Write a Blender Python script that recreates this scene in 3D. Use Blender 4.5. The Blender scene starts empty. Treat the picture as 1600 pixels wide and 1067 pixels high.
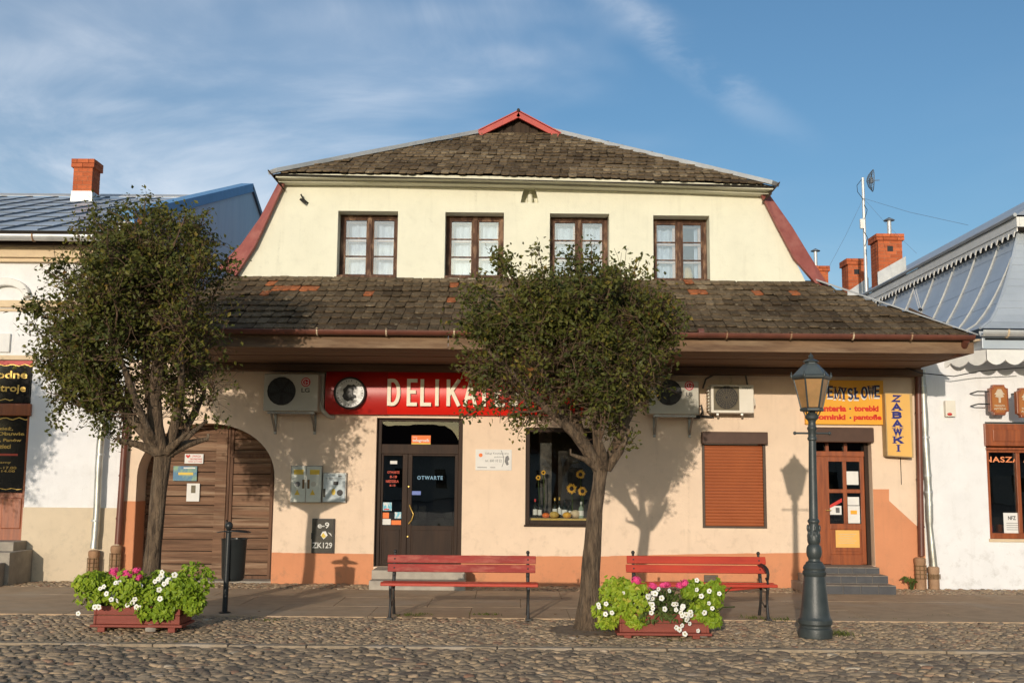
import bpy, math, random
import numpy as np
from mathutils import Vector, Matrix, noise as mnoise

S = bpy.context.scene
COL = S.collection
random.seed(7)
rng = np.random.default_rng(7)
R_ = math.radians

# ------------------------------------------------------------------ camera, sky, sun, exposure
CAM_H, FPX = 1.68, 1700.0
PITCH, ROLL = R_(7.26), R_(0.5)
Fv = Vector((0, math.cos(PITCH), math.sin(PITCH)))
R0 = Vector((1, 0, 0)); U0 = Vector((0, -math.sin(PITCH), math.cos(PITCH)))
Rv = R0 * math.cos(ROLL) + U0 * math.sin(ROLL)
Uv = U0 * math.cos(ROLL) - R0 * math.sin(ROLL)
cam_d = bpy.data.cameras.new('camera'); cam = bpy.data.objects.new('camera', cam_d); COL.objects.link(cam)
cam_d.sensor_width = 36.0; cam_d.lens = 36.0 * FPX / 1600.0
cam_d.clip_start = 0.05; cam_d.clip_end = 5000
m = Matrix((Rv, Uv, -Fv)).transposed().to_4x4(); m.translation = (0, 0, CAM_H)
cam.matrix_world = m
S.camera = cam
S.view_settings.view_transform = 'Standard'
S.view_settings.look = 'None'
S.view_settings.gamma = 1.0
S.view_settings.use_curve_mapping = False
S.view_settings.exposure = 0.08

SUN_EL, SUN_AZ = R_(9.6), R_(12.5)         # low sun behind the viewer, a little to the left
sun_dir = Vector((math.sin(SUN_AZ) * math.cos(SUN_EL), math.cos(SUN_AZ) * math.cos(SUN_EL), -math.sin(SUN_EL)))
sd = bpy.data.lights.new('sun', 'SUN'); sun = bpy.data.objects.new('sun', sd); COL.objects.link(sun)
sd.energy = 2.85; sd.angle = R_(0.5); sd.color = (1.0, 0.87, 0.725)
sun.rotation_euler = sun_dir.to_track_quat('-Z', 'Y').to_euler(); sun.location = (-8, -30, 20)

W_ = bpy.data.worlds.new('World'); S.world = W_; W_.use_nodes = True
def ray_dir(px, py):
    return (Fv + Rv * ((px - 800) / FPX) + Uv * ((533.5 - py) / FPX)).normalized()
def build_sky():
    nt = W_.node_tree; N = nt.nodes; L = nt.links
    for n in list(N): N.remove(n)
    out = N.new('ShaderNodeOutputWorld'); bg = N.new('ShaderNodeBackground')
    sky = N.new('ShaderNodeTexSky'); sky.sky_type = 'NISHITA'; sky.sun_disc = False
    sky.sun_elevation = SUN_EL; sky.sun_rotation = math.pi + SUN_AZ
    sky.air_density = 1.0; sky.dust_density = 2.0; sky.ozone_density = 3.0
    tc = N.new('ShaderNodeTexCoord')
    def mth(op, a, b=None, clamp=False):
        n = N.new('ShaderNodeMath'); n.operation = op; n.use_clamp = clamp
        for i, v in enumerate((a, b)):
            if v is None: continue
            if isinstance(v, (int, float)): n.inputs[i].default_value = v
            else: L.new(v, n.inputs[i])
        return n.outputs[0]
    def mapping(rot, scale):
        n = N.new('ShaderNodeMapping'); n.inputs['Rotation'].default_value = rot; n.inputs['Scale'].default_value = scale
        L.new(tc.outputs['Generated'], n.inputs['Vector']); return n.outputs[0]
    def nz(vec, scale, detail, rough, dist=0.0):
        n = N.new('ShaderNodeTexNoise'); n.inputs['Scale'].default_value = scale; n.inputs['Detail'].default_value = detail
        n.inputs['Roughness'].default_value = rough; n.inputs['Distortion'].default_value = dist
        L.new(vec, n.inputs['Vector']); return n.outputs['Fac']
    def ramp(v, a, b):
        n = N.new('ShaderNodeMapRange'); n.interpolation_type = 'SMOOTHSTEP'
        n.inputs['From Min'].default_value = a; n.inputs['From Max'].default_value = b
        L.new(v, n.inputs['Value']); return n.outputs[0]
    v1 = mapping((0, R_(22), R_(8)), (1.3, 1.0, 3.2))
    v2 = mapping((0, R_(30), 0), (1.0, 1.0, 3.0))
    veil = ramp(nz(v1, 1.9, 10, 0.60, 0.8), 0.38, 0.78)
    big = ramp(nz(v2, 1.9, 4, 0.5, 0.3), 0.34, 0.62)
    cloud = mth('MULTIPLY', veil, big)
    # thin condensation trail: a narrow band along one great circle
    def band(nrm, off, width, nvec):
        d = N.new('ShaderNodeVectorMath'); d.operation = 'DOT_PRODUCT'
        L.new(tc.outputs['Generated'], d.inputs[0]); d.inputs[1].default_value = nrm
        wob = mth('MULTIPLY', mth('SUBTRACT', nz(nvec, 9, 6, .6, .5), 0.5), 0.035)
        a = mth('ABSOLUTE', mth('ADD', mth('SUBTRACT', d.outputs['Value'], off), wob))
        n = N.new('ShaderNodeMapRange'); n.interpolation_type = 'SMOOTHSTEP'
        n.inputs['From Min'].default_value = width; n.inputs['From Max'].default_value = 0.0
        L.new(a, n.inputs['Value']); return n.outputs[0]
    pa = (Fv + Rv * (170 / FPX) + Uv * (533 / FPX)).normalized(); pb = (Fv + Rv * (470 / FPX) + Uv * (285 / FPX)).normalized()
    nn = pa.cross(pb).normalized()
    brk = ramp(nz(v2, 7, 5, .6, .3), 0.38, 0.66)
    sep = N.new('ShaderNodeSeparateXYZ'); L.new(tc.outputs['Generated'], sep.inputs[0])
    zt_a, zt_b = ray_dir(1250, 260).z, ray_dir(1090, 90).z
    trail = mth('MULTIPLY', mth('MULTIPLY', band(nn, 0.0, 0.026, tc.outputs['Generated']), brk), mth('MULTIPLY', ramp(sep.outputs['Z'], zt_a, zt_b), 0.27))
    side = n_side = N.new('ShaderNodeMapRange'); n_side.interpolation_type = 'SMOOTHSTEP'; n_side.inputs['From Min'].default_value = 0.30; n_side.inputs['From Max'].default_value = -0.12; n_side.inputs['To Min'].default_value = 0.16
    L.new(sep.outputs['X'], n_side.inputs['Value'])
    cloud = mth('MULTIPLY', mth('ADD', mth('MULTIPLY', cloud, 0.75), mth('MULTIPLY', big, 0.20)), side.outputs[0])
    fac = mth('MINIMUM', mth('ADD', mth('MULTIPLY', cloud, 1.25), trail), 0.8)
    above = ramp(sep.outputs['Z'], 0.0, 0.12)
    fac = mth('MULTIPLY', fac, above)
    mix = N.new('ShaderNodeMix'); mix.data_type = 'RGBA'
    hue = N.new('ShaderNodeVectorMath'); hue.operation = 'MULTIPLY'; L.new(sky.outputs[0], hue.inputs[0]); hue.inputs[1].default_value = (0.93, 1.05, 1.06)
    L.new(fac, mix.inputs['Factor']); L.new(hue.outputs[0], mix.inputs['A'])
    mix.inputs['B'].default_value = (6.2, 6.5, 7.0, 1)
    L.new(mix.outputs['Result'], bg.inputs['Color']); bg.inputs['Strength'].default_value = 0.14
    L.new(bg.outputs[0], out.inputs[0])
build_sky()

# ------------------------------------------------------------------ measured places: a photo point on a plane of the real place
def ray(px, py):
    return Fv + Rv * ((px - 800) / FPX) + Uv * ((533.5 - py) / FPX)
def on(px, py, Y):
    d = ray(px, py); t = Y / d.y
    return Vector((d.x * t, Y, CAM_H + d.z * t))
def W(px, py, Y=18.0):
    p = on(px, py, Y); return (p.x, p.z)
def ground(px, py):
    d = ray(px, py); t = -CAM_H / d.z
    return Vector((d.x * t, d.y * t, 0))
def rect(x0, y0, x1, y1, Y=18.0):          # -> x0, x1, z0, z1
    a = W(x0, y0, Y); b = W(x1, y0, Y); c = W(x0, y1, Y); d = W(x1, y1, Y)
    return ((a[0] + c[0]) / 2, (b[0] + d[0]) / 2, (c[1] + d[1]) / 2, (a[1] + b[1]) / 2)

# ------------------------------------------------------------------ mesh builder
class MB:
    def __init__(s): s.v = []; s.f = []
    def add(s, vs, fs):
        o = len(s.v); s.v += [tuple(p) for p in vs]; s.f += [tuple(i + o for i in q) for q in fs]; return s
    def box(s, x0, x1, y0, y1, z0, z1):
        return s.add([(x0,y0,z0),(x1,y0,z0),(x1,y1,z0),(x0,y1,z0),(x0,y0,z1),(x1,y0,z1),(x1,y1,z1),(x0,y1,z1)],
              [(0,3,2,1),(4,5,6,7),(0,1,5,4),(1,2,6,5),(2,3,7,6),(3,0,4,7)])
    def bar(s, p, q, w, h, up=(0, 0, 1)):
        p = Vector(p); q = Vector(q); d = (q - p).normalized(); up = Vector(up)
        if abs(d.dot(up)) > 0.98: up = Vector((0, 1, 0))
        a = d.cross(up).normalized() * (w / 2); b = a.cross(d).normalized() * (h / 2)
        vs = [p - a - b, p + a - b, p + a + b, p - a + b, q - a - b, q + a - b, q + a + b, q - a + b]
        return s.add(vs, [(0,1,2,3),(7,6,5,4),(0,4,5,1),(1,5,6,2),(2,6,7,3),(3,7,4,0)])
    def tube(s, pts, r, n=8, cap=True):
        pts = [Vector(p) for p in pts]; k = len(pts)
        if not hasattr(r, '__len__'): r = [r] * k
        ref = Vector((0, 0, 1)); vs = []; fs = []; pa = None
        for i in range(k):
            d = (pts[min(i + 1, k - 1)] - pts[max(i - 1, 0)]).normalized()
            if pa is None:
                a = d.cross(ref)
                if a.length < 0.05: a = d.cross(Vector((1, 0, 0)))
            else:
                a = pa - d * pa.dot(d)
            a.normalize(); pa = a; b = d.cross(a)
            for j in range(n):
                t = 2 * math.pi * j / n
                vs.append(pts[i] + (a * math.cos(t) + b * math.sin(t)) * r[i])
        for i in range(k - 1):
            for j in range(n):
                fs.append((i*n + j, i*n + (j+1) % n, (i+1)*n + (j+1) % n, (i+1)*n + j))
        if cap:
            fs.append(tuple(range(n - 1, -1, -1))); fs.append(tuple((k-1)*n + j for j in range(n)))
        return s.add(vs, fs)
    def lathe(s, prof, n=20, c=(0, 0, 0), cap=True, rot=0.0):
        vs = []; fs = []; k = len(prof)
        for r, z in prof:
            for j in range(n):
                t = 2 * math.pi * j / n + rot
                vs.append((c[0] + r * math.cos(t), c[1] + r * math.sin(t), c[2] + z))
        for i in range(k - 1):
            for j in range(n):
                fs.append((i*n + j, i*n + (j+1) % n, (i+1)*n + (j+1) % n, (i+1)*n + j))
        if cap:
            fs.append(tuple(range(n - 1, -1, -1))); fs.append(tuple((k-1)*n + j for j in range(n)))
        return s.add(vs, fs)
    def prism(s, poly, y0, y1):            # polygon in x,z extruded along y
        n = len(poly)
        area = sum(poly[i][0]*poly[(i+1)%n][1] - poly[(i+1)%n][0]*poly[i][1] for i in range(n))
        if area < 0: poly = poly[::-1]
        vs = [(x, y0, z) for x, z in poly] + [(x, y1, z) for x, z in poly]
        fs = [tuple(range(n)), tuple(range(2*n - 1, n - 1, -1))] + [(i + n, (i+1) % n + n, (i+1) % n, i) for i in range(n)]
        return s.add(vs, fs)
    def slab(s, poly, vec):                # any 3-D polygon given a thickness
        n = len(poly); vec = Vector(vec); poly = [Vector(p) for p in poly]
        nrm = (poly[1] - poly[0]).cross(poly[2] - poly[0])
        if nrm.dot(vec) > 0: poly = poly[::-1]
        vs = poly + [p + vec for p in poly]
        fs = [tuple(range(n)), tuple(range(2*n - 1, n - 1, -1))] + [(i + n, (i+1) % n + n, (i+1) % n, i) for i in range(n)]
        return s.add(vs, fs)
    def ball(s, c, r, n=10, m_=6, sq=(1, 1, 1)):
        prof = [(math.sin(math.pi * i / m_) * r, -math.cos(math.pi * i / m_) * r) for i in range(m_ + 1)]
        prof[0] = (r * .02, -r); prof[-1] = (r * .02, r)
        t = MB(); t.lathe(prof, n)
        return s.add([(c[0] + x*sq[0], c[1] + y*sq[1], c[2] + z*sq[2]) for x, y, z in t.v], t.f)
    def xf(s, M):
        s.v = [tuple(M @ Vector(p)) for p in s.v]; return s
    def grid_wall(s, x0, x1, z0, z1, y0, y1, openings, step=None):
        xs = {x0, x1}; zs = {z0, z1}
        for a, b, c, d in openings: xs |= {a, b}; zs |= {c, d}
        xs = sorted(x for x in xs if x0 <= x <= x1); zs = sorted(z for z in zs if z0 <= z <= z1)
        nx, nz_ = len(xs) - 1, len(zs) - 1
        def solid(i, j):
            if not (0 <= i < nx and 0 <= j < nz_): return False
            cx = (xs[i] + xs[i+1]) / 2; cz = (zs[j] + zs[j+1]) / 2
            return not any(a < cx < b and c < cz < d for a, b, c, d in openings)
        for i in range(nx):
            for j in range(nz_):
                if not solid(i, j): continue
                a, b, c, d = xs[i], xs[i+1], zs[j], zs[j+1]
                s.add([(a,y0,c),(b,y0,c),(b,y0,d),(a,y0,d)], [(0,1,2,3)])
                s.add([(a,y1,c),(b,y1,c),(b,y1,d),(a,y1,d)], [(3,2,1,0)])
                if not solid(i-1, j): s.add([(a,y0,c),(a,y0,d),(a,y1,d),(a,y1,c)], [(0,1,2,3)])
                if not solid(i+1, j): s.add([(b,y0,c),(b,y0,d),(b,y1,d),(b,y1,c)], [(3,2,1,0)])
                if not solid(i, j-1): s.add([(a,y0,c),(b,y0,c),(b,y1,c),(a,y1,c)], [(3,2,1,0)])
                if not solid(i, j+1): s.add([(a,y0,d),(b,y0,d),(b,y1,d),(a,y1,d)], [(0,1,2,3)])
        return s
    def room(s, x0, x1, y0, y1, z0, z1):   # an open-fronted box seen from inside
        return s.add([(x0,y0,z0),(x1,y0,z0),(x1,y1,z0),(x0,y1,z0),(x0,y0,z1),(x1,y0,z1),(x1,y1,z1),(x0,y1,z1)],
              [(0,1,2,3),(7,6,5,4),(2,1,5,6),(3,2,6,7),(0,3,7,4)])
    def ribbon(s, pts, w, y0, y1, closed=False):     # a flat stroke in x,z
        n = len(pts); L = []; Rr = []
        for i in range(n):
            p = Vector((pts[i][0], pts[i][1]))
            a = Vector(pts[i-1]) if (i > 0 or closed) else None
            b = Vector(pts[(i+1) % n]) if (i < n-1 or closed) else None
            d1 = (p - a).normalized() if a is not None else (b - p).normalized()
            d2 = (b - p).normalized() if b is not None else d1
            t = (d1 + d2)
            t = t.normalized() if t.length > 1e-4 else d1
            nn = Vector((-t.y, t.x)); c = max(0.45, nn.dot(Vector((-d1.y, d1.x))))
            L.append(p + nn * (w / 2 / c)); Rr.append(p - nn * (w / 2 / c))
        k = n if closed else n - 1
        for i in range(k):
            j = (i+1) % n
            s.prism([tuple(Rr[i]), tuple(Rr[j]), tuple(L[j]), tuple(L[i])], y0, y1)
        return s

WORLD_BASE = {}                             # things whose parts are built in place
def link(o): COL.objects.link(o); return o
def mesh_from(name, mb, mat_, smooth=None, off=None):
    me = bpy.data.meshes.new(name)
    vs = mb.v
    if off is not None: vs = [(x - off[0], y - off[1], z - off[2]) for x, y, z in vs]
    me.from_pydata(vs, [], mb.f); me.update()
    for mm in (mat_ if isinstance(mat_, (list, tuple)) else [mat_]): me.materials.append(mm)
    if smooth is not None:
        me.polygons.foreach_set('use_smooth', [True] * len(me.polygons))
        me.set_sharp_from_angle(angle=R_(smooth))
    return me
def root_of(o):
    while o.parent: o = o.parent
    return o
def part(name, mb, mat_, parent, smooth=None, bevel=0.0, label=None, kind=None):
    r = root_of(parent); off = WORLD_BASE.get(r.name)
    o = bpy.data.objects.new(name, mesh_from(name, mb, mat_, smooth, off)); link(o); o.parent = parent
    if bevel: bev(o, bevel)
    if label: o['label'] = label
    if kind: o['kind'] = kind
    return o
def bev(o, w, seg=2):
    b = o.modifiers.new('edge', 'BEVEL'); b.width = w; b.segments = seg; b.limit_method = 'ANGLE'; b.angle_limit = R_(40)
    b.harden_normals = False
def tag(o, label, cat, group=None, kind=None):
    o['label'] = label; o['category'] = cat
    if group: o['group'] = group
    if kind: o['kind'] = kind
    return o
def thing(name, label, cat, loc=(0, 0, 0), rotz=0.0, group=None, world=False):
    o = bpy.data.objects.new(name, None); link(o); o.location = loc; o.rotation_euler = (0, 0, rotz)
    o.empty_display_size = 0.2
    tag(o, label, cat, group)
    if world: WORLD_BASE[o.name] = Vector(loc)
    return o
def single(name, mb, mat_, label, cat, loc=None, smooth=None, bevel=0.0, group=None):   # a thing that is one mesh, built in place
    o = bpy.data.objects.new(name, mesh_from(name, mb, mat_, smooth, loc)); link(o)
    if loc is not None: o.location = loc
    if bevel: bev(o, bevel)
    return tag(o, label, cat, group)
def structure(name, mb, mat_, smooth=None):
    o = bpy.data.objects.new(name, mesh_from(name, mb, mat_, smooth)); link(o); o['kind'] = 'structure'; return o
def copy_tree(o, parent=None):
    c = o.copy(); link(c)
    if parent is not None: c.parent = parent
    for ch in list(o.children): copy_tree(ch, c)
    return c
def np_mesh(name, verts, faces, mat_, smooth=False, attr=None):
    me = bpy.data.meshes.new(name); k = faces.shape[1]
    me.vertices.add(len(verts)); me.vertices.foreach_set('co', verts.astype(np.float32).ravel())
    me.loops.add(faces.size); me.loops.foreach_set('vertex_index', faces.astype(np.int32).ravel())
    me.polygons.add(len(faces)); me.polygons.foreach_set('loop_start', np.arange(0, faces.size, k, dtype=np.int32))
    me.polygons.foreach_set('use_smooth', np.full(len(faces), smooth, dtype=bool))
    me.update(calc_edges=True); me.materials.append(mat_)
    if attr is not None:
        a = me.attributes.new('tint', 'FLOAT', 'POINT'); a.data.foreach_set('value', attr.astype(np.float32))
    return me
def set_tint(me, val):
    a = me.attributes.new('tint', 'FLOAT', 'POINT'); a.data.foreach_set('value', np.full(len(me.vertices), val, dtype=np.float32))

# ------------------------------------------------------------------ materials
def mat(name, c1, c2=None, scale=6.0, rough=0.8, bump=0.0, bscale=60.0, metal=0.0, spec=0.35, c3=None, stretch=(1, 1, 1),
        big=1.2, detail=6, bdist=0.01, amt=(0.35, 0.65), coat=0.0, rvar=0.0):
    M = bpy.data.materials.new(name); M.use_nodes = True; nt = M.node_tree; N = nt.nodes; L = nt.links
    b = N['Principled BSDF']; b.inputs['Roughness'].default_value = rough; b.inputs['Metallic'].default_value = metal
    b.inputs['Specular IOR Level'].default_value = spec; b.inputs['Coat Weight'].default_value = coat
    b.inputs['Coat Roughness'].default_value = 0.15
    tc = N.new('ShaderNodeTexCoord'); mp = N.new('ShaderNodeMapping'); mp.inputs['Scale'].default_value = stretch
    L.new(tc.outputs['Object'], mp.inputs['Vector'])
    if c2 is None: c2 = tuple(c * 0.86 for c in c1)
    def noise_(s, d=detail, r=0.6):
        n = N.new('ShaderNodeTexNoise'); n.inputs['Scale'].default_value = s; n.inputs['Detail'].default_value = d
        n.inputs['Roughness'].default_value = r; L.new(mp.outputs[0], n.inputs['Vector']); return n
    def mr(v, a, c):
        n = N.new('ShaderNodeMapRange'); n.inputs['From Min'].default_value = a; n.inputs['From Max'].default_value = c
        L.new(v, n.inputs['Value']); return n.outputs[0]
    def mixc(f, A, B):
        x = N.new('ShaderNodeMix'); x.data_type = 'RGBA'
        if isinstance(f, float): x.inputs['Factor'].default_value = f
        else: L.new(f, x.inputs['Factor'])
        for k, v in (('A', A), ('B', B)):
            if isinstance(v, tuple): x.inputs[k].default_value = (*v[:3], 1)
            else: L.new(v, x.inputs[k])
        return x.outputs['Result']
    n1 = noise_(scale)
    col = mixc(mr(n1.outputs['Fac'], *amt), c1, c2)
    if c3 is not None:
        n2 = noise_(big, 8, 0.65)
        col = mixc(mr(n2.outputs['Fac'], 0.50, 0.72), col, c3)
    L.new(col, b.inputs['Base Color'])
    if rvar:
        L.new(mr(noise_(scale * 1.7).outputs['Fac'], -0.3, 1.3), b.inputs['Roughness'])
        q = N.new('ShaderNodeMapRange'); q.inputs['To Min'].default_value = rough - rvar; q.inputs['To Max'].default_value = rough + rvar
        L.new(noise_(scale * 1.7).outputs['Fac'], q.inputs['Value']); L.new(q.outputs[0], b.inputs['Roughness'])
    if bump:
        bp = N.new('ShaderNodeBump'); bp.inputs['Strength'].default_value = bump; bp.inputs['Distance'].default_value = bdist
        L.new(noise_(bscale, 5).outputs['Fac'], bp.inputs['Height']); L.new(bp.outputs[0], b.inputs['Normal'])
    return M
def tint_mat(name, stops, rough=0.8, bump=0.0, bscale=60.0, transl=0.0, nscale=0.0, namt=0.2, spec=0.3, bdist=0.01, c_noise=None, nsc2=3.0, speck=None):
    M = bpy.data.materials.new(name); M.use_nodes = True; nt = M.node_tree; N = nt.nodes; L = nt.links
    b = N['Principled BSDF']; b.inputs['Roughness'].default_value = rough; b.inputs['Specular IOR Level'].default_value = spec
    at = N.new('ShaderNodeAttribute'); at.attribute_name = 'tint'
    cr = N.new('ShaderNodeValToRGB'); e = cr.color_ramp.elements
    e[0].position = stops[0][0]; e[0].color = (*stops[0][1], 1); e[1].position = stops[-1][0]; e[1].color = (*stops[-1][1], 1)
    for p, c in stops[1:-1]:
        x = e.new(p); x.color = (*c, 1)
    L.new(at.outputs['Fac'], cr.inputs[0]); col = cr.outputs[0]
    tc = N.new('ShaderNodeTexCoord')
    def noise_(s, coord='Object'):
        n = N.new('ShaderNodeTexNoise'); n.inputs['Scale'].default_value = s; n.inputs['Detail'].default_value = 6; n.inputs['Roughness'].default_value = .65
        L.new(tc.outputs[coord], n.inputs['Vector']); return n.outputs['Fac']
    if nscale:
        mr = N.new('ShaderNodeMapRange'); mr.inputs['From Min'].default_value = .3; mr.inputs['From Max'].default_value = .7
        mr.inputs['To Min'].default_value = 1 - namt; mr.inputs['To Max'].default_value = 1 + namt
        L.new(noise_(nscale), mr.inputs['Value'])
        vm = N.new('ShaderNodeVectorMath'); vm.operation = 'SCALE'; L.new(col, vm.inputs[0]); L.new(mr.outputs[0], vm.inputs['Scale']); col = vm.outputs[0]
    if c_noise is not None:
        mr = N.new('ShaderNodeMapRange'); mr.inputs['From Min'].default_value = .52; mr.inputs['From Max'].default_value = .68
        geo = N.new('ShaderNodeNewGeometry')
        n = N.new('ShaderNodeTexNoise'); n.inputs['Scale'].default_value = nsc2; n.inputs['Detail'].default_value = 8; n.inputs['Roughness'].default_value = .7
        L.new(geo.outputs['Position'], n.inputs['Vector']); L.new(n.outputs['Fac'], mr.inputs['Value'])
        x = N.new('ShaderNodeMix'); x.data_type = 'RGBA'; L.new(mr.outputs[0], x.inputs['Factor']); L.new(col, x.inputs['A'])
        x.inputs['B'].default_value = (*c_noise, 1); col = x.outputs['Result']
        if speck is not None:               # pale lichen specks
            n = N.new('ShaderNodeTexNoise'); n.inputs['Scale'].default_value = 17; n.inputs['Detail'].default_value = 5; L.new(geo.outputs['Position'], n.inputs['Vector'])
            mr = N.new('ShaderNodeMapRange'); mr.inputs['From Min'].default_value = .60; mr.inputs['From Max'].default_value = .70; mr.inputs['To Max'].default_value = .55; L.new(n.outputs['Fac'], mr.inputs['Value'])
            x = N.new('ShaderNodeMix'); x.data_type = 'RGBA'; L.new(mr.outputs[0], x.inputs['Factor']); L.new(col, x.inputs['A']); x.inputs['B'].default_value = (*speck, 1); col = x.outputs['Result']
    L.new(col, b.inputs['Base Color'])
    if bump:
        bp = N.new('ShaderNodeBump'); bp.inputs['Strength'].default_value = bump; bp.inputs['Distance'].default_value = bdist
        L.new(noise_(bscale), bp.inputs['Height']); L.new(bp.outputs[0], b.inputs['Normal'])
    if transl:
        t = N.new('ShaderNodeBsdfTranslucent'); L.new(col, t.inputs['Color'])
        ms = N.new('ShaderNodeMixShader'); ms.inputs[0].default_value = transl
        L.new(b.outputs[0], ms.inputs[1]); L.new(t.outputs[0], ms.inputs[2]); L.new(ms.outputs[0], N['Material Output'].inputs['Surface'])
    return M
def glass_mat(name, tint=(0.9, 0.93, 0.95), refl=0.06, rough=0.0, power=1.0):
    M = bpy.data.materials.new(name); M.use_nodes = True; nt = M.node_tree; N = nt.nodes; L = nt.links
    N.remove(N['Principled BSDF'])
    tr = N.new('ShaderNodeBsdfTransparent'); tr.inputs[0].default_value = (*tint, 1)
    gl = N.new('ShaderNodeBsdfGlossy'); gl.inputs['Roughness'].default_value = rough; gl.inputs['Color'].default_value = (1, 1, 1, 1)
    lw = N.new('ShaderNodeLayerWeight'); lw.inputs['Blend'].default_value = 0.25
    mr = N.new('ShaderNodeMapRange'); mr.inputs['To Min'].default_value = refl; mr.inputs['To Max'].default_value = 1.0
    L.new(lw.outputs['Fresnel'], mr.inputs['Value'])
    tc = N.new('ShaderNodeTexCoord'); n = N.new('ShaderNodeTexNoise'); n.inputs['Scale'].default_value = 1.3; L.new(tc.outputs['Object'], n.inputs['Vector'])
    bp = N.new('ShaderNodeBump'); bp.inputs['Strength'].default_value = 0.03; bp.inputs['Distance'].default_value = 0.05
    L.new(n.outputs['Fac'], bp.inputs['Height']); L.new(bp.outputs[0], gl.inputs['Normal'])
    ms = N.new('ShaderNodeMixShader'); L.new(mr.outputs[0], ms.inputs[0]); L.new(tr.outputs[0], ms.inputs[1]); L.new(gl.outputs[0], ms.inputs[2])
    L.new(ms.outputs[0], N['Material Output'].inputs['Surface'])
    return M
def plaster(name, c, dirt, bump=0.25, low=None):
    """Painted render with broad stains, fine grain and rain-splash dirt near the foot of the wall."""
    M = mat(name, c, tuple(x * .93 for x in c), scale=2.2, rough=.92, bump=bump, bscale=38, spec=.15, c3=tuple(x * .93 for x in c), big=.9, bdist=.012)
    nt = M.node_tree; N = nt.nodes; L = nt.links; b = N['Principled BSDF']
    src = b.inputs['Base Color'].links[0].from_socket
    geo = N.new('ShaderNodeNewGeometry'); n = N.new('ShaderNodeTexNoise'); n.inputs['Scale'].default_value = 5.0; n.inputs['Detail'].default_value = 9
    n.inputs['Roughness'].default_value = .72; L.new(geo.outputs['Position'], n.inputs['Vector'])
    mr = N.new('ShaderNodeMapRange'); mr.inputs['From Min'].default_value = .52; mr.inputs['From Max'].default_value = .70; mr.inputs['To Max'].default_value = .60
    L.new(n.outputs['Fac'], mr.inputs['Value'])
    sp = N.new('ShaderNodeSeparateXYZ'); L.new(geo.outputs['Position'], sp.inputs[0])
    mz = N.new('ShaderNodeMapRange'); mz.inputs['From Min'].default_value = (low or 1.2); mz.inputs['From Max'].default_value = 0.2
    mz.inputs['To Min'].default_value = 0.25; L.new(sp.outputs['Z'], mz.inputs['Value'])
    mu = N.new('ShaderNodeMath'); mu.operation = 'MULTIPLY'; L.new(mr.outputs[0], mu.inputs[0]); L.new(mz.outputs[0], mu.inputs[1])
    x = N.new('ShaderNodeMix'); x.data_type = 'RGBA'; L.new(mu.outputs[0], x.inputs['Factor']); L.new(src, x.inputs['A'])
    x.inputs['B'].default_value = (*dirt, 1)
    # faint rain streaks and hair cracks
    mp = N.new('ShaderNodeMapping'); mp.inputs['Scale'].default_value = (7, 7, .55); L.new(geo.outputs['Position'], mp.inputs['Vector'])
    n = N.new('ShaderNodeTexNoise'); n.inputs['Scale'].default_value = 1.0; n.inputs['Detail'].default_value = 7; n.inputs['Roughness'].default_value = .6; L.new(mp.outputs[0], n.inputs['Vector'])
    mr = N.new('ShaderNodeMapRange'); mr.inputs['From Min'].default_value = .56; mr.inputs['From Max'].default_value = .76; mr.inputs['To Max'].default_value = .20; L.new(n.outputs['Fac'], mr.inputs['Value'])
    y = N.new('ShaderNodeMix'); y.data_type = 'RGBA'; L.new(mr.outputs[0], y.inputs['Factor']); L.new(x.outputs['Result'], y.inputs['A']); y.inputs['B'].default_value = (*dirt, 1)
    nd = N.new('ShaderNodeTexNoise'); nd.inputs['Scale'].default_value = 2.6; nd.inputs['Detail'].default_value = 6; L.new(geo.outputs['Position'], nd.inputs['Vector'])
    ad = N.new('ShaderNodeVectorMath'); ad.operation = 'ADD'; L.new(geo.outputs['Position'], ad.inputs[0]); L.new(nd.outputs['Color'], ad.inputs[1])
    vo = N.new('ShaderNodeTexVoronoi'); vo.feature = 'DISTANCE_TO_EDGE'; vo.inputs['Scale'].default_value = .55; L.new(ad.outputs[0], vo.inputs['Vector'])
    mc = N.new('ShaderNodeMapRange'); mc.inputs['From Min'].default_value = .0045; mc.inputs['From Max'].default_value = .001; mc.inputs['To Max'].default_value = .45; L.new(vo.outputs['Distance'], mc.inputs['Value'])
    cm = N.new('ShaderNodeMath'); cm.operation = 'MULTIPLY'; L.new(mc.outputs[0], cm.inputs[0]); L.new(mr.outputs[0], cm.inputs[1]); cq = N.new('ShaderNodeMath'); cq.operation = 'MULTIPLY'; cq.use_clamp = True; L.new(cm.outputs[0], cq.inputs[0]); cq.inputs[1].default_value = 6.0
    w = N.new('ShaderNodeMix'); w.data_type = 'RGBA'; L.new(cq.outputs[0], w.inputs['Factor']); L.new(y.outputs['Result'], w.inputs['A']); w.inputs['B'].default_value = (*[q * .6 for q in dirt], 1)
    L.new(w.outputs['Result'], b.inputs['Base Color'])
    return M

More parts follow.
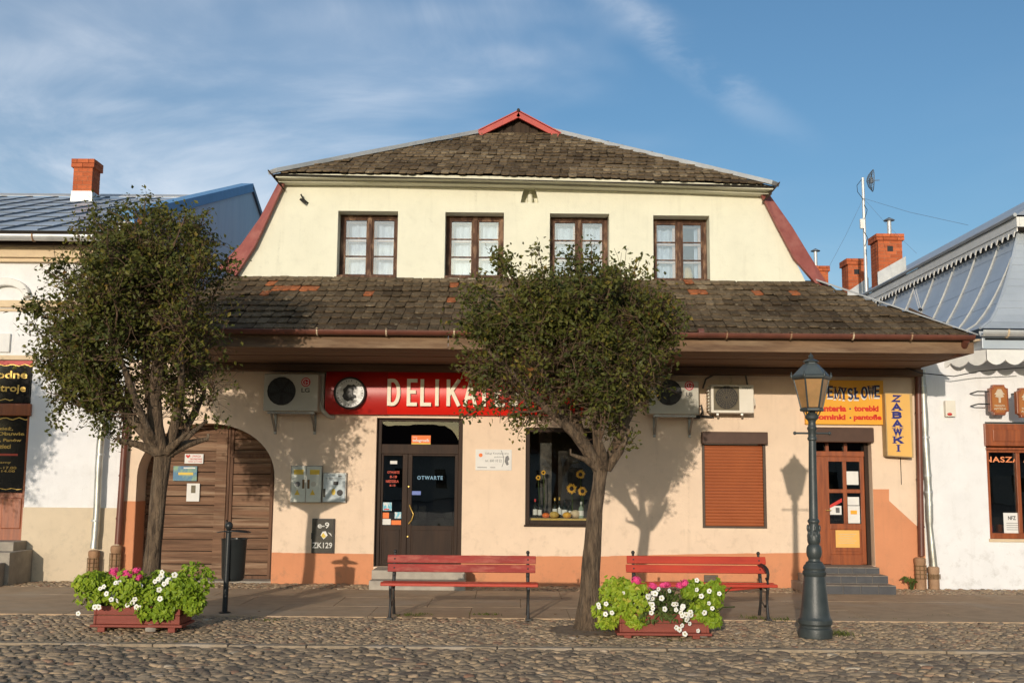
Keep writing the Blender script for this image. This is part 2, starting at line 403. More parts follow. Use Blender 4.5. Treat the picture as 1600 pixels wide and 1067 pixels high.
m_peach = plaster('peach_render', (.81, .635, .475), (.40, .30, .21))
m_terracotta = plaster('terracotta_paint', (.66, .285, .145), (.36, .20, .12), low=.5)
m_cream = plaster('cream_render', (.755, .742, .60), (.42, .41, .32), low=6.0)
m_white_wall = plaster('white_render', (.80, .80, .80), (.45, .43, .40))
m_beige = plaster('beige_plinth', (.66, .55, .40), (.38, .33, .25))
m_trim = mat('cream_trim', (.70, .55, .36), (.62, .48, .32), rough=.85, bump=.15)
m_whitepaint = mat('white_paint', (.78, .77, .73), (.70, .69, .65), rough=.6, bump=.1)
m_fascia = mat('weathered_fascia_wood', (.24, .15, .085), (.12, .07, .042), scale=3, rough=.85, bump=.4, bscale=25, stretch=(.35, 1, 3), c3=(.30, .21, .13), big=2)
m_soffit = mat('soffit_wood', (.20, .125, .075), (.14, .085, .05), scale=3, rough=.85, bump=.3, bscale=30, stretch=(.3, 3, 3))
m_copper = mat('brown_gutter', (.17, .058, .036), (.12, .042, .028), scale=4, rough=.42, spec=.5, bump=.05)
m_zinc = mat('galvanised_metal', (.60, .61, .60), (.50, .51, .51), scale=3, rough=.42, metal=.35, bump=.12, bscale=8, bdist=.02, c3=(.40, .41, .40))
m_zincpipe = mat('galvanised_pipe', (.62, .63, .58), (.46, .46, .42), scale=3, rough=.46, metal=.7, bump=.3, bscale=7, bdist=.02, c3=(.38, .36, .30))
m_blueroof = mat('grey_blue_roof_metal', (.50, .55, .60), (.42, .47, .52), scale=1.5, rough=.36, metal=.25, bump=.1, bscale=4, bdist=.02, spec=.5)
m_seam = mat('roof_seam_metal', (.17, .20, .24), (.13, .16, .19), rough=.5, metal=.2)
m_paleseam = mat('pale_seam_metal', (.55, .55, .52), (.45, .45, .43), rough=.5, metal=.3)
m_bluewall = mat('blue_sheet_cladding', (.66, .755, .80), (.58, .68, .74), scale=1.3, rough=.5, bump=.2, bscale=12, stretch=(1, 3, .6), c3=(.66, .76, .83))
m_bluecap = mat('blue_capping', (.16, .36, .62), (.13, .31, .55), rough=.5, metal=.1)
m_redflash = mat('faded_red_sheet', (.34, .105, .085), (.26, .075, .062), scale=3, rough=.58, bump=.25, bscale=6, bdist=.03, c3=(.40, .16, .13), big=2.2)
m_redpaint = mat('bright_red_sheet', (.48, .055, .035), (.38, .04, .028), scale=4, rough=.45, bump=.12, bscale=6, bdist=.02)
m_darkwood = mat('dark_wood', (.055, .035, .022), (.03, .02, .014), scale=4, rough=.85, bump=.3, bscale=30, stretch=(3, 3, .5))
m_gatewood = mat('gate_plank_wood', (.22, .120, .070), (.115, .062, .036), scale=5, rough=.8, bump=.55, bscale=22, stretch=(.22, 1, 4), c3=(.35, .24, .155), big=3.2, bdist=.012)
m_gateframe = mat('gate_frame_wood', (.17, .090, .052), (.095, .050, .030), scale=5, rough=.8, bump=.4, bscale=22, stretch=(4, 1, .25))
m_winwood = mat('peeling_window_wood', (.115, .056, .034), (.055, .028, .018), scale=9, rough=.75, bump=.6, bscale=40, stretch=(2, 2, .7), c3=(.34, .21, .13), big=6)
m_sashpink = mat('inner_sash_paint', (.72, .52, .42), (.60, .42, .33), rough=.7)
m_shopframe = mat('dark_brown_frame', (.042, .023, .014), (.026, .015, .010), scale=4, rough=.6, bump=.1, spec=.2, stretch=(3, 3, .4))
m_orangewood = mat('varnished_orange_wood', (.34, .085, .020), (.20, .048, .013), scale=5, rough=.35, bump=.15, bscale=25, stretch=(3, 3, .3), coat=.3, spec=.5)
m_shutter = mat('rust_orange_slats', (.36, .095, .026), (.32, .082, .023), scale=2, rough=.55)
m_shutbox = mat('shutter_box_brown', (.085, .042, .026), (.07, .034, .021), rough=.5)
m_rail = mat('shutter_rail', (.09, .06, .04), (.07, .046, .03), rough=.5)
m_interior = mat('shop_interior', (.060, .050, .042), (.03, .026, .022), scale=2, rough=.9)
m_intmid = mat('shop_goods', (.13, .11, .09), (.05, .045, .04), scale=9, rough=.8)
m_room = mat('upstairs_room', (.20, .20, .20), (.14, .14, .14), rough=.9)
m_glass = glass_mat('window_glass', refl=.07)
m_glass_up = glass_mat('old_window_glass', refl=.14)
m_shopglass = glass_mat('shop_glass', (.55, .58, .58), refl=.07)
m_clearglass = glass_mat('display_glass', (.93, .95, .94), refl=.05)
m_transom = glass_mat('transom_glass', (.45, .48, .50), refl=.02)
m_curtain = mat('lace_curtain', (.56, .64, .74), (.43, .51, .61), scale=14, rough=.9, stretch=(2.5, 1, .6), amt=(.42, .62))
m_redsign = mat('red_sign_panel', (.70, .016, .007), (.64, .013, .006), scale=1, rough=.34, spec=.35, coat=.05)
m_redsign2 = mat('darker_red_sign_panel', (.46, .020, .014), (.42, .016, .012), scale=1, rough=.36, spec=.35, coat=.05)
m_letter = mat('ivory_letters', (.84, .78, .62), (.80, .74, .58), rough=.5)
m_black = mat('black_paint', (.012, .012, .013), (.02, .02, .02), rough=.5)
m_dial = mat('pale_dial', (.62, .62, .60), (.50, .50, .49), scale=3, rough=.3)
m_dialgrey = mat('mid_grey_print', (.16, .16, .16), (.10, .10, .10), rough=.4)
m_ac = mat('air_conditioner_shell', (.52, .50, .42), (.46, .44, .37), scale=3, rough=.5, bump=.05)
m_acwhite = mat('white_air_conditioner_shell', (.78, .74, .64), (.72, .68, .58), scale=3, rough=.45)
m_fan = mat('dark_fan_plastic', (.025, .022, .020), (.015, .014, .013), rough=.5)
m_fangrey = mat('khaki_grille', (.17, .145, .09), (.12, .10, .065), scale=8, rough=.6)
m_galv = mat('steel_bracket', (.35, .34, .31), (.25, .24, .22), rough=.45, metal=.6)
m_brand = mat('crimson_print', (.55, .02, .04), (.5, .018, .035), rough=.4)
m_greytext = mat('grey_print', (.10, .10, .10), (.08, .08, .08), rough=.5)
m_meter = mat('grey_meter_box', (.62, .65, .57), (.52, .55, .49), scale=6, rough=.55, bump=.1, c3=(.55, .55, .46))
m_meterblue = mat('blue_grey_meter_box', (.50, .57, .58), (.42, .48, .50), scale=6, rough=.55, bump=.1, c3=(.45, .48, .45))
m_yellow = mat('yellow_label', (.70, .50, .06), (.62, .43, .05), rough=.5)
m_plate = mat('dark_cabinet_steel', (.055, .050, .036), (.035, .032, .025), scale=7, rough=.6, bump=.3, bscale=30, c3=(.10, .085, .06), big=4)
m_chalk = mat('white_stencil', (.72, .71, .66), (.55, .54, .5), scale=20, rough=.8)
m_paper = mat('white_paper', (.76, .75, .71), (.70, .69, .66), rough=.8)
m_paperblue = mat('blue_poster', (.06, .18, .30), (.22, .36, .20), scale=6, rough=.5, amt=(.45, .6))
m_redink = mat('red_ink', (.62, .05, .04), (.55, .04, .03), rough=.6)
m_orange = mat('orange_sticker', (.80, .17, .015), (.74, .15, .012), rough=.5)
m_cyan = mat('cyan_sticker', (.10, .42, .55), (.6, .65, .66), scale=25, rough=.5, amt=(.45, .55))
m_bluetag = mat('blue_sticker', (.12, .18, .48), (.10, .15, .42), rough=.5)
m_skyblue = mat('pale_blue_letters', (.16, .32, .46), (.14, .28, .42), rough=.5)
m_redlet = mat('red_window_letters', (.62, .09, .05), (.56, .08, .045), rough=.6)
m_signyellow = mat('yellow_sign_board', (.82, .40, .035), (.78, .37, .030), scale=2, rough=.5)
m_boxyellow = mat('yellow_lightbox_face', (.80, .47, .13), (.76, .44, .12), scale=2, rough=.4)
m_signframe = mat('sign_box_frame', (.50, .36, .18), (.42, .30, .15), rough=.6)
m_navy = mat('navy_letters', (.012, .016, .07), (.016, .020, .08), rough=.5)
m_blueletter = mat('royal_blue_letters', (.02, .025, .20), (.018, .022, .17), rough=.5)
m_signred = mat('red_letters', (.66, .035, .012), (.60, .03, .01), rough=.5)
m_gold = mat('gold_letters', (.72, .48, .13), (.60, .38, .09), scale=12, rough=.35, metal=.4)
m_blackglass = mat('black_signboard', (.012, .011, .011), (.02, .018, .017), scale=2, rough=.12, spec=.5)
m_clay = mat('clay_pipe', (.40, .235, .13), (.28, .16, .09), scale=6, rough=.75, bump=.2, c3=(.45, .30, .19))
m_rust = mat('rusty_guard', (.20, .13, .06), (.12, .07, .035), rough=.8, bump=.2)
m_bintile = mat('dark_step_tile', (.085, .085, .088), (.065, .065, .07), scale=6, rough=.55, bump=.1)
m_stepedge = mat('step_nosing', (.30, .26, .21), (.22, .19, .16), rough=.8)
m_stone = mat('grey_step_stone', (.36, .32, .26), (.27, .24, .20), scale=6, rough=.85, bump=.3)
m_concrete = mat('concrete_step', (.44, .39, .32), (.34, .30, .25), scale=6, rough=.88, bump=.3)
m_paving = mat('brown_grey_concrete_slab', (.49, .345, .212), (.39, .275, .170), scale=4, rough=.92, bump=.5, bscale=45, c3=(.47, .37, .26), big=.8, bdist=.006)
m_sand = mat('sandy_joint_dirt', (.42, .32, .20), (.30, .225, .145), scale=9, rough=.95, bump=.7, bscale=55, c3=(.17, .13, .09), big=1.5)
m_kerb = mat('worn_granite_kerb', (.37, .285, .19), (.26, .20, .135), scale=12, rough=.9, bump=.5, bscale=40, c3=(.40, .34, .27))
m_earth = mat('tree_pit_soil', (.27, .20, .13), (.18, .13, .085), scale=9, rough=.98, bump=.8, bscale=40)
m_far = mat('far_ground', (.17, .15, .13), (.12, .105, .09), scale=5, rough=.95, bump=.6, bscale=12)
m_benchred = mat('red_bench_paint', (.36, .040, .026), (.25, .026, .019), scale=7, rough=.5, bump=.3, bscale=30, stretch=(.3, 1, 1), c3=(.46, .14, .09), big=9)
m_benchbright = mat('bright_red_bench_paint', (.52, .052, .020), (.40, .038, .018), scale=7, rough=.45, bump=.25, bscale=30, stretch=(.3, 1, 1))
m_iron = mat('black_cast_iron', (.028, .027, .026), (.018, .018, .018), scale=8, rough=.5, bump=.25, bscale=50, spec=.5)
m_lamp = mat('dark_green_grey_cast_iron', (.050, .060, .058), (.036, .044, .044), scale=8, rough=.42, bump=.2, bscale=60, spec=.5)
m_lamproof = mat('lantern_roof_metal', (.105, .125, .125), (.08, .096, .098), rough=.42, metal=.2)
m_lampglass = None
m_binpaint = mat('dark_bin_steel', (.022, .026, .026), (.016, .018, .019), scale=6, rough=.38, spec=.5, bump=.08)
m_planterred = mat('red_brown_planter_boards', (.27, .062, .040), (.19, .042, .028), scale=6, rough=.65, bump=.4, bscale=25, stretch=(.3, 1, 3), c3=(.31, .085, .055), big=3)
m_bark = mat('rough_bark', (.215, .148, .092), (.072, .050, .033), scale=9, rough=.95, bump=1.0, bscale=16, stretch=(3.2, 3.2, .6), c3=(.25, .19, .13), big=2.5, bdist=.06)
m_twig = mat('twig_bark', (.15, .092, .054), (.085, .054, .034), scale=9, rough=.9)
m_leaf = tint_mat('hawthorn_leaf', [(0, (.048, .060, .013)), (.40, (.095, .102, .019)), (.70, (.15, .14, .024)), (.88, (.24, .165, .028)), (1, (.20, .085, .026))], rough=.55, transl=.25)
m_lime = tint_mat('lime_vine_leaf', [(0, (.17, .27, .018)), (.5, (.29, .40, .028)), (.85, (.42, .48, .045)), (1, (.62, .50, .10))], rough=.5, transl=.25)
m_greenleaf = tint_mat('dark_bedding_leaf', [(0, (.06, .09, .020)), (1, (.13, .17, .036))], rough=.6, transl=.2)
m_grass = tint_mat('weed_leaf', [(0, (.06, .085, .018)), (1, (.16, .17, .035))], rough=.7, transl=.2)
m_pink = mat('pink_petals', (.72, .045, .20), (.80, .10, .28), scale=40, rough=.6)
m_whitepetal = mat('white_petals', (.82, .81, .76), (.78, .77, .70), rough=.6)
m_flowereye = mat('flower_throat', (.35, .33, .10), (.3, .28, .08), rough=.7)
m_cobble = tint_mat('fieldstone', [(0, (.145, .110, .080)), (.25, (.24, .185, .126)), (.5, (.36, .26, .16)), (.72, (.42, .31, .195)), (.86, (.27, .15, .092)), (1, (.50, .41, .29))],
                    rough=.68, bump=.35, bscale=30, nscale=14, namt=.22, spec=.35)
m_tile = tint_mat('mossy_clay_tile', [(0, (.055, .037, .022)), (.4, (.125, .088, .052)), (.7, (.195, .142, .086)), (.9, (.29, .225, .145)), (.93, (.34, .11, .045)), (1, (.42, .14, .055))],
                  rough=.92, bump=.8, bscale=28, nscale=18, namt=.35, spec=.15, c_noise=(.050, .040, .022), nsc2=9.0, bdist=.016, speck=(.30, .26, .19))
m_roofdeck = mat('dark_roof_deck', (.035, .027, .02), (.025, .02, .015), rough=.95)
m_brick = tint_mat('orange_brick', [(0, (.36, .085, .030)), (1, (.50, .13, .048))], rough=.85, bump=.3, bscale=40, nscale=10, namt=.15)
m_mortar = mat('pale_mortar', (.42, .22, .13), (.34, .17, .10), rough=.95)
m_mastwhite = mat('mast_paint', (.72, .71, .68), (.6, .6, .58), rough=.4, metal=.3)
m_wire = mat('antenna_wire', (.22, .24, .26), (.18, .19, .21), rough=.5, metal=.5)
m_sun = mat('sunflower_petal', (.75, .40, .02), (.65, .30, .015), scale=10, rough=.6)
m_seed = mat('sunflower_seed', (.03, .016, .008), (.05, .028, .012), scale=30, rough=.9)
m_bottle = mat('dark_bottle_glass', (.012, .016, .010), (.02, .022, .014), rough=.08, spec=.7)
m_bottleclear = mat('pale_bottle_glass', (.30, .36, .28), (.26, .32, .25), rough=.1, spec=.7)
m_straw = mat('yellow_shelf_cloth', (.62, .42, .12), (.50, .33, .09), scale=10, rough=.85)
m_tanwood = mat('carved_sign_wood', (.42, .155, .032), (.30, .10, .022), scale=6, rough=.4, bump=.15, stretch=(3, 3, .4), coat=.2)
m_tanpale = mat('pale_carving', (.62, .52, .38), (.52, .42, .30), scale=8, rough=.6)
# ------------------------------------------------------------------ ground
def sheet(name, x0, x1, y0, y1, z, mt, nx=1, ny=1, amp=0.0, sc=1.0):
    mb = MB()
    for j in range(ny + 1):
        for i in range(nx + 1):
            x = x0 + (x1 - x0) * i / nx; y = y0 + (y1 - y0) * j / ny
            mb.v.append((x, y, z + (amp * mnoise.noise(Vector((x * sc, y * sc, 3.1))) if amp else 0)))
    for j in range(ny):
        for i in range(nx):
            a = j * (nx + 1) + i; mb.f.append((a, a + 1, a + nx + 2, a + nx + 1))
    return structure(name, mb, mt, 60)
sheet('ground', -700, 700, -700, 700, -0.12, m_far)
Y_ROAD1, Y_K0, Y_K1, Y_P0, Y_P1, Y_WALL = 11.32, 11.325, 11.44, 13.72, 17.05, 18.0
road = sheet('road', -9, 9, 5.5, Y_ROAD1, -0.024, m_sand, 120, 40, 0.012, 1.3)
verge = sheet('cobbled_verge', -9.5, 9.5, Y_K1, Y_P0, -0.020, m_sand, 120, 16, 0.010, 1.6)
foot = sheet('pebble_strip', -11, 11, Y_P1, Y_WALL, -0.016, m_sand, 120, 8, 0.008, 2)
kb = structure('kerb', MB(), m_kerb)
x = -9.5; k = 0
while x < 9.5:                                              # kerb stones, flush with the cobbles
    w = random.uniform(.75, 1.05); mb = MB(); dz = random.uniform(-.008, .008); dy = random.uniform(-.008, .008)
    mb.box(x + .005, x + w - .005, Y_K0 + dy, Y_K1 - .005 + dy, -.1, 0.004 + dz * .5)
    part('kerb_stone', mb, m_kerb, kb, bevel=.012); x += w
pv = sheet('pavement', -11, 11, Y_P0, Y_P1, -0.022, m_sand)
y = Y_P0 + .004; row = 0
while y < Y_P1 - .1:
    dep = min(1.11, Y_P1 - y); x = -10.5 - (row % 2) * .6
    while x < 10.5:
        w = 1.25; mb = MB(); a, b_ = [random.uniform(-.0015, .0015) for _ in range(2)]
        mb.box(x + .003, x + w - .003, y + .0025, y + dep - .0025, -.08, 0.0)
        mb.v = [(p[0], p[1], p[2] + (a * (p[0] - x) + b_ * (p[1] - y) if p[2] > -.05 else 0)) for p in mb.v]
        part('paving_slab', mb, m_paving, pv, bevel=.003); x += w
    y += dep; row += 1

# cobbles: a few stone shapes, the nearest laid one by one, the rest as one mass
def stone_shape(seed, n=8):
    r_ = np.random.default_rng(seed); ang = np.arange(n) * 2 * math.pi / n + r_.uniform(-.2, .2, n)
    rad = r_.uniform(.80, 1.08, n); el = r_.uniform(.78, 1.0)
    rings = [(1.0, -.35), (1.03, .22), (.90, .72), (.55, .96)]
    vs = []
    for s_, h in rings:
        for a, q in zip(ang, rad): vs.append((math.cos(a) * q * s_, math.sin(a) * q * s_ * el, h + r_.uniform(-.06, .06)))
    vs.append((r_.uniform(-.1, .1), r_.uniform(-.1, .1), 1.02 + r_.uniform(-.08, .06)))
    fs = []
    for i in range(len(rings) - 1):
        for j in range(n):
            a, b, c, d = i*n + j, i*n + (j+1) % n, (i+1)*n + (j+1) % n, (i+1)*n + j
            fs += [(a, b, c), (a, c, d)]
    for j in range(n): fs.append(((len(rings)-1)*n + j, (len(rings)-1)*n + (j+1) % n, len(vs) - 1))
    return np.array(vs), np.array(fs)
SHAPES = [stone_shape(100 + i) for i in range(14)]
STONE_ME = []
for i, (v, f) in enumerate(SHAPES):
    for q in range(2):
        STONE_ME.append(np_mesh('cobblestone', v, f, m_cobble, True, np.full(len(v), (i * 2 + q + .5) / 28)))
def lay(parent, x0, x1, y0, y1, sp, zbase, hgt, seed, near, avoid=(), name='cobblestone', elong=1.15, own=300, base_amp=(0.0, 1.0), tint=(0, 1)):
    r_ = np.random.default_rng(seed); pts = []
    ny = int((y1 - y0) / (sp * .88)); 
    for j in range(ny):
        yy = y0 + (j + .5) * (y1 - y0) / ny; nx = int((x1 - x0) / sp)
        for i in range(nx):
            xx = x0 + (i + .5 + .5 * (j % 2)) * (x1 - x0) / nx
            pts.append((xx + r_.normal(0, sp * .15), yy + r_.normal(0, sp * .12)))
    pts = np.array(pts); pts = pts[(pts[:, 1] > y0 + sp * .4) & (pts[:, 1] < y1 - sp * .4)]
    for cx, cy, cr in avoid: pts = pts[np.hypot(pts[:, 0] - cx, pts[:, 1] - cy) > cr]
    n = len(pts); size = sp * .5 * r_.lognormal(-.02, .20, n); rot = r_.uniform(0, 6.28, n)
    rot = np.where(r_.random(n) < .7, r_.normal(0, .5, n), rot); el = r_.uniform(.95, elong * 1.25, n); tn = np.where(r_.random(n) < .84, r_.uniform(tint[0], tint[1], n), r_.uniform(0, 1, n))
    hh = hgt * r_.uniform(.6, 1.2, n); sh = r_.integers(0, len(SHAPES), n)
    inview = (np.abs(pts[:, 0]) < .5 * pts[:, 1])
    order = np.argsort(np.where(inview, pts[:, 1], 1e3 + pts[:, 1])) if near else np.arange(n)
    solo = set(order[:own].tolist()) if own else set()
    V = []; Fc = []; T = []; o = 0
    for i in range(n):
        zb = zbase + base_amp[0] * mnoise.noise(Vector((pts[i, 0] * base_amp[1], pts[i, 1] * base_amp[1], 3.1)))
        if i in solo:
            ob = bpy.data.objects.new(name, STONE_ME[min(27, int(tn[i] * 28))]); COL.objects.link(ob); ob.parent = parent
            ob.location = (pts[i, 0], pts[i, 1], zb); ob.rotation_euler = (r_.normal(0, .10), r_.normal(0, .10), rot[i]); ob.scale = (size[i] * el[i], size[i], hh[i])
            continue
        v, f = SHAPES[sh[i]]; c, s_ = math.cos(rot[i]), math.sin(rot[i])
        px = v[:, 0] * size[i] * el[i]; py = v[:, 1] * size[i]
        tx, ty = r_.normal(0, .10, 2)
        V.append(np.stack([pts[i, 0] + px * c - py * s_, pts[i, 1] + px * s_ + py * c, zb + v[:, 2] * hh[i] + px * tx + py * ty], 1)); Fc.append(f + o); T.append(np.full(len(v), tn[i])); o += len(v)
    if V:
        me = np_mesh(name + 's', np.concatenate(V), np.concatenate(Fc), m_cobble, True, np.concatenate(T))
        ob = bpy.data.objects.new(name + 's', me); link(ob); ob.parent = parent; ob['kind'] = 'stuff'
TREE1 = (-4.42, 13.35); TREE2 = (0.90, 12.78)
lay(road, -7.6, 7.6, 6.9, Y_ROAD1, .106, -0.028, .023, 1, True, elong=1.35, base_amp=(.012, 1.3), tint=(0, .58))
lay(verge, -8.6, 8.6, Y_K1, Y_P0, .080, -0.018, .014, 2, True, avoid=[(TREE1[0], TREE1[1], .42), (TREE2[0], TREE2[1], .46)], base_amp=(.010, 1.6), tint=(.15, .85))
lay(foot, -8.5, 9.5, Y_P1, Y_WALL - .02, .075, -0.016, .018, 3, False, own=0, name='pebble', tint=(.15, 1))
for cx, cy in (TREE1, TREE2):
    mb = MB(); n = 40
    ring = [(cx + math.cos(2*math.pi*i/n) * .47 * (1 + .08 * mnoise.noise(Vector((i * .7, cx, 0)))), cy + math.sin(2*math.pi*i/n) * .47) for i in range(n)]
    mb.v = [(a, b, -.012) for a, b in ring] + [(cx, cy, .012)]; mb.f = [(i, (i+1) % n, n) for i in range(n)]
    structure('tree_pit', mb, m_earth, 60)

# ------------------------------------------------------------------ lettering
def text_mesh(txt, mt, name, parent, x0, x1, z0, z1, Y, ext=0.003, bold=0.0, keep=False, spacing=1.0):
    """Letters facing the street, fitted into x0..x1, z0..z1, their front ext proud of the plane Y."""
    c = bpy.data.curves.new(name, 'FONT'); c.body = txt; c.size = 1.0; c.extrude = 0.5; c.offset = bold; c.resolution_u = 3; c.space_character = spacing
    o = bpy.data.objects.new(name, c); COL.objects.link(o)
    dg = bpy.context.evaluated_depsgraph_get(); me = bpy.data.meshes.new_from_object(o.evaluated_get(dg))
    COL.objects.unlink(o); bpy.data.objects.remove(o)
    co = np.empty(len(me.vertices) * 3, dtype=np.float32); me.vertices.foreach_get('co', co); co = co.reshape(-1, 3)
    mn, mx = co.min(0), co.max(0)
    sx = (x1 - x0) / max(1e-6, mx[0] - mn[0]); sz = (z1 - z0) / max(1e-6, mx[1] - mn[1])
    if keep: sx = sz = min(sx, sz)
    off = WORLD_BASE.get(root_of(parent).name, Vector((0, 0, 0)))
    out = np.empty_like(co)
    cx = (x0 + x1) / 2 - (mx[0] - mn[0]) * sx / 2 if keep else x0
    out[:, 0] = cx + (co[:, 0] - mn[0]) * sx - off[0]; out[:, 2] = z0 + (co[:, 1] - mn[1]) * sz - off[2]
    out[:, 1] = Y - (co[:, 2] + .5) * ext - off[1]
    me.vertices.foreach_set('co', out.ravel()); me.update(); me.materials.clear(); me.materials.append(mt)
    o = bpy.data.objects.new(name, me); link(o); o.parent = parent
    return o
ARC = lambda cx, cz, rx, rz, a0, a1, n=9: [(cx + rx * math.cos(R_(a0 + (a1 - a0) * i / n)), cz + rz * math.sin(R_(a0 + (a1 - a0) * i / n))) for i in range(n + 1)]
GL = {'D': [[(0,0),(0,1)], [(0,1),(.4,1)] + ARC(.4,.5,.6,.5,80,-80) + [(.4,0),(0,0)]],
 'E': [[(0,0),(0,1)], [(0,1),(1,1)], [(0,.52),(.82,.52)], [(0,0),(1,0)]], 'L': [[(0,1),(0,0)], [(0,0),(1,0)]], 'I': [[(.5,0),(.5,1)]],
 'K': [[(0,0),(0,1)], [(1,1),(.05,.42)], [(.32,.60),(1,0)]], 'A': [[(0,0),(.5,1),(1,0)], [(.18,.3),(.82,.3)]], 'T': [[(0,1),(1,1)], [(.5,0),(.5,1)]],
 'S': [[(1,.82)] + ARC(.5,.75,.5,.25,20,250) + [(.6,.47)] + ARC(.5,.25,.5,.25,60,-160)], 'Y': [[(0,1),(.5,.48),(1,1)], [(.5,.48),(.5,0)]],
 'P': [[(0,0),(0,1)], [(0,1),(.5,1)] + ARC(.5,.75,.5,.25,80,-80) + [(.5,.5),(0,.5)]],
 'R': [[(0,0),(0,1)], [(0,1),(.5,1)] + ARC(.5,.75,.5,.25,80,-80) + [(.5,.5),(0,.5)], [(.45,.5),(1,0)]],
 'Z': [[(.02,1),(1,1),(0,0),(1,0)]], 'M': [[(0,0),(0,1),(.5,.2),(1,1),(1,0)]], 'W': [[(0,1),(.25,0),(.5,.85),(.75,0),(1,1)]],
 'O': [ARC(.5,.5,.5,.5,0,337.5,15)], 'B': [[(0,0),(0,1)], [(0,1),(.5,1)] + ARC(.5,.77,.45,.23,80,-80) + [(0,.54)], [(.5,.54)] + ARC(.5,.27,.5,.27,80,-80) + [(0,0)]],
 'N': [[(0,0),(0,1),(1,0),(1,1)]], 'F': [[(0,0),(0,1)], [(0,1),(1,1)], [(0,.5),(.8,.5)]]}
GL['Ł'] = GL['L'] + [[(-.2,.38),(.5,.66)]]
SERIF = {'I': [(.5,0),(.5,1)], 'A': [(0,0),(1,0)], 'K': [(0,0),(0,1),(1,1),(1,0)], 'M': [(0,0),(1,0),(0,1),(1,1)], 'W': [(0,1),(1,1),(.5,.85)], 'Y': [(0,1),(1,1),(.5,0)],
         'P': [(0,0),(0,1)], 'R': [(0,0),(1,0),(0,1)], 'B': [(0,0),(0,1)], 'E': [(0,0),(0,1)], 'L': [(0,1),(0,0)], 'Ł': [(0,1),(0,0)], 'N': [(0,0),(0,1),(1,1)]}
def glyph(mb, ch, x0, x1, z0, z1, w, Y, ext, serif=0.0):
    w2 = w / 2
    def tr(p): return (x0 + w2 + p[0] * (x1 - x0 - w), z0 + w2 * .85 + p[1] * (z1 - z0 - w * .85))
    k = 0
    for st in GL[ch]:
        pts = [tr(p) for p in st]
        if ch in 'DELIKPRTBMNŁFY' or ch in 'A':       # square stroke ends reach the cap line
            for e in (0, -1):
                nb = pts[1] if e == 0 else pts[-2]
                d = Vector((pts[e][0] - nb[0], pts[e][1] - nb[1])).normalized()
                if abs(d.y) > .5: pts[e] = (pts[e][0] + d.x * w2 * .85, pts[e][1] + d.y * w2 * .85)
                elif abs(d.x) > .9 and ch in 'ELTF': pts[e] = (pts[e][0] + d.x * w2, pts[e][1])
        mb.ribbon(pts, w, Y - ext - k * .0006, Y, closed=(ch == 'O')); k += 1
    if serif:
        for sx_, sz_ in SERIF.get(ch, []):
            c = tr((sx_, sz_)); h = w * .32
            zc = z0 + h / 2 if sz_ < .5 else (z1 - h / 2 if sz_ > .9 else c[1])
            mb.box(c[0] - serif, c[0] + serif, Y - ext - k * .0006, Y, zc - h / 2, zc + h / 2); k += 1
    return mb

# ------------------------------------------------------------------ the yellow and peach house in the middle
house = thing('corner_shop_house', 'cream and peach mansard house with mossy tiled roofs above the red shop sign', 'building', (0, 18, 0), world=True)
H = lambda name, mb, mt, **k: part(name, mb, mt, house, **k)
XL, XR = W(189, 800)[0], W(1444, 800)[0]
# openings in the ground floor
gx0, gx1, _, _ = rect(211, 700, 427, 900); g_top = W(320, 661)[1]; g_spr = W(427, 748)[1]
dx0, dx1, dz0, dz1 = rect(586, 653, 722, 890); dz0 = .27
sx0, sx1, sz0, sz1 = rect(821, 668, 934, 820)
rx0, rx1, rz0, rz1 = rect(1097, 676, 1197, 825)
ex0, ex1, ez0, ez1 = rect(1270, 668, 1364, 885); ez0 = .35
SOF = W(800, 546, 15.6)[1]
lw = MB()
lw.grid_wall(XL, XR, -.1, SOF + .05, 18.0, 18.55, [(gx0, gx1, -.2, g_top), (dx0, dx1, dz0, dz1), (sx0, sx1, sz0, sz1), (rx0, rx1, rz0, rz1), (ex0, ex1, ez0, ez1)])
gc = (gx0 + gx1) / 2; ga = (gx1 - gx0) / 2
arch = [(gc + ga * math.cos(R_(t)), g_spr + (g_top - g_spr) * math.sin(R_(t)) ** .92) for t in np.linspace(0, 90, 15)]
lw.prism(arch + [(gx1, g_top)], 18.0, 18.55)
lw.prism([(2*gc - a, b) for a, b in arch] + [(gx0, g_top)], 18.0, 18.55)
H('ground_floor_wall', lw, m_peach)
# painted terracotta base band, a skin of paint with a wavering hand-cut edge
def band(pts_top, name='painted_base_band', y=17.994):
    mb = MB(); n = max(2, int(abs(pts_top[-1][0] - pts_top[0][0]) / .06)); xs = np.linspace(pts_top[0][0], pts_top[-1][0], n)
    for i in range(n - 1):
        za, zb = [np.interp(q, [p[0] for p in pts_top], [p[1] for p in pts_top]) + .008 * mnoise.noise(Vector((q * 3, 0, 0))) + .006 * mnoise.noise(Vector((q * 11, 4, 0))) for q in (xs[i], xs[i+1])]
        mb.prism([(xs[i], -.05), (xs[i+1], -.05), (xs[i+1], zb), (xs[i], za)], y, 18.0)
    return H(name, mb, m_terracotta)
band([(XL, W(205, 783)[1]), (gx0, W(211, 783)[1])])
band([(gx1, W(427, 863)[1]), (dx0, W(586, 865)[1])])
band([(dx1, W(722, 867)[1]), (W(920, 869)[0], W(920, 869)[1]), (W(1100, 865)[0], W(1100, 865)[1]), (ex0, W(1265, 863)[1])])
mb = MB(); pts = [W(1364, 764), W(1389, 764), W(1389, 782), W(1434, 823), W(1444, 826)]
mb.prism([(pts[0][0], -.05)] + pts + [(pts[-1][0], -.05)], 17.994, 18.0)
H('painted_base_band', mb, m_terracotta)
mb = MB(); mb.box(gx0 - .002, gx0 + .006, 18.004, 18.5, 0, W(211, 783)[1]); H('painted_base_band', mb, m_terracotta)

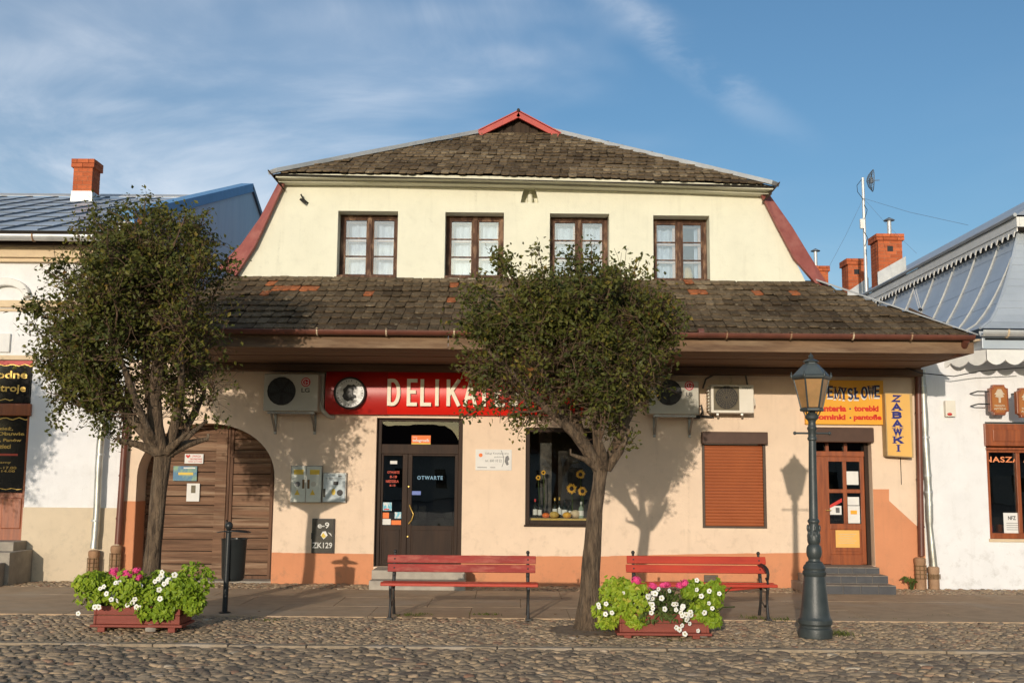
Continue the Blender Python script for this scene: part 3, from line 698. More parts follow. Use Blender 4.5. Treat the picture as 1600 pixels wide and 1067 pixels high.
# arched gate: two leaves of horizontal boards
gate = H('gate', MB().box(W(325, 800)[0] - .02, W(341, 800)[0], 18.42, 18.52, 0.02, g_top + .1), m_gatewood, bevel=.006)
def gpart(name, mb, mt, **k): return part(name, mb, mt, gate, **k)
gy = 18.47
lx0, lx1 = gx0 - .1, W(325, 800)[0] - .02; r0, r1 = W(341, 800)[0], gx1 + .1
z = .04; hs = [.19, .20, .18, .21, .22, .17, .15, .17, .21, .17, .17, .18, .2, .2]
for side, (a, b) in enumerate(((lx0, lx1), (r0 + .10, W(411, 800)[0]))):
    z = .05 + side * .03; i = side * 3
    while z < g_top:
        h = hs[i % len(hs)] + random.uniform(-.015, .015); i += 1
        mb = MB().box(a, b, gy + random.uniform(0, .012), gy + .05, z + .006, z + h - .006)
        mb.v = [(p[0], p[1], p[2] + .004 * math.sin(p[0] * 3 + i)) for p in mb.v]
        gpart('plank', mb, m_gatewood, bevel=.005); z += h
for a, b, yy in ((r0 + .004, r0 + .045, 18.44), (r0 + .05, r0 + .10, 18.45), (W(411, 800)[0], W(416, 800)[0], 18.45), (W(417, 800)[0], gx1 + .1, 18.43)):
    gpart('stile', MB().box(a, b, yy, 18.52, .03, g_top + .05), m_gateframe, bevel=.005)
gpart('rail', MB().box(r0 + .05, W(416, 800)[0], 18.435, 18.52, W(380, 714)[1], W(380, 708)[1]), m_gateframe, bevel=.004)
gpart('rail', MB().box(r0 + .05, W(416, 800)[0], 18.44, 18.52, .02, .07), m_gateframe, bevel=.004)
gpart('handle', MB().tube([(r0 + .03, 18.43, .98), (r0 + .03, 18.40, .97), (r0 + .03, 18.40, .86), (r0 + .03, 18.43, .85)], .008, 6), m_iron, smooth=40)
gpart('light_stop_board', MB().box(gx0 - .15, gx1 + .15, 18.53, 18.56, 0, g_top + .12), m_darkwood)  # dark board added behind the planks to stop sky light showing through the gaps
gpart('threshold', MB().box(gx0 + .002, gx1 - .002, 18.02, 18.54, -.05, .02), m_stone)

# shop door
def frame_mb(x0, x1, z0, z1, y0, y1, w, wb=None, wt=None):
    mb = MB(); wb = w if wb is None else wb; wt = w if wt is None else wt
    mb.box(x0, x0 + w, y0, y1, z0, z1); mb.box(x1 - w, x1, y0, y1, z0, z1)
    if wb > 0: mb.box(x0 + w, x1 - w, y0 + .001, y1, z0, z0 + wb)
    if wt > 0: mb.box(x0 + w, x1 - w, y0 + .001, y1, z1 - wt, z1)
    return mb
def xz(px, py, Y=18.0): return W(px, py, Y)
yd = 18.14
door = H('shop_door', frame_mb(dx0, dx1, dz0, dz1, yd - .02, yd + .10, .075, 0, .05), m_shopframe, bevel=.006)
D = lambda n, mb, mt, **k: part(n, mb, mt, door, **k)
px_ = lambda a: W(a, 780, yd)[0]
pz_ = lambda a: W(655, a, yd)[1]
D('transom_bar', MB().box(dx0 + .075, dx1 - .075, yd - .012, yd + .08, pz_(709), pz_(694)), m_shopframe, bevel=.006)
D('transom_pane', MB().box(dx0 + .075, dx1 - .075, yd + .03, yd + .036, pz_(694), dz1 - .05), m_transom)
def leaf(x0, x1, pane, name='door_leaf'):
    mb = MB(); a, b, c, d = pane; y0, y1 = yd + .01, yd + .06
    mb.box(x0, a, y0, y1, dz0 + .01, pz_(709)); mb.box(b, x1, y0, y1, dz0 + .01, pz_(709))
    mb.box(a, b, y0 + .001, y1, d, pz_(709)); mb.box(a, b, y0 + .001, y1, dz0 + .01, c)
    mb.box(a + .03, b - .03, y0 - .012, y0, dz0 + .10, c - .07)
    D(name, mb, m_shopframe, bevel=.005)
    D('door_pane', MB().box(a, b, yd + .035, yd + .041, c, d), m_shopglass)
leaf(dx0 + .077, px_(636), (px_(598), px_(628), pz_(821), pz_(712)))
leaf(px_(636) + .004, dx1 - .077, (px_(643), px_(710), pz_(821), pz_(712)))
hx = px_(640)
D('door_handle', MB().tube([(hx, yd + .01, pz_(789)), (hx + .02, yd - .05, pz_(793)), (hx + .075, yd - .07, pz_(803)), (hx + .045, yd - .06, pz_(812)), (hx - .01, yd + .01, pz_(818))], .010, 8), m_gold, smooth=50)
D('lock', MB().lathe([(.012, 0), (.012, .01)], 10).xf(Matrix.Translation((px_(638), yd + .01, pz_(838))) @ Matrix.Rotation(R_(90), 4, 'X')), m_gold)
D('lock', MB().lathe([(.012, 0), (.012, .01)], 10).xf(Matrix.Translation((px_(638), yd + .01, pz_(760))) @ Matrix.Rotation(R_(90), 4, 'X')), m_gold)
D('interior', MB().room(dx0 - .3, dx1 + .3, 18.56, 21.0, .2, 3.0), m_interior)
mb = MB()
for i in range(9):
    a = dx0 + .1 + i * .16; mb.box(a, a + .12, 19.6 + random.uniform(0, .4), 20.1, .5, .9 + random.uniform(0, .35))
mb.box(dx0, dx1 + .2, 19.4, 20.3, .27, .98); D('shop_counter', mb, m_intmid)
ys = yd + .034
def sticker(a, b, c, d, mt, name='sticker', lab=None):
    return D(name, MB().box(px_(a), px_(c), ys - .004, ys, pz_(d), pz_(b)), mt, label=lab)
s = sticker(598, 785, 612, 798, m_cyan); sticker(598, 801, 608, 810, m_orange); sticker(617, 800, 627, 810, m_cyan)
sticker(598, 811, 611, 820, m_paper); sticker(612, 813, 627, 820, m_orange); sticker(608, 720, 619, 725, m_paper); sticker(643, 767, 657, 773, m_bluetag)
D('sticker', MB().box(px_(600), px_(608), ys - .006, ys - .004, pz_(797), pz_(795)), m_redink)
text_mesh('OTWARTE', m_skyblue, 'lettering', door, px_(651), px_(691), pz_(749), pz_(743), ys, .003, .03, spacing=1.25)
for t, a, b, c, d in (('OTWARTE', 604, 736, 623, 740), ('8-18', 608, 743, 619, 747), ('NIEDZIELA', 602, 750, 622, 754), ('8-15', 608, 757, 617, 760)):
    text_mesh(t, m_redlet, 'lettering', door, px_(a), px_(c), pz_(d), pz_(b), ys, .003, .02)
so = D('sticker', MB().box(px_(641), px_(671), yd + .022, yd + .029, pz_(694), pz_(680)), m_orange)
text_mesh('Sklep', m_paper, 'lettering', door, px_(643), px_(650), pz_(684.5), pz_(682), yd + .022, .002)
text_mesh('telegrosik', m_paper, 'lettering', door, px_(642.5), px_(669.5), pz_(691), pz_(685.5), yd + .022, .002, .03)
D('sticker_stripe', MB().box(px_(641), px_(671), yd + .019, yd + .0215, pz_(694), pz_(692)), m_yellow)
st = H('door_step', MB().box(W(576, 910, 17)[0], W(727, 910, 17)[0], 17.02, 17.36, -.05, .135), m_concrete, bevel=.012)
H('door_step', MB().box(W(580, 900, 17.3)[0], W(726, 900, 17.3)[0], 17.34, 18.14, -.05, .268), m_concrete, bevel=.012)

# shop window with its display behind the glass
win = H('shop_window', frame_mb(sx0, sx1, sz0, sz1, 18.05, 18.15, .07), m_shopframe, bevel=.006)
Wn = lambda n, mb, mt, **k: part(n, mb, mt, win, **k)
Wn('pane', MB().box(sx0 + .07, sx1 - .07, 18.10, 18.106, sz0 + .07, sz1 - .07), m_clearglass)
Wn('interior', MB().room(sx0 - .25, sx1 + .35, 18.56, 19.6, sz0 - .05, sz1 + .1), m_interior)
Wn('display_shelf', MB().box(sx0 + .02, sx1 - .02, 18.16, 18.85, sz0, sz0 + .10), m_straw)
Wn('display_panel', MB().box(W(842, 740, 18.9)[0], W(862, 740, 18.9)[0], 18.95, 19.0, sz0 + .1, sz1), m_intmid)
SHELF = sz0 + .10
H('window_sill', MB().box(sx0 - .02, sx1 + .02, 17.97, 18.05, sz0 - .03, sz0), m_shopframe, bevel=.005)

# closed roller shutter
sh = H('roller_shutter', frame_mb(rx0, rx1, rz0, rz1, 18.0 - .012, 18.10, .045, .035, .02), m_rail, bevel=.004)
zt = W(1147, 694)[1]; n = 26; zb = rz0 + .035; hh = (zt - zb) / n
slat_me = None
for i in range(n):
    mb = MB(); x0_, x1_ = rx0 + .045, rx1 - .045; a = zb + i * hh
    prof = [(18.047, .0), (18.040, .15), (18.036, .5), (18.041, .85), (18.047, .97), (18.07, .97), (18.07, 0)]
    mb.v = [(x0_, yy, a + h * hh) for yy, h in prof] + [(x1_, yy, a + h * hh) for yy, h in prof]
    k = len(prof); mb.f = [tuple(range(k)), tuple(range(2*k - 1, k - 1, -1))] + [(j + k, (j+1) % k + k, (j+1) % k, j) for j in range(k)]
    part('slat', mb, m_shutter, sh)
part('shutter_box', MB().prism([(rx0 - .012, zt), (rx1 + .014, zt), (rx1 + .014, rz1 + .01), (rx0 - .012, rz1 + .01)], 17.86, 18.03), m_shutbox, sh, bevel=.012)

# right-hand shop door with a raised shutter box over it
ye = 18.20
rd = H('glazed_door', frame_mb(ex0, ex1, ez0, ez1, ye - .03, ye + .1, .065, 0, .05), m_shopframe, bevel=.006)
E = lambda n, mb, mt, **k: part(n, mb, mt, rd, **k)
qx = lambda a: W(a, 780, ye)[0]
qz = lambda a: W(1320, a, ye)[1]
E('shutter_box', MB().prism([(ex0 - .03, qz(692)), (ex1 + .02, qz(692)), (ex1 + .02, qz(669)), (ex0 - .03, qz(669))], 17.90, 18.02), m_shutbox, bevel=.015)
E('transom_bar', MB().box(ex0 + .065, ex1 - .065, ye - .02, ye + .07, qz(713), qz(705)), m_orangewood, bevel=.004)
for a in (1292, 1321):
    E('mullion', MB().box(qx(a), qx(a + 5), ye, ye + .05, qz(705), qz(692)), m_orangewood)
E('transom_pane', MB().box(ex0 + .065, ex1 - .065, ye + .05, ye + .055, qz(705), qz(692) + .01), m_transom)
a0, a1 = ex0 + .068, ex1 - .068
mb = MB(); y0, y1 = ye + .0, ye + .05
mb.box(a0, qx(1296), y0, y1, ez0 + .01, qz(713)); mb.box(qx(1345), a1, y0, y1, ez0 + .01, qz(713))
for zt_, zb_ in ((721, 713.2), (770, 764), (827, 818), (882, 866)):
    mb.box(qx(1296), qx(1345), y0 + .001, y1, qz(max(zt_, zb_)), qz(min(zt_, zb_)))
mb.box(qx(1318), qx(1324), y0 + .002, y1, qz(818), qz(721)); mb.box(qx(1296), qx(1345), y0 + .012, y1, qz(866), qz(827))
mb.box(qx(1301), qx(1340), y0 + .002, y0 + .012, qz(861), qz(832))
E('door_leaf', mb, m_orangewood, bevel=.005)
for a, b in ((1296, 1318), (1324, 1345)):
    for c, d in ((721, 764), (770, 818)):
        E('door_pane', MB().box(qx(a), qx(b), ye + .028, ye + .033, qz(d), qz(c)), m_shopglass)
E('door_handle', MB().tube([(qx(1290), ye, qz(797)), (qx(1290), ye - .05, qz(797)), (qx(1297), ye - .055, qz(797))], .008, 6), m_gold, smooth=50)
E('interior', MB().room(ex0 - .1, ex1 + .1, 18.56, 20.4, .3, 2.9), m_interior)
mb = MB()
for i in range(10): 
    a = ex0 + .05 + (i % 5) * .17; b = .5 + (i // 5) * .55; mb.box(a, a + .13, 18.7, 18.9, b, b + random.uniform(.2, .5))
E('shop_goods', mb, m_intmid)
yf = ye + .027
def note(a, b, c, d, mt, y=yf): return E('notice', MB().box(qx(a), qx(c), y - .004, y, qz(d), qz(b)), mt)
note(1323.5, 736, 1343, 757, m_paper); note(1325, 776, 1343, 789, m_paper); note(1325, 790, 1343.5, 817, m_paper); note(1297, 790, 1315, 804, m_paper)
E('notice', MB().slab([(qx(1297), yf - .006, qz(789)), (qx(1316), yf - .006, qz(778)), (qx(1316), yf - .006, qz(784)), (qx(1297), yf - .006, qz(794))], (0, .003, 0)), m_redink)
note(1304, 828, 1341, 855, m_boxyellow, ye + .001)
E('print', MB().box(qx(1329), qx(1339), yf - .008, yf - .005, qz(803), qz(797)), m_signyellow)
E('print', MB().box(qx(1306), qx(1312), yf - .008, yf - .005, qz(801), qz(793)), m_dialgrey)
for i in range(5): E('print', MB().box(qx(1308 + (i % 2) * 2), qx(1336 - (i % 3) * 3), ye - .006, ye - .0035, qz(834.6 + i * 3.4), qz(833.8 + i * 3.4)), m_trim)
steps = H('steps', MB().box(W(1262, 915, 17)[0], W(1400, 915, 17)[0] - .01, 16.99, 18.0, -.05, .118), m_concrete)
for i, (px1, yfr, z1, z0_) in enumerate(((1400, 16.97, .132, -.03), (1388, 17.30, .252, .136), (1375, 17.63, .352, .256))):
    xa, xb = W(1262, 905, yfr)[0] + i * .03, W(px1, 905, yfr)[0]
    k = 5; w = (xb - xa) / k
    for j in range(k):
        part('step_tile', MB().box(xa + j*w + .003, xa + (j+1)*w - .003, yfr, yfr + .014, z0_, z1 - .014), m_bintile, steps, bevel=.002)
        part('step_tile', MB().box(xa + j*w + .003, xa + (j+1)*w - .003, yfr - .006, yfr + (.335 if i < 2 else .60), z1 - .012, z1), m_bintile if j % 1 else m_stepedge, steps, bevel=.003)
    if i: part('step_core', MB().box(xa, xb - .004, yfr + .015, 18.2 if i == 2 else 18.0, z0_ - .02, z1 - .013), m_concrete, steps)

# vent grille in the base band
vg = H('vent_grille', MB().box(*rect(1100, 898, 1121, 912)[:2], 17.985, 17.993, *rect(1100, 898, 1121, 912)[2:]), m_dialgrey)
a, b, c, d = rect(1100, 898, 1121, 912); mb = MB()
for i in range(8): mb.box(a + (b - a) * i / 7 - .004, a + (b - a) * i / 7 + .004, 17.972, 17.984, c, d)
for i in range(6): mb.box(a, b, 17.975, 17.983, c + (d - c) * i / 5 - .004, c + (d - c) * i / 5 + .004)
part('grille_bars', mb, m_rust, vg)

# soffit, fascia and gutter of the deep eaves
YE = 15.55
eL, eR = on(196, 515, YE).x, on(1522, 524, YE).x
fz0, fz1 = W(800, 546, 15.6)[1], W(800, 520, 15.6)[1]
H('fascia_board', MB().box(eL, on(700, 540, 15.6).x, 15.58, 15.62, fz0, fz1), m_fascia, bevel=.004)
H('fascia_board', MB().box(on(700, 540, 15.6).x + .004, on(1518, 545, 15.6).x, 15.575, 15.62, fz0 - .006, fz1 - .004), m_fascia, bevel=.004)
for i in range(9):
    a = 15.625 + i * .264
    H('soffit_board', MB().box(eL + .01, on(1518, 545, 15.6).x - .01, a, a + .255, SOF + random.uniform(0, .012), SOF + .04), m_soffit, bevel=.004)
H('eave_beam', MB().box(eL, XR, 17.80, 17.99, SOF - .12, SOF - .003), m_soffit, bevel=.01)
H('eave_end_board', MB().slab([(eR - .03, 15.58, fz0), (eR - .03, 18, fz0), (eR - .03, 18, 4.6), (eR - .03, 15.58, fz1)], (.03, 0, 0)), m_fascia)
gz = W(800, 521.5, 15.47)[1]; gx_end = on(1522, 527, 15.47).x
gut = H('gutter', MB(), m_copper)
mb = MB(); n = 10; prof = [(15.475 + .068 * math.cos(R_(t)), gz + .03 + .068 * math.sin(R_(t))) for t in np.linspace(180, 360, n)]
prof2 = [(15.475 + .060 * math.cos(R_(t)), gz + .034 + .060 * math.sin(R_(t))) for t in np.linspace(360, 180, n)]
pr = prof + prof2; k = len(pr)
mb.v = [(eL, a, b) for a, b in pr] + [(gx_end, a, b) for a, b in pr]
mb.f = [(j, (j+1) % k, (j+1) % k + k, j + k) for j in range(k)] + [tuple(range(k)), tuple(range(2*k-1, k-1, -1))]
part('gutter_trough', mb, m_copper, gut, smooth=40)
for a in (496, 604, 710, 1135, 1235, 1332, 1423):
    xx = on(a, 520, 15.47).x; mb = MB()
    mb.tube([(xx, 15.475 + .074 * math.cos(R_(t)), gz + .03 + .074 * math.sin(R_(t))) for t in (178, 200, 230, 260, 290)], .012, 6)
    mb.bar((xx, 15.40, gz + .05), (xx, 15.56, gz + .06), .025, .006)
    part('gutter_bracket', mb, m_clay if a % 2 else m_trim, gut)
for a in (770, 1095): part('gutter_joint', MB().tube([(on(a, 520, 15.47).x + q, 15.475, gz + .03) for q in (-.04, .04)], .073, 12), m_copper, gut)

# mossy plain-tile roofs
def tile_shape(w, L_, t):
    b = w / 2
    out = [(-b, .03), (-b * .75, .008), (0, -.004), (b * .75, .008), (b, .03), (b, L_), (-b, L_)]
    crown = [.0, .004, .007, .004, 0, 0, 0]; n = len(out)
    vs = [(x, y, c) for (x, y), c in zip(out, crown)] + [(x, y, -t) for x, y in out]
    fs = [tuple(range(n)), tuple(range(2*n - 1, n - 1, -1))] + [(i + n, (i+1) % n + n, (i+1) % n, i) for i in range(n)]
    return vs, fs
def tile_roof(parent, surf, Lslope, rows, w, xlim, seed, own, own_rows, tintf, skip=None, mbase=m_tile, name='roof_tile'):
    """surf(u, v) gives (point, slope direction, normal); tiles are laid in broken bond with the wear of an old roof."""
    r_ = random.Random(seed); ex = Lslope / rows; vs, fs = tile_shape(w * .965, ex * 1.28, .017)
    MEs = []
    for i in range(16):
        me = bpy.data.meshes.new(name); me.from_pydata(vs, [], fs); me.materials.append(mbase); me.update(); set_tint(me, (i + .5) / 16); MEs.append(me)
    V = []; Fc = []; T = []; cnt = 0; off = WORLD_BASE[root_of(parent).name]
    tri = []
    for f in fs:
        for i in range(1, len(f) - 1): tri.append((f[0], f[i], f[i+1]))
    va = np.array(vs); ta = np.array(tri); oidx = 0
    for r in range(rows):
        v = r * ex; xl, xr = xlim(v + ex * .5)
        x = xl - (r % 2) * w * .5 + r_.uniform(-.02, .02); wob = r_.uniform(-.012, .012)
        while x < xr:
            if x < xl - w * .35 or x > xr - w * .45: x += w; continue
            u = x + w / 2; P, sd_, nn = surf(u, v); xa = sd_.cross(nn)
            ti = tintf(u, v, r, r_)
            rot = r_.gauss(0, .022); dz = abs(r_.gauss(0, .006)); lift = .030 + r_.gauss(0, .005); dv = r_.gauss(0, .009) + wob
            ydir = (sd_ * ex * 1.28 - nn * lift).normalized(); zdir = xa.cross(ydir).normalized()
            M = Matrix((xa, ydir, zdir)).transposed() @ Matrix.Rotation(rot, 3, 'Z') @ Matrix.Rotation(r_.gauss(0, .02), 3, 'Y')
            loc = P + sd_ * dv + nn * (lift + .022 + dz)
            if cnt < own and r in own_rows:
                o = bpy.data.objects.new(name, MEs[min(15, int(ti * 16))]); COL.objects.link(o); o.parent = parent
                M4 = M.to_4x4(); M4.translation = loc - off; o.matrix_local = M4; cnt += 1
            else:
                V.append(va @ np.array(M).T + np.array(loc - off)); Fc.append(ta + oidx); T.append(np.full(len(va), ti)); oidx += len(va)
            x += w + r_.uniform(-.004, .004)
    o = bpy.data.objects.new(name + 's', np_mesh(name + 's', np.concatenate(V), np.concatenate(Fc), mbase, False, np.concatenate(T))); link(o); o.parent = parent; o['kind'] = 'stuff'
ez_, wz_ = W(800, 518.5, YE)[1] - .03, W(800, 437, 18.0)[1] - .02
sv = Vector((0, 18.0 - YE, wz_ - ez_)); L1 = sv.length; sdir = sv.normalized(); snor = Vector((0, -sdir.z, sdir.y))
tL, tR = W(352, 432)[0], W(1268, 443)[0]
def surf1(u, v):
    sag = .016 * mnoise.noise(Vector((u * .5, v * .8, 1.7)))
    return Vector((u, YE, ez_)) + sdir * v + snor * sag, sdir, snor
deck = MB().add([(eL, YE, ez_), (eR, YE, ez_), (tR, 18.05, wz_), (tL, 18.05, wz_), (eR, 27, ez_), (tR, 27, wz_), (eL, 27, ez_), (tL, 27, wz_)], [(0, 1, 2, 3), (1, 4, 5, 2), (6, 0, 3, 7)])
lroof = H('lower_roof', deck, m_roofdeck)
ORANGE = [(418, 460), (440, 452), (452, 452), (464, 452), (476, 452), (488, 452), (500, 452), (576, 461), (712, 452), (683, 473), (700, 473), (1083, 448), (1078, 457), (1097, 457), (1026, 466), (1185, 458), (1237, 458), (420, 450)]
OP = []
for a, b in ORANGE:
    d = ray(a, b); t = (snor.dot(Vector((0, YE, ez_)) - Vector((0, 0, CAM_H)))) / snor.dot(d); p = Vector((0, 0, CAM_H)) + d * t; OP.append((p.x, (p - Vector((0, YE, ez_))).dot(sdir)))
def tint1(u, v, r, q):
    for a, b in OP:
        if abs(u - a) < .074 and 0 <= b - v < L1 / 10: return q.choice([.95, .99, .965])
    base = .28 + .32 * (v / L1) ** 1.5 + .40 * mnoise.noise(Vector((u * .8, v * 1.3, 5.0)))
    return min(.90, max(.02, base + q.gauss(0, .13)))
tile_roof(lroof, surf1, L1, 10, .150, lambda v: (eL + (tL - eL) * v / L1, eR + (tR - eR) * v / L1), 3, 300, range(0, 10), tint1)
# grey hip flashing on the right, in three lapped lengths
A = Vector((eR + .02, YE, ez_ + .06)); B = Vector((tR + .06, 18.0, wz_ + .07))
for i in range(3):
    p = A.lerp(B, i / 3); q = A.lerp(B, (i + 1) / 3 + .01)
    H('hip_flashing', MB().bar(p, q, .16, .02 + .004 * i, (.45, -.45, 1)), m_zinc, bevel=.004)

# mansard storey
ulx = [W(437, 281), W(425, 318), W(399, 381), W(369, 434)]
urx = [W(1187, 297), W(1213, 349), W(1240, 402), W(1260, 443)]
utl, utr = W(437, 279), W(1187, 293)
wins = [rect(527, 330, 621, 434), rect(695, 332, 787, 435), rect(859, 334, 952, 437), rect(1021, 337, 1109, 440)]
zlo = wz_ - .25; zhi = min(utl[1], utr[1]) - .02
bl, br = max(p[0] for p in ulx) + .02, min(p[0] for p in urx) - .02
uw = MB()
nich = rect(814, 289, 841, 317)
uw.grid_wall(bl, br, zlo, zhi, 18.0, 18.50, [(a, b, c, d) for a, b, c, d in wins] + [nich])
uw.prism([(bl, zlo)] + [(bl, zhi), (ulx[0][0], zhi)] + ulx[1:] + [(ulx[3][0] - .06, zlo)], 18.0, 18.50)
uw.prism([(br, zlo), (urx[3][0] + .06, zlo)] + urx[::-1][:3] + [(urx[0][0], zhi), (br, zhi)], 18.0, 18.50)
uw.prism([(ulx[0][0], zhi), (urx[0][0], zhi), (urx[0][0] - .02, utr[1] + .06), (ulx[0][0] + .02, utl[1] + .06)], 18.0, 18.50)
H('upper_wall', uw, m_cream)
# side slopes of the mansard running back, clad in faded red sheet
sd_mb = MB()
for lst in (ulx, urx):
    for p, q in zip(lst, lst[1:]):
        sd_mb.add([(p[0], 18.51, p[1]), (q[0], 18.51, q[1]), (q[0], 26.8, q[1]), (p[0], 26.8, p[1])], [(0, 1, 2, 3)])
H('side_slopes', sd_mb, m_redflash)
out_l = [W(434, 281, 17.9), W(404, 338, 17.9), W(374, 380, 17.9), W(338, 416, 17.9)]; in_l = [W(447, 282, 17.9), W(427, 325, 17.9), W(399, 385, 17.9), W(370, 430, 17.9)]
out_r = [W(1201, 297, 17.9), W(1240, 352, 17.9), W(1268, 398, 17.9), W(1301, 451, 17.9)]; in_r = [W(1186, 299, 17.9), W(1212, 351, 17.9), W(1240, 404, 17.9), W(1281, 452, 17.9)]
for o_, i_ in ((out_l, in_l), (out_r, in_r)):
    for k in range(3):
        poly = [Vector((o_[k][0], 17.99, o_[k][1])), Vector((i_[k][0], 17.86, i_[k][1])), Vector((i_[k+1][0], 17.86 - .004 * k, i_[k+1][1])), Vector((o_[k+1][0], 17.99, o_[k+1][1]))]
        c = (poly[0] + poly[3]) / 2; poly[3] += (poly[3] - poly[0]).normalized() * .02; poly[2] += (poly[2] - poly[1]).normalized() * .02
        H('verge_flashing', MB().slab(poly, (0, .10 + .004 * k, .0)), m_redflash, bevel=.008)
# statue niche under the eaves
nb = H('niche', MB().room(nich[0] + .004, nich[1] - .004, 18.02, 18.26, nich[2] + .004, nich[3] - .004), m_cream)
nx_c = (nich[0] + nich[1]) / 2; hw = (nich[1] - nich[0]) / 2
for sg in (-1, 1):
    poly = [(nx_c + sg * hw, nich[2]), (nx_c + sg * hw, nich[3])] + [(nx_c + sg * hw * t, nich[3] - .002 - (nich[3] - nich[2]) * .98 * (abs(t) ** 2.6)) for t in np.linspace(.25, 1, 8)]
    part('niche_surround', MB().prism([(nx_c + sg * hw, nich[3])] + [(nx_c + sg * hw * t, nich[3] - .002 - (nich[3] - nich[2]) * .9 * (abs(t) ** 3)) for t in np.linspace(.3, 1, 9)], 18.0 - .002, 18.05), m_cream, nb)
figp = [(.035, 0), (.045, .03), (.05, .10), (.038, .16), (.030, .175), (.022, .182), (.028, .20), (.026, .225), (.008, .24)]
part('statuette', MB().lathe(figp, 10, (nx_c + .01, 18.12, nich[2])), m_cream, nb, smooth=50)

# cornice and upper roof
YU = 17.58
uzl, uzr = on(425, 270, YU), on(1212, 289, YU)
def zeave(u): 
    t = (u - uzl.x) / (uzr.x - uzl.x); return uzl.z + (uzr.z - uzl.z) * t + .05 * math.sin(math.pi * t) - .035
cl, cr2 = W(434, 280, 17.8), W(1206, 292, 17.8)
for i in range(2):
    xs = np.linspace(cl[0], (cl[0] + cr2[0]) / 2 - .6, 9) if i == 0 else np.linspace((cl[0] + cr2[0]) / 2 - .595, cr2[0], 9)
    mb = MB()
    for a, b in zip(xs, xs[1:]):
        za, zb = zeave(a), zeave(b)
        mb.prism([(a, za - .03), (b, zb - .03), (b, zb + .035), (a, za + .035)], 17.64, 18.0)
        mb.prism([(a, za - .065), (b, zb - .065), (b, zb - .031), (a, za - .031)], 17.80 + .004 * i, 18.0)
    H('cornice', mb, m_cream)
zmid = (zeave(uzl.x) + zeave(uzr.x)) / 2; YT = YU + 2.92
PH2 = math.atan2(on(812, 206, YT).z - zmid - .05, YT - YU); s2 = Vector((0, math.cos(PH2), math.sin(PH2))); n2 = Vector((0, -math.sin(PH2), math.cos(PH2))); L2 = 2.92 / math.cos(PH2)
zt2 = zmid + L2 * s2.z
t2l, t2r = on(752, 207, YT).x, on(872, 210, YT).x
def surf2(u, v):
    f = 1 - v / L2; base = zmid + (zeave(u) - zmid) * f
    sag = .02 * mnoise.noise(Vector((u * .6, v * .8, 9.7)))
    return Vector((u, YU, base)) + s2 * v + n2 * sag, s2, n2
deck = MB()
P0, P1 = Vector((uzl.x, YU, zeave(uzl.x))), Vector((uzr.x, YU, zeave(uzr.x))); P2, P3 = Vector((t2r, YT, zt2)), Vector((t2l, YT, zt2))
deck.add([P0, P1, P2, P3, (uzr.x, 27, P1.z), (t2r, 27, zt2), (uzl.x, 27, P0.z), (t2l, 27, zt2)], [(0, 1, 2, 3), (1, 4, 5, 2), (6, 0, 3, 7), (3, 2, 5, 7)])
uroof = H('upper_roof', deck, m_roofdeck)
def tint2(u, v, r, q):
    return min(.86, max(.02, .50 + .40 * mnoise.noise(Vector((u * .7, v * 1.1, 2.0))) + q.gauss(0, .13)))
tile_roof(uroof, surf2, L2, 14, .142, lambda v: (uzl.x + (t2l - uzl.x) * v / L2, uzr.x + (t2r - uzr.x) * v / L2), 5, 0, (), tint2)
for a, b, k in ((P0, P3, 4), (P1, P2, 4)):
    for i in range(k):
        p = a.lerp(b, i / k) + Vector((0, 0, .055)); q = a.lerp(b, (i + 1) / k + .012) + Vector((0, 0, .055 + random.uniform(-.008, .008)))
        H('hip_flashing', MB().bar(p, q, .26, .07 + .004 * (i % 2), (-.3 if a is P0 else .3, -.3, 1)), m_zinc, bevel=.004)
for sgn, c in ((-1, P0), (1, P1)):
    H('eave_corner', MB().slab([c + Vector((-.03 * sgn, -.03, -.03)), c + Vector((.06 * sgn, -.05, .08)), c + Vector((.02 * sgn, .25, .06)), c + Vector((-.15 * sgn, .35, -.16))], (0, 0, -.03)), m_darkwood)
# gablet with red boards
ap = on(810, 176, YT - .16); bl_, br_ = on(747, 207, YT - .16), on(876, 211, YT - .16)
gb = H('gablet', MB().prism([(bl_.x + .05, bl_.z), (br_.x - .05, br_.z), (ap.x, ap.z - .05)], YT - .02, YT + .05), m_darkwood)
for k in range(7):
    a = bl_.x + .2 + (br_.x - bl_.x - .4) * k / 7; part('gablet_board', MB().box(a, a + .11, YT - .05, YT - .021, bl_.z - .05, bl_.z + max(.02, (1 - abs((a + .055 - ap.x) / ((br_.x - bl_.x) / 2))) * (ap.z - bl_.z) - .1)), m_darkwood, gb)
for e in (bl_, br_):
    d = (Vector((e.x, 0, e.z)) - Vector((ap.x, 0, ap.z))); nrm = Vector((d.z, 0, -d.x)).normalized(); nrm = nrm if nrm.z < 0 else -nrm
    p = Vector((ap.x, YT - .22, ap.z)); q = Vector((e.x, YT - .22, e.z))
    part('barge_board', MB().slab([p, q, q + nrm * .10, p + nrm * .10 + Vector((0, 0, -.01))], (0, .06, 0)), m_redpaint, gb, bevel=.006)
    part('gablet_roof', MB().slab([p + Vector((0, 0, .012)), q + Vector((0, 0, .012)), q + Vector((0, 6.5, .012)), p + Vector((0, 6.5, .012))], -nrm * .02), m_redpaint, gb)
part('ridge_cap', MB().tube([(ap.x, YT - .26, ap.z + .02), (ap.x, YT + 6.3, ap.z + .02)], .03, 8), m_darkwood, gb)

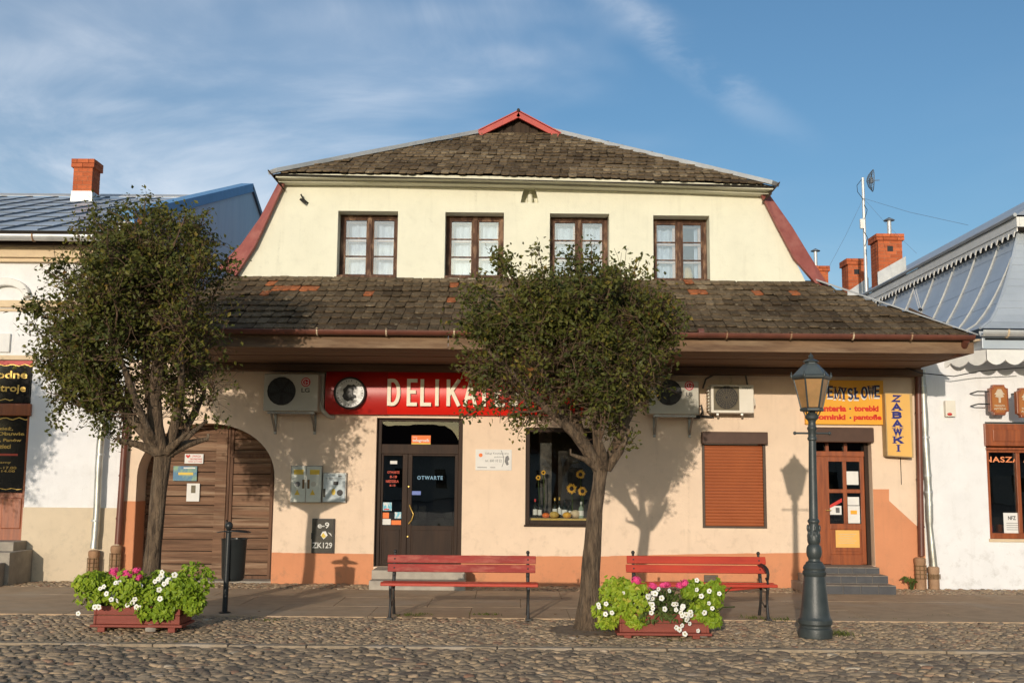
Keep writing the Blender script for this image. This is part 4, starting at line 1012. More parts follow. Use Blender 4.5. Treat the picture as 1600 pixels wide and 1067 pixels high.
# four upstairs windows with peeling frames
def upper_window(idx, r):
    x0, x1, z0, z1 = r; y0 = 18.27
    w = H('window', MB(), m_winwood)
    fr = frame_mb(x0 + .004, x1 - .004, z0 + .004, z1 - .004, y0, y0 + .08, .062, .07, .055)
    cx = (x0 + x1) / 2 + .005
    P_ = lambda n, mb, mt, **k: part(n, mb, mt, w, **k)
    P_('frame', fr, m_winwood, bevel=.006)
    P_('mullion', MB().box(cx - .035, cx + .035, y0 - .012, y0 + .07, z0 + .072, z1 - .058), m_winwood, bevel=.006)
    P_('sill', MB().box(x0 + .005, x1 - .005, 17.985, y0 - .001, z0 + .002, z0 + .045), m_winwood, bevel=.006)
    for a, b in ((x0 + .066, cx - .036), (cx + .036, x1 - .066)):
        zz0, zz1 = z0 + .074, z1 - .06; sw = .030
        sm = frame_mb(a, b, zz0, zz1, y0 + .02, y0 + .06, sw, .036, sw)
        h = (zz1 - zz0 - .066) / 3; zs = [zz0 + .036 + h * i for i in range(4)]
        for q in (1, 2): sm.box(a + sw, b - sw, y0 + .021, y0 + .058, zs[q] - .012 + random.uniform(-.003, .003), zs[q] + .012)
        P_('sash', sm, m_winwood, bevel=.004)
        for q in range(3): 
            P_('pane', MB().box(a + sw - .002, b - sw + .002, y0 + .036 + .0007 * q, y0 + .040 + .0007 * q, zs[q] + .010, zs[q+1] - .010), m_glass_up)
        inner = frame_mb(a + .012, b - .008, zz0 + .01, zz1 - .01, y0 + .20, y0 + .235, .045, .05, .035)
        for q in (1, 2): inner.box(a + .06, b - .05, y0 + .201, y0 + .233, zs[q] - .022, zs[q] + .010)
        P_('inner_sash', inner, m_sashpink)
    # lace curtain hung in soft folds
    mb = MB(); nx = 60; ca, cb = x0 + .02, x1 - .02; gap = (idx == 3)
    spans = [(ca, cb)] if not gap else [(ca, cx + .02), (cx + .30, cb)]
    for sa, sb in spans:
        o = len(mb.v)
        for i in range(nx + 1):
            t = i / nx; xx = sa + (sb - sa) * t; yy = y0 + .29 + .018 * math.sin(t * 46 * (sb - sa) + idx) + .01 * math.sin(t * 17)
            mb.v += [(xx, yy, z0 - .02), (xx, yy, z1 - .02)]
        mb.f += [(o + 2*i, o + 2*i + 2, o + 2*i + 3, o + 2*i + 1) for i in range(nx)]
    P_('curtain', mb, m_curtain, smooth=60)
    P_('interior', MB().room(x0 - .1, x1 + .1, 18.502, 20.0, z0 - .1, z1 + .1), m_room)
    if gap:
        P_('vase', MB().lathe([(.05, 0), (.09, .08), (.10, .2), (.06, .32), (.07, .36)], 12, (cx + .20, y0 + .42, z0 + .04)), m_straw, smooth=50)
        P_('window_board', MB().box(x0, x1, y0 + .25, y0 + .5, z0 - .02, z0 + .04), m_whitepaint)
for i, r in enumerate(wins): upper_window(i, r)
# iron bracket left over on the upper wall
bx, bz = W(477, 315)
H('wall_bracket', MB().tube([(bx + .05, 18.0, bz - .03), (bx - .02, 17.93, bz + .02), (bx - .06, 17.90, bz + .10)], .014, 6).tube([(bx - .07, 17.90, bz + .02), (bx + .02, 17.94, bz - .05)], .022, 6), m_iron, smooth=50)
# brown downpipes of this house with clay feet
def downpipe(top, bot, Y, r, mt, parent, y_off=0.0, wob=0.0, cuff=m_copper, rings=(.25, .6, .85)):
    a, b = on(*top, Y), on(*bot, Y); dp = part('downpipe', MB(), mt, parent)
    n = 22; pts = []; rr = []
    for i in range(n + 1):
        t = i / n; p = a.lerp(b, t); 
        pts.append((p.x + wob * math.sin(t * 9), p.y, p.z)); rr.append(r * (1 + (random.uniform(-.14, .10) if wob else 0)))
    part('pipe', MB().tube(pts, rr, 14), mt, dp, smooth=60)
    for t in rings:
        p = a.lerp(b, t); part('pipe_clip', MB().lathe([(r * 1.16, -.015), (r * 1.16, .015)], 14, p), cuff, dp, smooth=40)
    return dp
def clay_foot(dp, cx, y, z1, r=.075):
    part('clay_foot', MB().lathe([(r, -.05), (r, z1 - .10), (r * 1.08, z1 - .09), (r * 1.08, z1 - .02), (r * .8, z1)], 16, (cx, y, 0)), m_clay, dp, smooth=40)
    mb = MB()
    for j in range(4): 
        t = R_(-150 + 40 * j); mb.bar((cx + r * 1.15 * math.cos(t), y + r * 1.15 * math.sin(t), .16), (cx + r * 1.15 * math.cos(t), y + r * 1.15 * math.sin(t), z1 - .12), .012, .006)
    for j in range(4):
        zz = .17 + j * (z1 - .30) / 3; mb.tube([(cx + r * 1.17 * math.cos(R_(t)), y + r * 1.17 * math.sin(R_(t)), zz) for t in range(-170, -5, 20)], .006, 5)
    part('pipe_guard', mb, m_rust, dp)
dp = downpipe((1434, 572), (1440, 868), 17.90, .05, m_copper, house); clay_foot(dp, on(1438, 900, 17.9).x, 17.9, .50, .085)
part('pipe_bend', MB().tube([(gx_end - .1, 15.5, gz - .03), (gx_end - .1, 15.7, gz - .2), (on(1434, 572, 17.9).x, 17.80, on(1434, 572, 17.9).z + .12), (on(1434, 572, 17.9).x, 17.9, on(1434, 572, 17.9).z - .05)], .05, 12), m_copper, dp, smooth=60)
dp = downpipe((202, 585), (184, 850), 17.90, .052, m_copper, house); clay_foot(dp, on(181, 875, 17.9).x, 17.9, .58, .085)
# ------------------------------------------------------------------ brick chimneys (bricks laid one by one, mortar behind)
BRICK_ME = {}
def brick_mesh(l, w, h, q):
    key = (round(l, 3), round(w, 3), round(h, 3), q)
    if key not in BRICK_ME:
        mb = MB().box(-l/2, l/2, -w/2, w/2, 0, h); me = mesh_from('brick', mb, m_brick); set_tint(me, (q + .5) / 5); BRICK_ME[key] = me
    return BRICK_ME[key]
def chimney(parent, cx, cy, z0, z1, wx, wy, name='chimney', course=.095, cap=2, vent=False):
    off = WORLD_BASE[root_of(parent).name]
    ch = part(name, MB().box(cx - wx/2 + .008, cx + wx/2 - .008, cy - wy/2 + .008, cy + wy/2 - .008, z0, z1 - .01), m_mortar, parent)
    n = max(3, int(round((z1 - z0) / course))); h = (z1 - z0) / n
    def put(x, y, z, l, w, hh):
        o = bpy.data.objects.new('brick', brick_mesh(l, w, hh, random.randrange(5))); COL.objects.link(o); o.parent = ch
        o.location = (x - off[0], y - off[1], z - off[2])
    for i in range(n):
        out = .045 if i >= n - cap else 0.0
        X, Y_ = wx + 2*out, wy + 2*out; z = z0 + i*h; k = 2 if wx < .75 else 3
        l = X / k; sh_ = (i % 2) * l / 2
        edges = [-X/2] + [e for e in [-X/2 + l*j + sh_ for j in range(0 if sh_ else 1, k + 1)] if -X/2 + .02 < e < X/2 - .02] + [X/2]
        for a, b in zip(edges, edges[1:]):
            put(cx + (a+b)/2, cy - Y_/2 + .055, z, b - a - .010, .11, h - .010)
        m_ = 2; l2 = (Y_ - .11) / m_
        for s_ in (-1, 1):
            for j in range(m_):
                put(cx + s_*(X/2 - .055), cy - Y_/2 + .11 + l2*(j+.5), z, .11, l2 - .010, h - .010)
    if vent:
        s_ = .07; part('flue_hole', MB().box(cx - s_, cx + s_, cy - wy/2 - .004, cy - wy/2 + .02, z1 - h*5.2, z1 - h*3.6), m_black, ch)
    return ch

# ------------------------------------------------------------------ white shop building on the left
YL = 18.06
left = thing('white_shop_building', 'white building with blue grey metal roof and black shop boards at left edge', 'building', (-9, 18, 0), world=True)
Lp = lambda n, mb, mt, **k: part(n, mb, mt, left, **k)
lw0, lw1 = -13.0, XL - .004
e0, e1, ez0_, ez1_ = rect(-40, 563, 43, 846, YL)
LEZ = W(100, 368, 17.55)[1]
zpl = W(100, 793, YL)[1]
Lp('wall', MB().grid_wall(lw0, lw1, zpl, LEZ - .05, YL, YL + .45, [(e0, e1, zpl - .1, ez1_)]), m_white_wall)
Lp('plinth', MB().box(e1, lw1, YL - .035, YL + .4, -.1, zpl + .005).box(lw0, e0, YL - .035, YL + .4, -.1, zpl + .005), m_beige, bevel=.01)
lzz = lambda a: W(60, a, YL)[1]
for a, b, out, mt in ((386, 405, .16, m_trim), (405, 411, .10, m_trim), (379, 386, .24, m_shopframe), (470, 481, .05, m_trim), (483, 487, .03, m_trim)):  # the dark brown strip paints in the shaded gap below the gutter
    Lp('cornice' if a < 450 else 'string_course', MB().box(lw0, lw1, YL - out, YL + .02, lzz(b), lzz(a)), mt, bevel=.008)
ac_x, ac_z = W(10, 463, YL)
mb = MB(); o1 = ARC(ac_x, ac_z, .42, .30, 0, 180, 16); i1 = ARC(ac_x + .02, ac_z - .03, .30, .20, 0, 180, 16)
mb.prism(o1 + i1[::-1], YL - .11, YL + .01)
Lp('arched_moulding', mb, m_whitepaint, smooth=30, bevel=.015)
Lp('panel_board', MB().box(W(-60, 520, YL)[0], W(18, 520, YL)[0], YL - .05, YL, lzz(551), lzz(522)), m_paper, bevel=.006)
Lp('sign_lintel', MB().box(e0, e1 + .06, YL - .07, YL, lzz(563), lzz(556)), m_trim)
sf = Lp('shopfront', MB().box(e0, e1, YL + .16, YL + .2, zpl - .2, ez1_), m_orangewood)
F_ = lambda n, mb, mt, **k: part(n, mb, mt, sf, **k)
F_('lintel_strip', MB().box(e0, e1, YL - .02, YL + .16, lzz(571), lzz(564)), m_redsign2)
F_('sign_board', MB().box(e0, e1 - .01, YL - .03, YL + .155, lzz(630), lzz(571.5)), m_blackglass, bevel=.006)
F_('ledge', MB().box(e0, e1 + .03, YL - .06, YL + .155, lzz(650), lzz(631)), m_orangewood, bevel=.012)
F_('window_board', MB().box(e0, e1 - .03, YL + .02, YL + .155, lzz(769), lzz(651)), m_blackglass, bevel=.006)
F_('door_panel', MB().box(e0, e1 - .04, YL + .02, YL + .155, lzz(846), lzz(770)), m_orangewood, bevel=.006)
F_('raised_panel', MB().box(W(2, 800, YL)[0], W(33, 800, YL)[0], YL - .005, YL + .02, lzz(826), lzz(778)), m_orangewood, bevel=.012)
F_('jamb', MB().box(e1 - .04, e1, YL + .005, YL + .155, lzz(846), lzz(651)), m_orangewood, bevel=.006)
lx = lambda a: W(a, 650, YL)[0]
T_ = lambda t, a, b, c, d, y, **k: text_mesh(t, m_gold, 'lettering', sf, lx(a), lx(c), lzz(d), lzz(b), y, .004, **k)
T_('Modne', -26, 580, 40, 592, YL - .031, bold=.02); T_('Stroje', -10, 601, 39, 616, YL - .031, bold=.02)
T_('Odzie\u017c,', -16, 667, 21, 673, YL + .019, bold=.02); T_('Torby i Obuwie', -46, 675, 39, 682, YL + .019, bold=.02)
T_('Pa\u0144, Pan\u00f3w', -14, 685, 35, 691, YL + .019, bold=.02); T_('i Dzieci', -10, 694, 19, 701, YL + .019, bold=.02)
T_('Zapraszamy', -30, 721, 21, 725, YL + .019); T_('Pn-Pt 9.00-17.00', -36, 729, 30, 733, YL + .019); T_('Sob 9.00-14.00', -34, 734.5, 28, 738, YL + .019)
def scroll(x0, x1, z, amp, y, n=46, fr=3.0):
    return [(x0 + (x1 - x0) * i / n, z + amp * math.sin(i * fr * 2 * math.pi / n) * (1 - .3 * math.cos(i))) for i in range(n + 1)]
for rb_ in ((scroll(lx(-10), lx(50), lzz(568.5) - .03, .012, 0), .013, YL - .036, YL - .031), (scroll(lx(-30), lx(20), lzz(625), .010, 0), .012, YL - .036, YL - .031),
            (scroll(lx(-20), lx(46), lzz(651) - .035, .014, 0), .016, YL + .012, YL + .019), ([(lx(45) + .018 * math.sin(i * 1.1), lzz(652 + i * 2.0)) for i in range(30)], .018, YL + .011, YL + .0185),
            (scroll(lx(-20), lx(40), lzz(764), .008, 0), .010, YL + .012, YL + .019)): F_('gold_scrollwork', MB().ribbon(*rb_), m_gold)
F_('red_stripe', MB().box(lx(-20), lx(31), YL + .014, YL + .019, lzz(712), lzz(709)), m_redlet)
mb = MB()
mb.box(W(-60, 860, 17.3)[0], W(40, 860, 18)[0], 17.55, YL + .15, -.05, W(0, 846, 17.6)[1])
Lp('door_step', mb, m_stone, bevel=.01)
Lp('door_step', MB().box(W(-60, 870, 17.2)[0], W(50, 870, 18)[0], 17.20, YL - .04, -.05, W(20, 863, 17.2)[1]), m_stone, bevel=.01)
Lp('door_step', MB().box(W(-60, 885, 16.9)[0], W(49, 870, 18)[0] - .05, 16.86, 17.196, -.05, W(10, 881, 16.9)[1]), m_stone, bevel=.01)
# gutter and standing-seam roof
mb = MB(); prof = [(17.50 + .085 * math.cos(R_(t)), LEZ - .02 + .085 * math.sin(R_(t))) for t in np.linspace(180, 360, 9)]
pr = prof + [(a * 1.0 + (.004 if a < 17.5 else -.004), b + .012) for a, b in prof[::-1]]; k = len(pr); gxe = W(196, 370, 17.5)[0]
mb.v = [(-13, a, b) for a, b in pr] + [(gxe, a, b) for a, b in pr]; mb.f = [(j, (j+1) % k, (j+1) % k + k, j + k) for j in range(k)] + [tuple(range(k)), tuple(range(2*k-1, k-1, -1))]
Lp('gutter', mb, m_zinc, smooth=40)
gg = W(53, 372, 17.5)[0]
for q in (gg, gg - 1.6): Lp('gutter_bracket', MB().tube([(q, 17.5 + .093 * math.cos(R_(t)), LEZ - .02 + .093 * math.sin(R_(t))) for t in (170, 200, 235, 270, 300)], .014, 6), m_clay)
XE = on(207, 345, 17.55).x
RS = Vector((0, 25.4 - 17.55, W(205, 366, 17.55)[1] * 0 + 2.62)); rdir = RS.normalized(); rn = Vector((0, -rdir.z, rdir.y)); RL = RS.length
rp0 = Vector((0, 17.50, LEZ + .05))
def rpt(x, v, n=0.0): return Vector((x, 0, 0)) + rp0 + rdir * v + rn * n
rf = Lp('metal_roof', MB().slab([rpt(-13.4, 0), rpt(XE - .03, 0), rpt(XE - .03, RL), rpt(-13.4, RL)], rn * -.05), m_roofdeck)
sx_ = [on(a, b, 17.6).x for a, b in ((6, 361), (64, 361), (122, 361), (180, 361))]
dxs = sx_[1] - sx_[0]; seams = [sx_[0] + dxs * i for i in range(-9, 4)]
edges = [-13.4] + [s_ for s_ in seams if -13.3 < s_ < XE - .1] + [XE - .03]
for a, b in zip(edges, edges[1:]):
    nrow = 9
    for j in range(nrow):
        v0, v1 = RL * j / nrow, RL * (j + 1) / nrow
        part('roof_panel', MB().slab([rpt(a + .006, v0 - .02, .022), rpt(b - .006, v0 - .02, .022), rpt(b - .006, v1, .006), rpt(a + .006, v1, .006)], rn * -.004), m_blueroof, rf)
for s_ in edges[1:-1]: part('seam', MB().bar(rpt(s_, -.02, .03), rpt(s_, RL, .025), .016, .032, rn), m_seam, rf)
part('ridge_flashing', MB().slab([rpt(-13.4, RL - .20, .05), rpt(XE - .03, RL - .20, .05), rpt(XE - .03, RL + .02, .09), rpt(-13.4, RL + .02, .09)], rn * -.012), m_zinc, rf)
# blue clad end wall standing a little above the roof
zb0 = LEZ - .4
ew = [(XE, 17.6, zb0), (XE, 17.6, rpt(0, .1).z + .20), (XE, 25.4, rpt(0, RL).z + .28), (XE, 29.5, rpt(0, RL).z + .28 - 4.1 * .42), (XE, 29.5, 2.5), (XE, 18.08, 2.5), (XE, 18.08, zb0)]
Lp('end_wall', MB().slab(ew, (-.22, 0, 0)), m_bluewall)
up = Vector((0, 0, .0))
Lp('end_wall_capping', MB().bar(Vector(ew[1]) + Vector((-.1, -.1, .02)), Vector(ew[2]) + Vector((-.1, .02, .02)), .30, .20, rn), m_bluecap, bevel=.01)
Lp('end_wall_capping', MB().bar(Vector(ew[2]) + Vector((-.1, -.02, .03)), Vector(ew[3]) + Vector((-.1, 0, .03)), .30, .12, (0, .4, 1)), m_seam)
Lp('parapet_block', MB().box(W(186, 350, 17.6)[0], XE + .008, 17.52, 17.95, LEZ - .12, W(195, 346, 17.6)[1]), m_whitepaint, bevel=.01)
cY = 24.3; cx_, cz1 = on(137, 253, cY).x, on(137, 253, cY).z; czb = rpt(0, (cY - 17.5) / rdir.y).z
chimney(left, cx_, cY, czb + .12, cz1, .44, .46, course=.10)
Lp('chimney_flashing', MB().lathe([(.35, -.10), (.335, .17)], 4, (cx_, cY, czb), rot=R_(45)), m_zinc)
for k in range(3):
    mb = MB(); a = on(103 + k * 30, 316, 23.5)
# galvanised downpipe, dented
dp = downpipe((168, 555), (146, 856), 17.90, .058, m_zincpipe, left, wob=.012, cuff=m_zinc, rings=(.32, .52, .86)); clay_foot(dp, on(146, 880, 17.9).x, 17.9, .50, .082)

# ------------------------------------------------------------------ building on the right with the blue-grey mansard
YR = 18.02
right = thing('pharmacy_building', 'white building with blue grey seamed mansard roof and scalloped eaves at right edge', 'building', (9, 18, 0), world=True)
Rp = lambda n, mb, mt, **k: part(n, mb, mt, right, **k)
rw0, rw1 = XR + .006, 15.0
w0, w1, wz0, wz1 = rect(1543, 660, 1760, 845, YR)
GZ = W(1570, 521, 17.35)[1]
Rp('wall', MB().grid_wall(rw0, rw1, -.1, GZ - .1, YR, YR + .4, [(w0, w1, wz0, wz1)]), m_white_wall)
Rp('side_wall', MB().box(rw0, rw0 + .3, YR + .402, 29, -.1, GZ - .1), m_white_wall)
rzz = lambda a: W(1570, a, YR)[1]; rxx = lambda a: W(a, 760, YR)[0]
wf = Rp('shop_window', frame_mb(w0, w1, wz0 + .03, rzz(700), YR + .03, YR + .14, .055, .09, .07), m_orangewood, bevel=.005)
V_ = lambda n, mb, mt, **k: part(n, mb, mt, wf, **k)
V_('header_panel', MB().box(w0 - .03, w1, YR - .05, YR + .14, rzz(697), rzz(662)), m_orangewood, bevel=.012)
V_('raised_panel', MB().box(w0 + .10, w0 + 1.9, YR - .065, YR - .05, rzz(690), rzz(671)), m_orangewood, bevel=.01)
V_('header_bead', MB().box(w0 - .01, w1, YR - .02, YR + .14, rzz(703), rzz(699)), m_orangewood, bevel=.006)
for a in (1591, 1645, 1700): V_('mullion', MB().box(rxx(a), rxx(a + 6), YR + .035, YR + .13, wz0 + .12, rzz(707)), m_orangewood, bevel=.005)
V_('pane', MB().box(w0 + .055, w1 - .055, YR + .09, YR + .096, wz0 + .12, rzz(707)), m_shopglass)
for i in range(9): V_('medicine_pack', MB().box(w0 + .08 + i * .17, w0 + .08 + i * .17 + random.uniform(.07, .13), YR + .25, YR + .33, wz0 + .131, wz0 + .131 + random.uniform(.10, .30)), random.choice([m_pink, m_orange, m_paper, m_cyan, m_trim, m_redink]))
V_('interior', MB().room(w0 - .1, w1 + .1, YR + .41, YR + 2.2, wz0 - .1, rzz(660)), m_interior)
V_('window_sill', MB().box(w0 - .02, w1, YR - .03, YR + .03, wz0 - .02, wz0 + .028), m_trim, bevel=.006)
text_mesh('NASZA APTEKA', mat('orange_window_letters', (.80, .28, .12), (.75, .25, .1), rough=.5), 'lettering', wf, rxx(1544), rxx(1668), rzz(722), rzz(713), YR + .088, .004, .02, spacing=1.1)
V_('notice', MB().box(rxx(1569), rxx(1595), YR + .078, YR + .084, rzz(833), rzz(801)), m_paper)
text_mesh('NFZ', m_black, 'lettering', wf, rxx(1576), rxx(1588), rzz(812), rzz(806), YR + .077, .002, .02)
for i in range(4): V_('print', MB().box(rxx(1573), rxx(1592), YR + .074, YR + .077, rzz(817.5 + i * 3.4), rzz(816.8 + i * 3.4)), m_dialgrey)
V_('display_shelf', MB().box(w0, w1, YR + .12, YR + .6, wz0 + .10, wz0 + .13), m_orangewood)
Rp('fascia_moulding', MB().box(W(1535, 540, 17.42)[0], rw1, 17.42, YR, GZ - .24, GZ - .06), m_blueroof, bevel=.006)
# gutter
mb = MB(); prof = [(17.35 + .085 * math.cos(R_(t)), GZ + .03 + .085 * math.sin(R_(t))) for t in np.linspace(180, 360, 9)]
pr = prof + [(a, b + .014) for a, b in prof[::-1]]; k = len(pr); g0 = W(1533, 520, 17.35)[0]
mb.v = [(g0, a, b) for a, b in pr] + [(rw1, a, b) for a, b in pr]; mb.f = [(j, (j+1) % k, (j+1) % k + k, j + k) for j in range(k)] + [tuple(range(k)), tuple(range(2*k-1, k-1, -1))]
Rp('gutter', mb, m_zinc, smooth=40)
Rp('gutter_bracket', MB().tube([(W(1573, 520, 17.35)[0], 17.35 + .094 * math.cos(R_(t)), GZ + .03 + .094 * math.sin(R_(t))) for t in (165, 195, 230, 270, 300)], .016, 6), m_trim)
# scalloped valance boards under the eaves
def scallop(p, q, zt_, depth, pitch, mt, up=.16):
    p = Vector(p); q = Vector(q); L_ = (q - p).length; n = max(2, int(round(L_ / pitch))); d = (q - p) / n; out = Vector((d.y, -d.x, 0)).normalized() * .025
    poly = [p + Vector((0, 0, up)), p]
    for i in range(n):
        for t in (0, .12, .3, .5, .7, .88): 
            z_ = -depth * (math.sin(math.pi * t) ** .8)
            poly.append(p + d * (i + t) + Vector((0, 0, z_)))
    poly += [q, q + Vector((0, 0, up))]
    poly = [v + Vector((0, 0, zt_)) for v in poly]
    mb = MB()
    for i in range(1, len(poly) - 3):
        a, b = poly[i], poly[i+1]; mb.slab([Vector((a.x, a.y, zt_ + up)), Vector((b.x, b.y, zt_ + up)), b, a], out)
    return mb
sz_t = W(1570, 562, 17.40)[1]; sx0_ = W(1541, 560, 17.4)[0]
Rp('scalloped_board', scallop((sx0_, 17.40, 0), (rw1, 17.40, 0), sz_t, .085, .30, m_whitepaint), m_whitepaint)
Rp('scalloped_board', scallop((sx0_, 17.40, 0), (rw0 - .05, 18.7, 0), sz_t, .085, .30, m_whitepaint), m_whitepaint)
Rp('eave_soffit', MB().slab([(sx0_, 17.42, GZ - .1), (rw1, 17.42, GZ - .1), (rw1, YR, GZ - .1), (rw0, YR, GZ - .1), (rw0, 18.7, GZ - .1)], (0, 0, .03)), m_trim)
# mansard skirt: side face curved, running back; front face
xe_b, xe_t = W(1530, 515, 17.45)[0], on(1594, 345, 18.35).x
ztp = on(1594, 348, 18.35).z; Yb = 17.40; Yt_ = 18.35
def skirt(t):                                  # concave bell-cast profile from the eave (0) to the top (1)
    return (xe_b + (xe_t - xe_b) * (t ** .60 if t > 0 else 0), GZ + .09 + (ztp - GZ - .09) * t)
mans = Rp('mansard_roof', MB(), m_roofdeck)
NP = 8; ys_ = [17.40]
def corner(t): x, z = skirt(t); return Vector((x, Yb + (Yt_ - Yb) * (t ** .60 if t > 0 else 0), z))
bays = [0, .75, 1.55, 2.5, 3.5, 4.5, 5.6, 6.7, 7.8, 9.5]
for bi in range(len(bays) - 1):
    for c in range(4):
        mb = MB(); t0, t1 = c / 4, (c + 1) / 4
        for q in range(3):
            ta, tb = t0 + (t1 - t0) * q / 3, t0 + (t1 - t0) * (q + 1) / 3
            a, b = corner(ta), corner(tb)
            A0 = Vector((a.x, max(a.y, Yb + bays[bi]), a.z)); A1 = Vector((a.x, max(a.y, Yb + bays[bi+1]), a.z))
            B0 = Vector((b.x, max(b.y, Yb + bays[bi]), b.z)); B1 = Vector((b.x, max(b.y, Yb + bays[bi+1]), b.z))
            if (A1 - A0).length < 1e-4 and (B1 - B0).length < 1e-4: continue
            lip = Vector((-.006 * (3 - q) / 3, 0, 0)); o = len(mb.v)
            mb.v += [tuple(A0 + lip), tuple(B0 + lip * .5), tuple(B1 + lip * .5), tuple(A1 + lip)]; mb.f.append((o, o+1, o+2, o+3))
        if mb.f: part('roof_panel', mb, m_blueroof, mans)
for bi in range(1, len(bays)):
    pts = []
    for q in range(13):
        c = corner(q / 12); yy = Yb + bays[bi]
        if c.y <= yy + .01: pts.append((c.x - .018, yy, c.z))
    if len(pts) > 2: part('seam', MB().tube(pts, .020, 5), m_paleseam, mans)
part('hip_seam', MB().tube([tuple(corner(q / 12) + Vector((-.01, -.01, 0))) for q in range(13)], .024, 6), m_blueroof, mans)
for c in range(5):
    mb = MB(); t0, t1 = c / 5, (c + 1) / 5
    for q in range(3):
        a, b = corner(t0 + (t1-t0)*q/3), corner(t0 + (t1-t0)*(q+1)/3); o = len(mb.v); lip = Vector((0, -.006 * (3-q)/3, 0))
        mb.v += [tuple(a + lip), (rw1, a.y + lip.y, a.z), (rw1, b.y, b.z), tuple(b)]; mb.f.append((o, o+1, o+2, o+3))
    part('roof_panel', mb, m_blueroof, mans)
# upper roof with its long side eave and saw-tooth trim
UE = on(1588, 334, 18.0).x; UZ = on(1588, 336, 18.0).z; YUF = 18.0; YUB = 31.0; sl = .60; RW = 3.0
def upt(w, y): return Vector((UE + w, y, UZ + sl * w))
ur = Rp('upper_roof', MB().add([upt(0, YUF), upt(0, YUB), upt(RW, YUB), upt(RW, YUF + RW)], [(0, 1, 2, 3)]).add([upt(0, YUF), upt(RW, YUF + RW), (UE + 2*RW, YUF, UZ)], [(0, 1, 2)]).add([upt(RW, YUF + RW), upt(RW, YUB), (UE + 2*RW, YUB, UZ), (UE + 2*RW, YUF, UZ)], [(0, 1, 2, 3)]), m_zinc)
mb = MB(); mb.box(UE - .0, UE + .05, YUF, YUB, UZ - .20, UZ - .03); Rp('eave_fascia', mb, m_whitepaint, bevel=.006)
Rp('eave_fascia', MB().box(UE + .052, rw1, YUF, YUF + .05, UZ - .20, UZ - .03), m_whitepaint)
Rp('eave_fascia', MB().box(UE + .02, UE + .04, YUF + .06, YUB, UZ - .27, UZ - .202), m_whitepaint)
y_ = YUF + .05; mb = MB()
while y_ < YUB - .1:
    mb = MB().prism([(y_, 0), (y_ + .11, 0), (y_ + .055, .09)], 0, .02); y_ += .22
    tooth = MB(); tooth.v = [(UE - .004 - yy, x, UZ - .27 - z) for x, yy, z in mb.v]; tooth.f = mb.f
    Rp('trim_tooth', tooth, m_whitepaint)
Rp('eave_edge', MB().tube([(UE - .03, YUF - .02, UZ), (UE - .03, YUB, UZ)], .035, 6), m_zinc)
Rp('eave_soffit', MB().slab([(UE + .06, YUF + .06, UZ - .22), (UE + .06, YUB, UZ - .22), (rw1, YUB, UZ - .22), (rw1, YUF + .06, UZ - .22)], (0, 0, .02)), m_darkwood)
Rp('upper_side_wall', MB().box(xe_t + .05, rw1, Yt_ + .1, YUB - .02, ztp - 1.0, UZ - .23), m_blueroof)
def rchim(px, pyt, pyb, Y, w, dz, **k):
    p = on(px, pyt, Y); q = on(px, pyb, Y); return chimney(right, p.x, Y, q.z - dz, p.z, w, .55, **k), p, q
ch1, p1, q1 = rchim(1384, 369, 428, 26.4, .60, .5, vent=True, course=.085)
ch2, p2, q2 = rchim(1333, 407, 458, 29.2, .48, .6, vent=True, course=.085)
ch3, p3, q3 = rchim(1281, 418, 455, 32.2, .34, .6, course=.085)
for p, q, Y, w in ((p1, q1, 26.4, .60), (p2, q2, 29.2, .48)):
    Rp('chimney_flashing', MB().slab([(p.x - w/2 - .04, Y - .32, q.z - .02), (p.x + w/2 + .06, Y - .32, q.z + .38), (p.x + w/2 + .06, Y - .32, q.z - .25), (p.x - w/2 - .04, Y - .32, q.z - .35)], (0, .02, 0)), m_zinc)
def flue(px, pyt, pyb, Y, parent_, r=.05):
    p = on(px, pyt, Y); q = on(px, pyb, Y)
    fl = Rp('flue_pipe', MB().lathe([(r, q.z - p.z - .05), (r, -.02)], 12, p), m_zinc, smooth=50)
    part('flue_cowl', MB().lathe([(r * 2.6, -.035), (r * 2.6, -.02), (.01, .05)], 14, p), m_seam, fl, smooth=40)
flue(1389, 343, 372, 26.4, ch1, .052); flue(1274, 391, 420, 32.2, ch3, .055)

# mast with a grid dish on the right-hand roof
mp = on(1353, 432, 27.4); mt_ = on(1348, 278, 27.4)
mast = thing('antenna_mast', 'tall white antenna mast with a grid dish and guy wires beside the brick chimneys', 'antenna', mp, world=True)
A_ = lambda n, mb, mt, **k: part(n, mb, mt, mast, **k)
A_('mast_pole', MB().tube([mp + Vector((0, 0, -.4)), mp.lerp(mt_, .5), mt_], [.042, .038, .034], 10), m_mastwhite, smooth=50)
dc = on(1357, 283, 27.4); mb = MB()
nR = 9
def dish(u, v): return Vector((dc.x + .10 - .16 * (1 - (u*u + v*v)), dc.y + u * .42 - .03, dc.z + v * .27)) + Vector((.22, 0, .0)) * 0 + Vector((0.10 * u, 0, 0))
for i in range(-6, 7):
    u = i / 6 * .98; h = math.sqrt(max(0, 1 - u*u))
    mb.tube([dish(u, h * t) for t in (-1, -.5, 0, .5, 1)], .0045, 4); mb.tube([dish(h * t, u) for t in (-1, -.5, 0, .5, 1)], .0045, 4)
mb.tube([dish(math.cos(R_(t)), math.sin(R_(t))) for t in range(0, 361, 20)], .010, 5)
A_('grid_dish', mb, m_wire)
A_('feed_arm', MB().tube([(dc.x - .05, dc.y, dc.z), (dc.x + .26, dc.y - .08, dc.z)], .010, 5).box(dc.x + .02, dc.x + .10, dc.y - .08, dc.y + .02, dc.z - .07, dc.z + .07), m_wire)
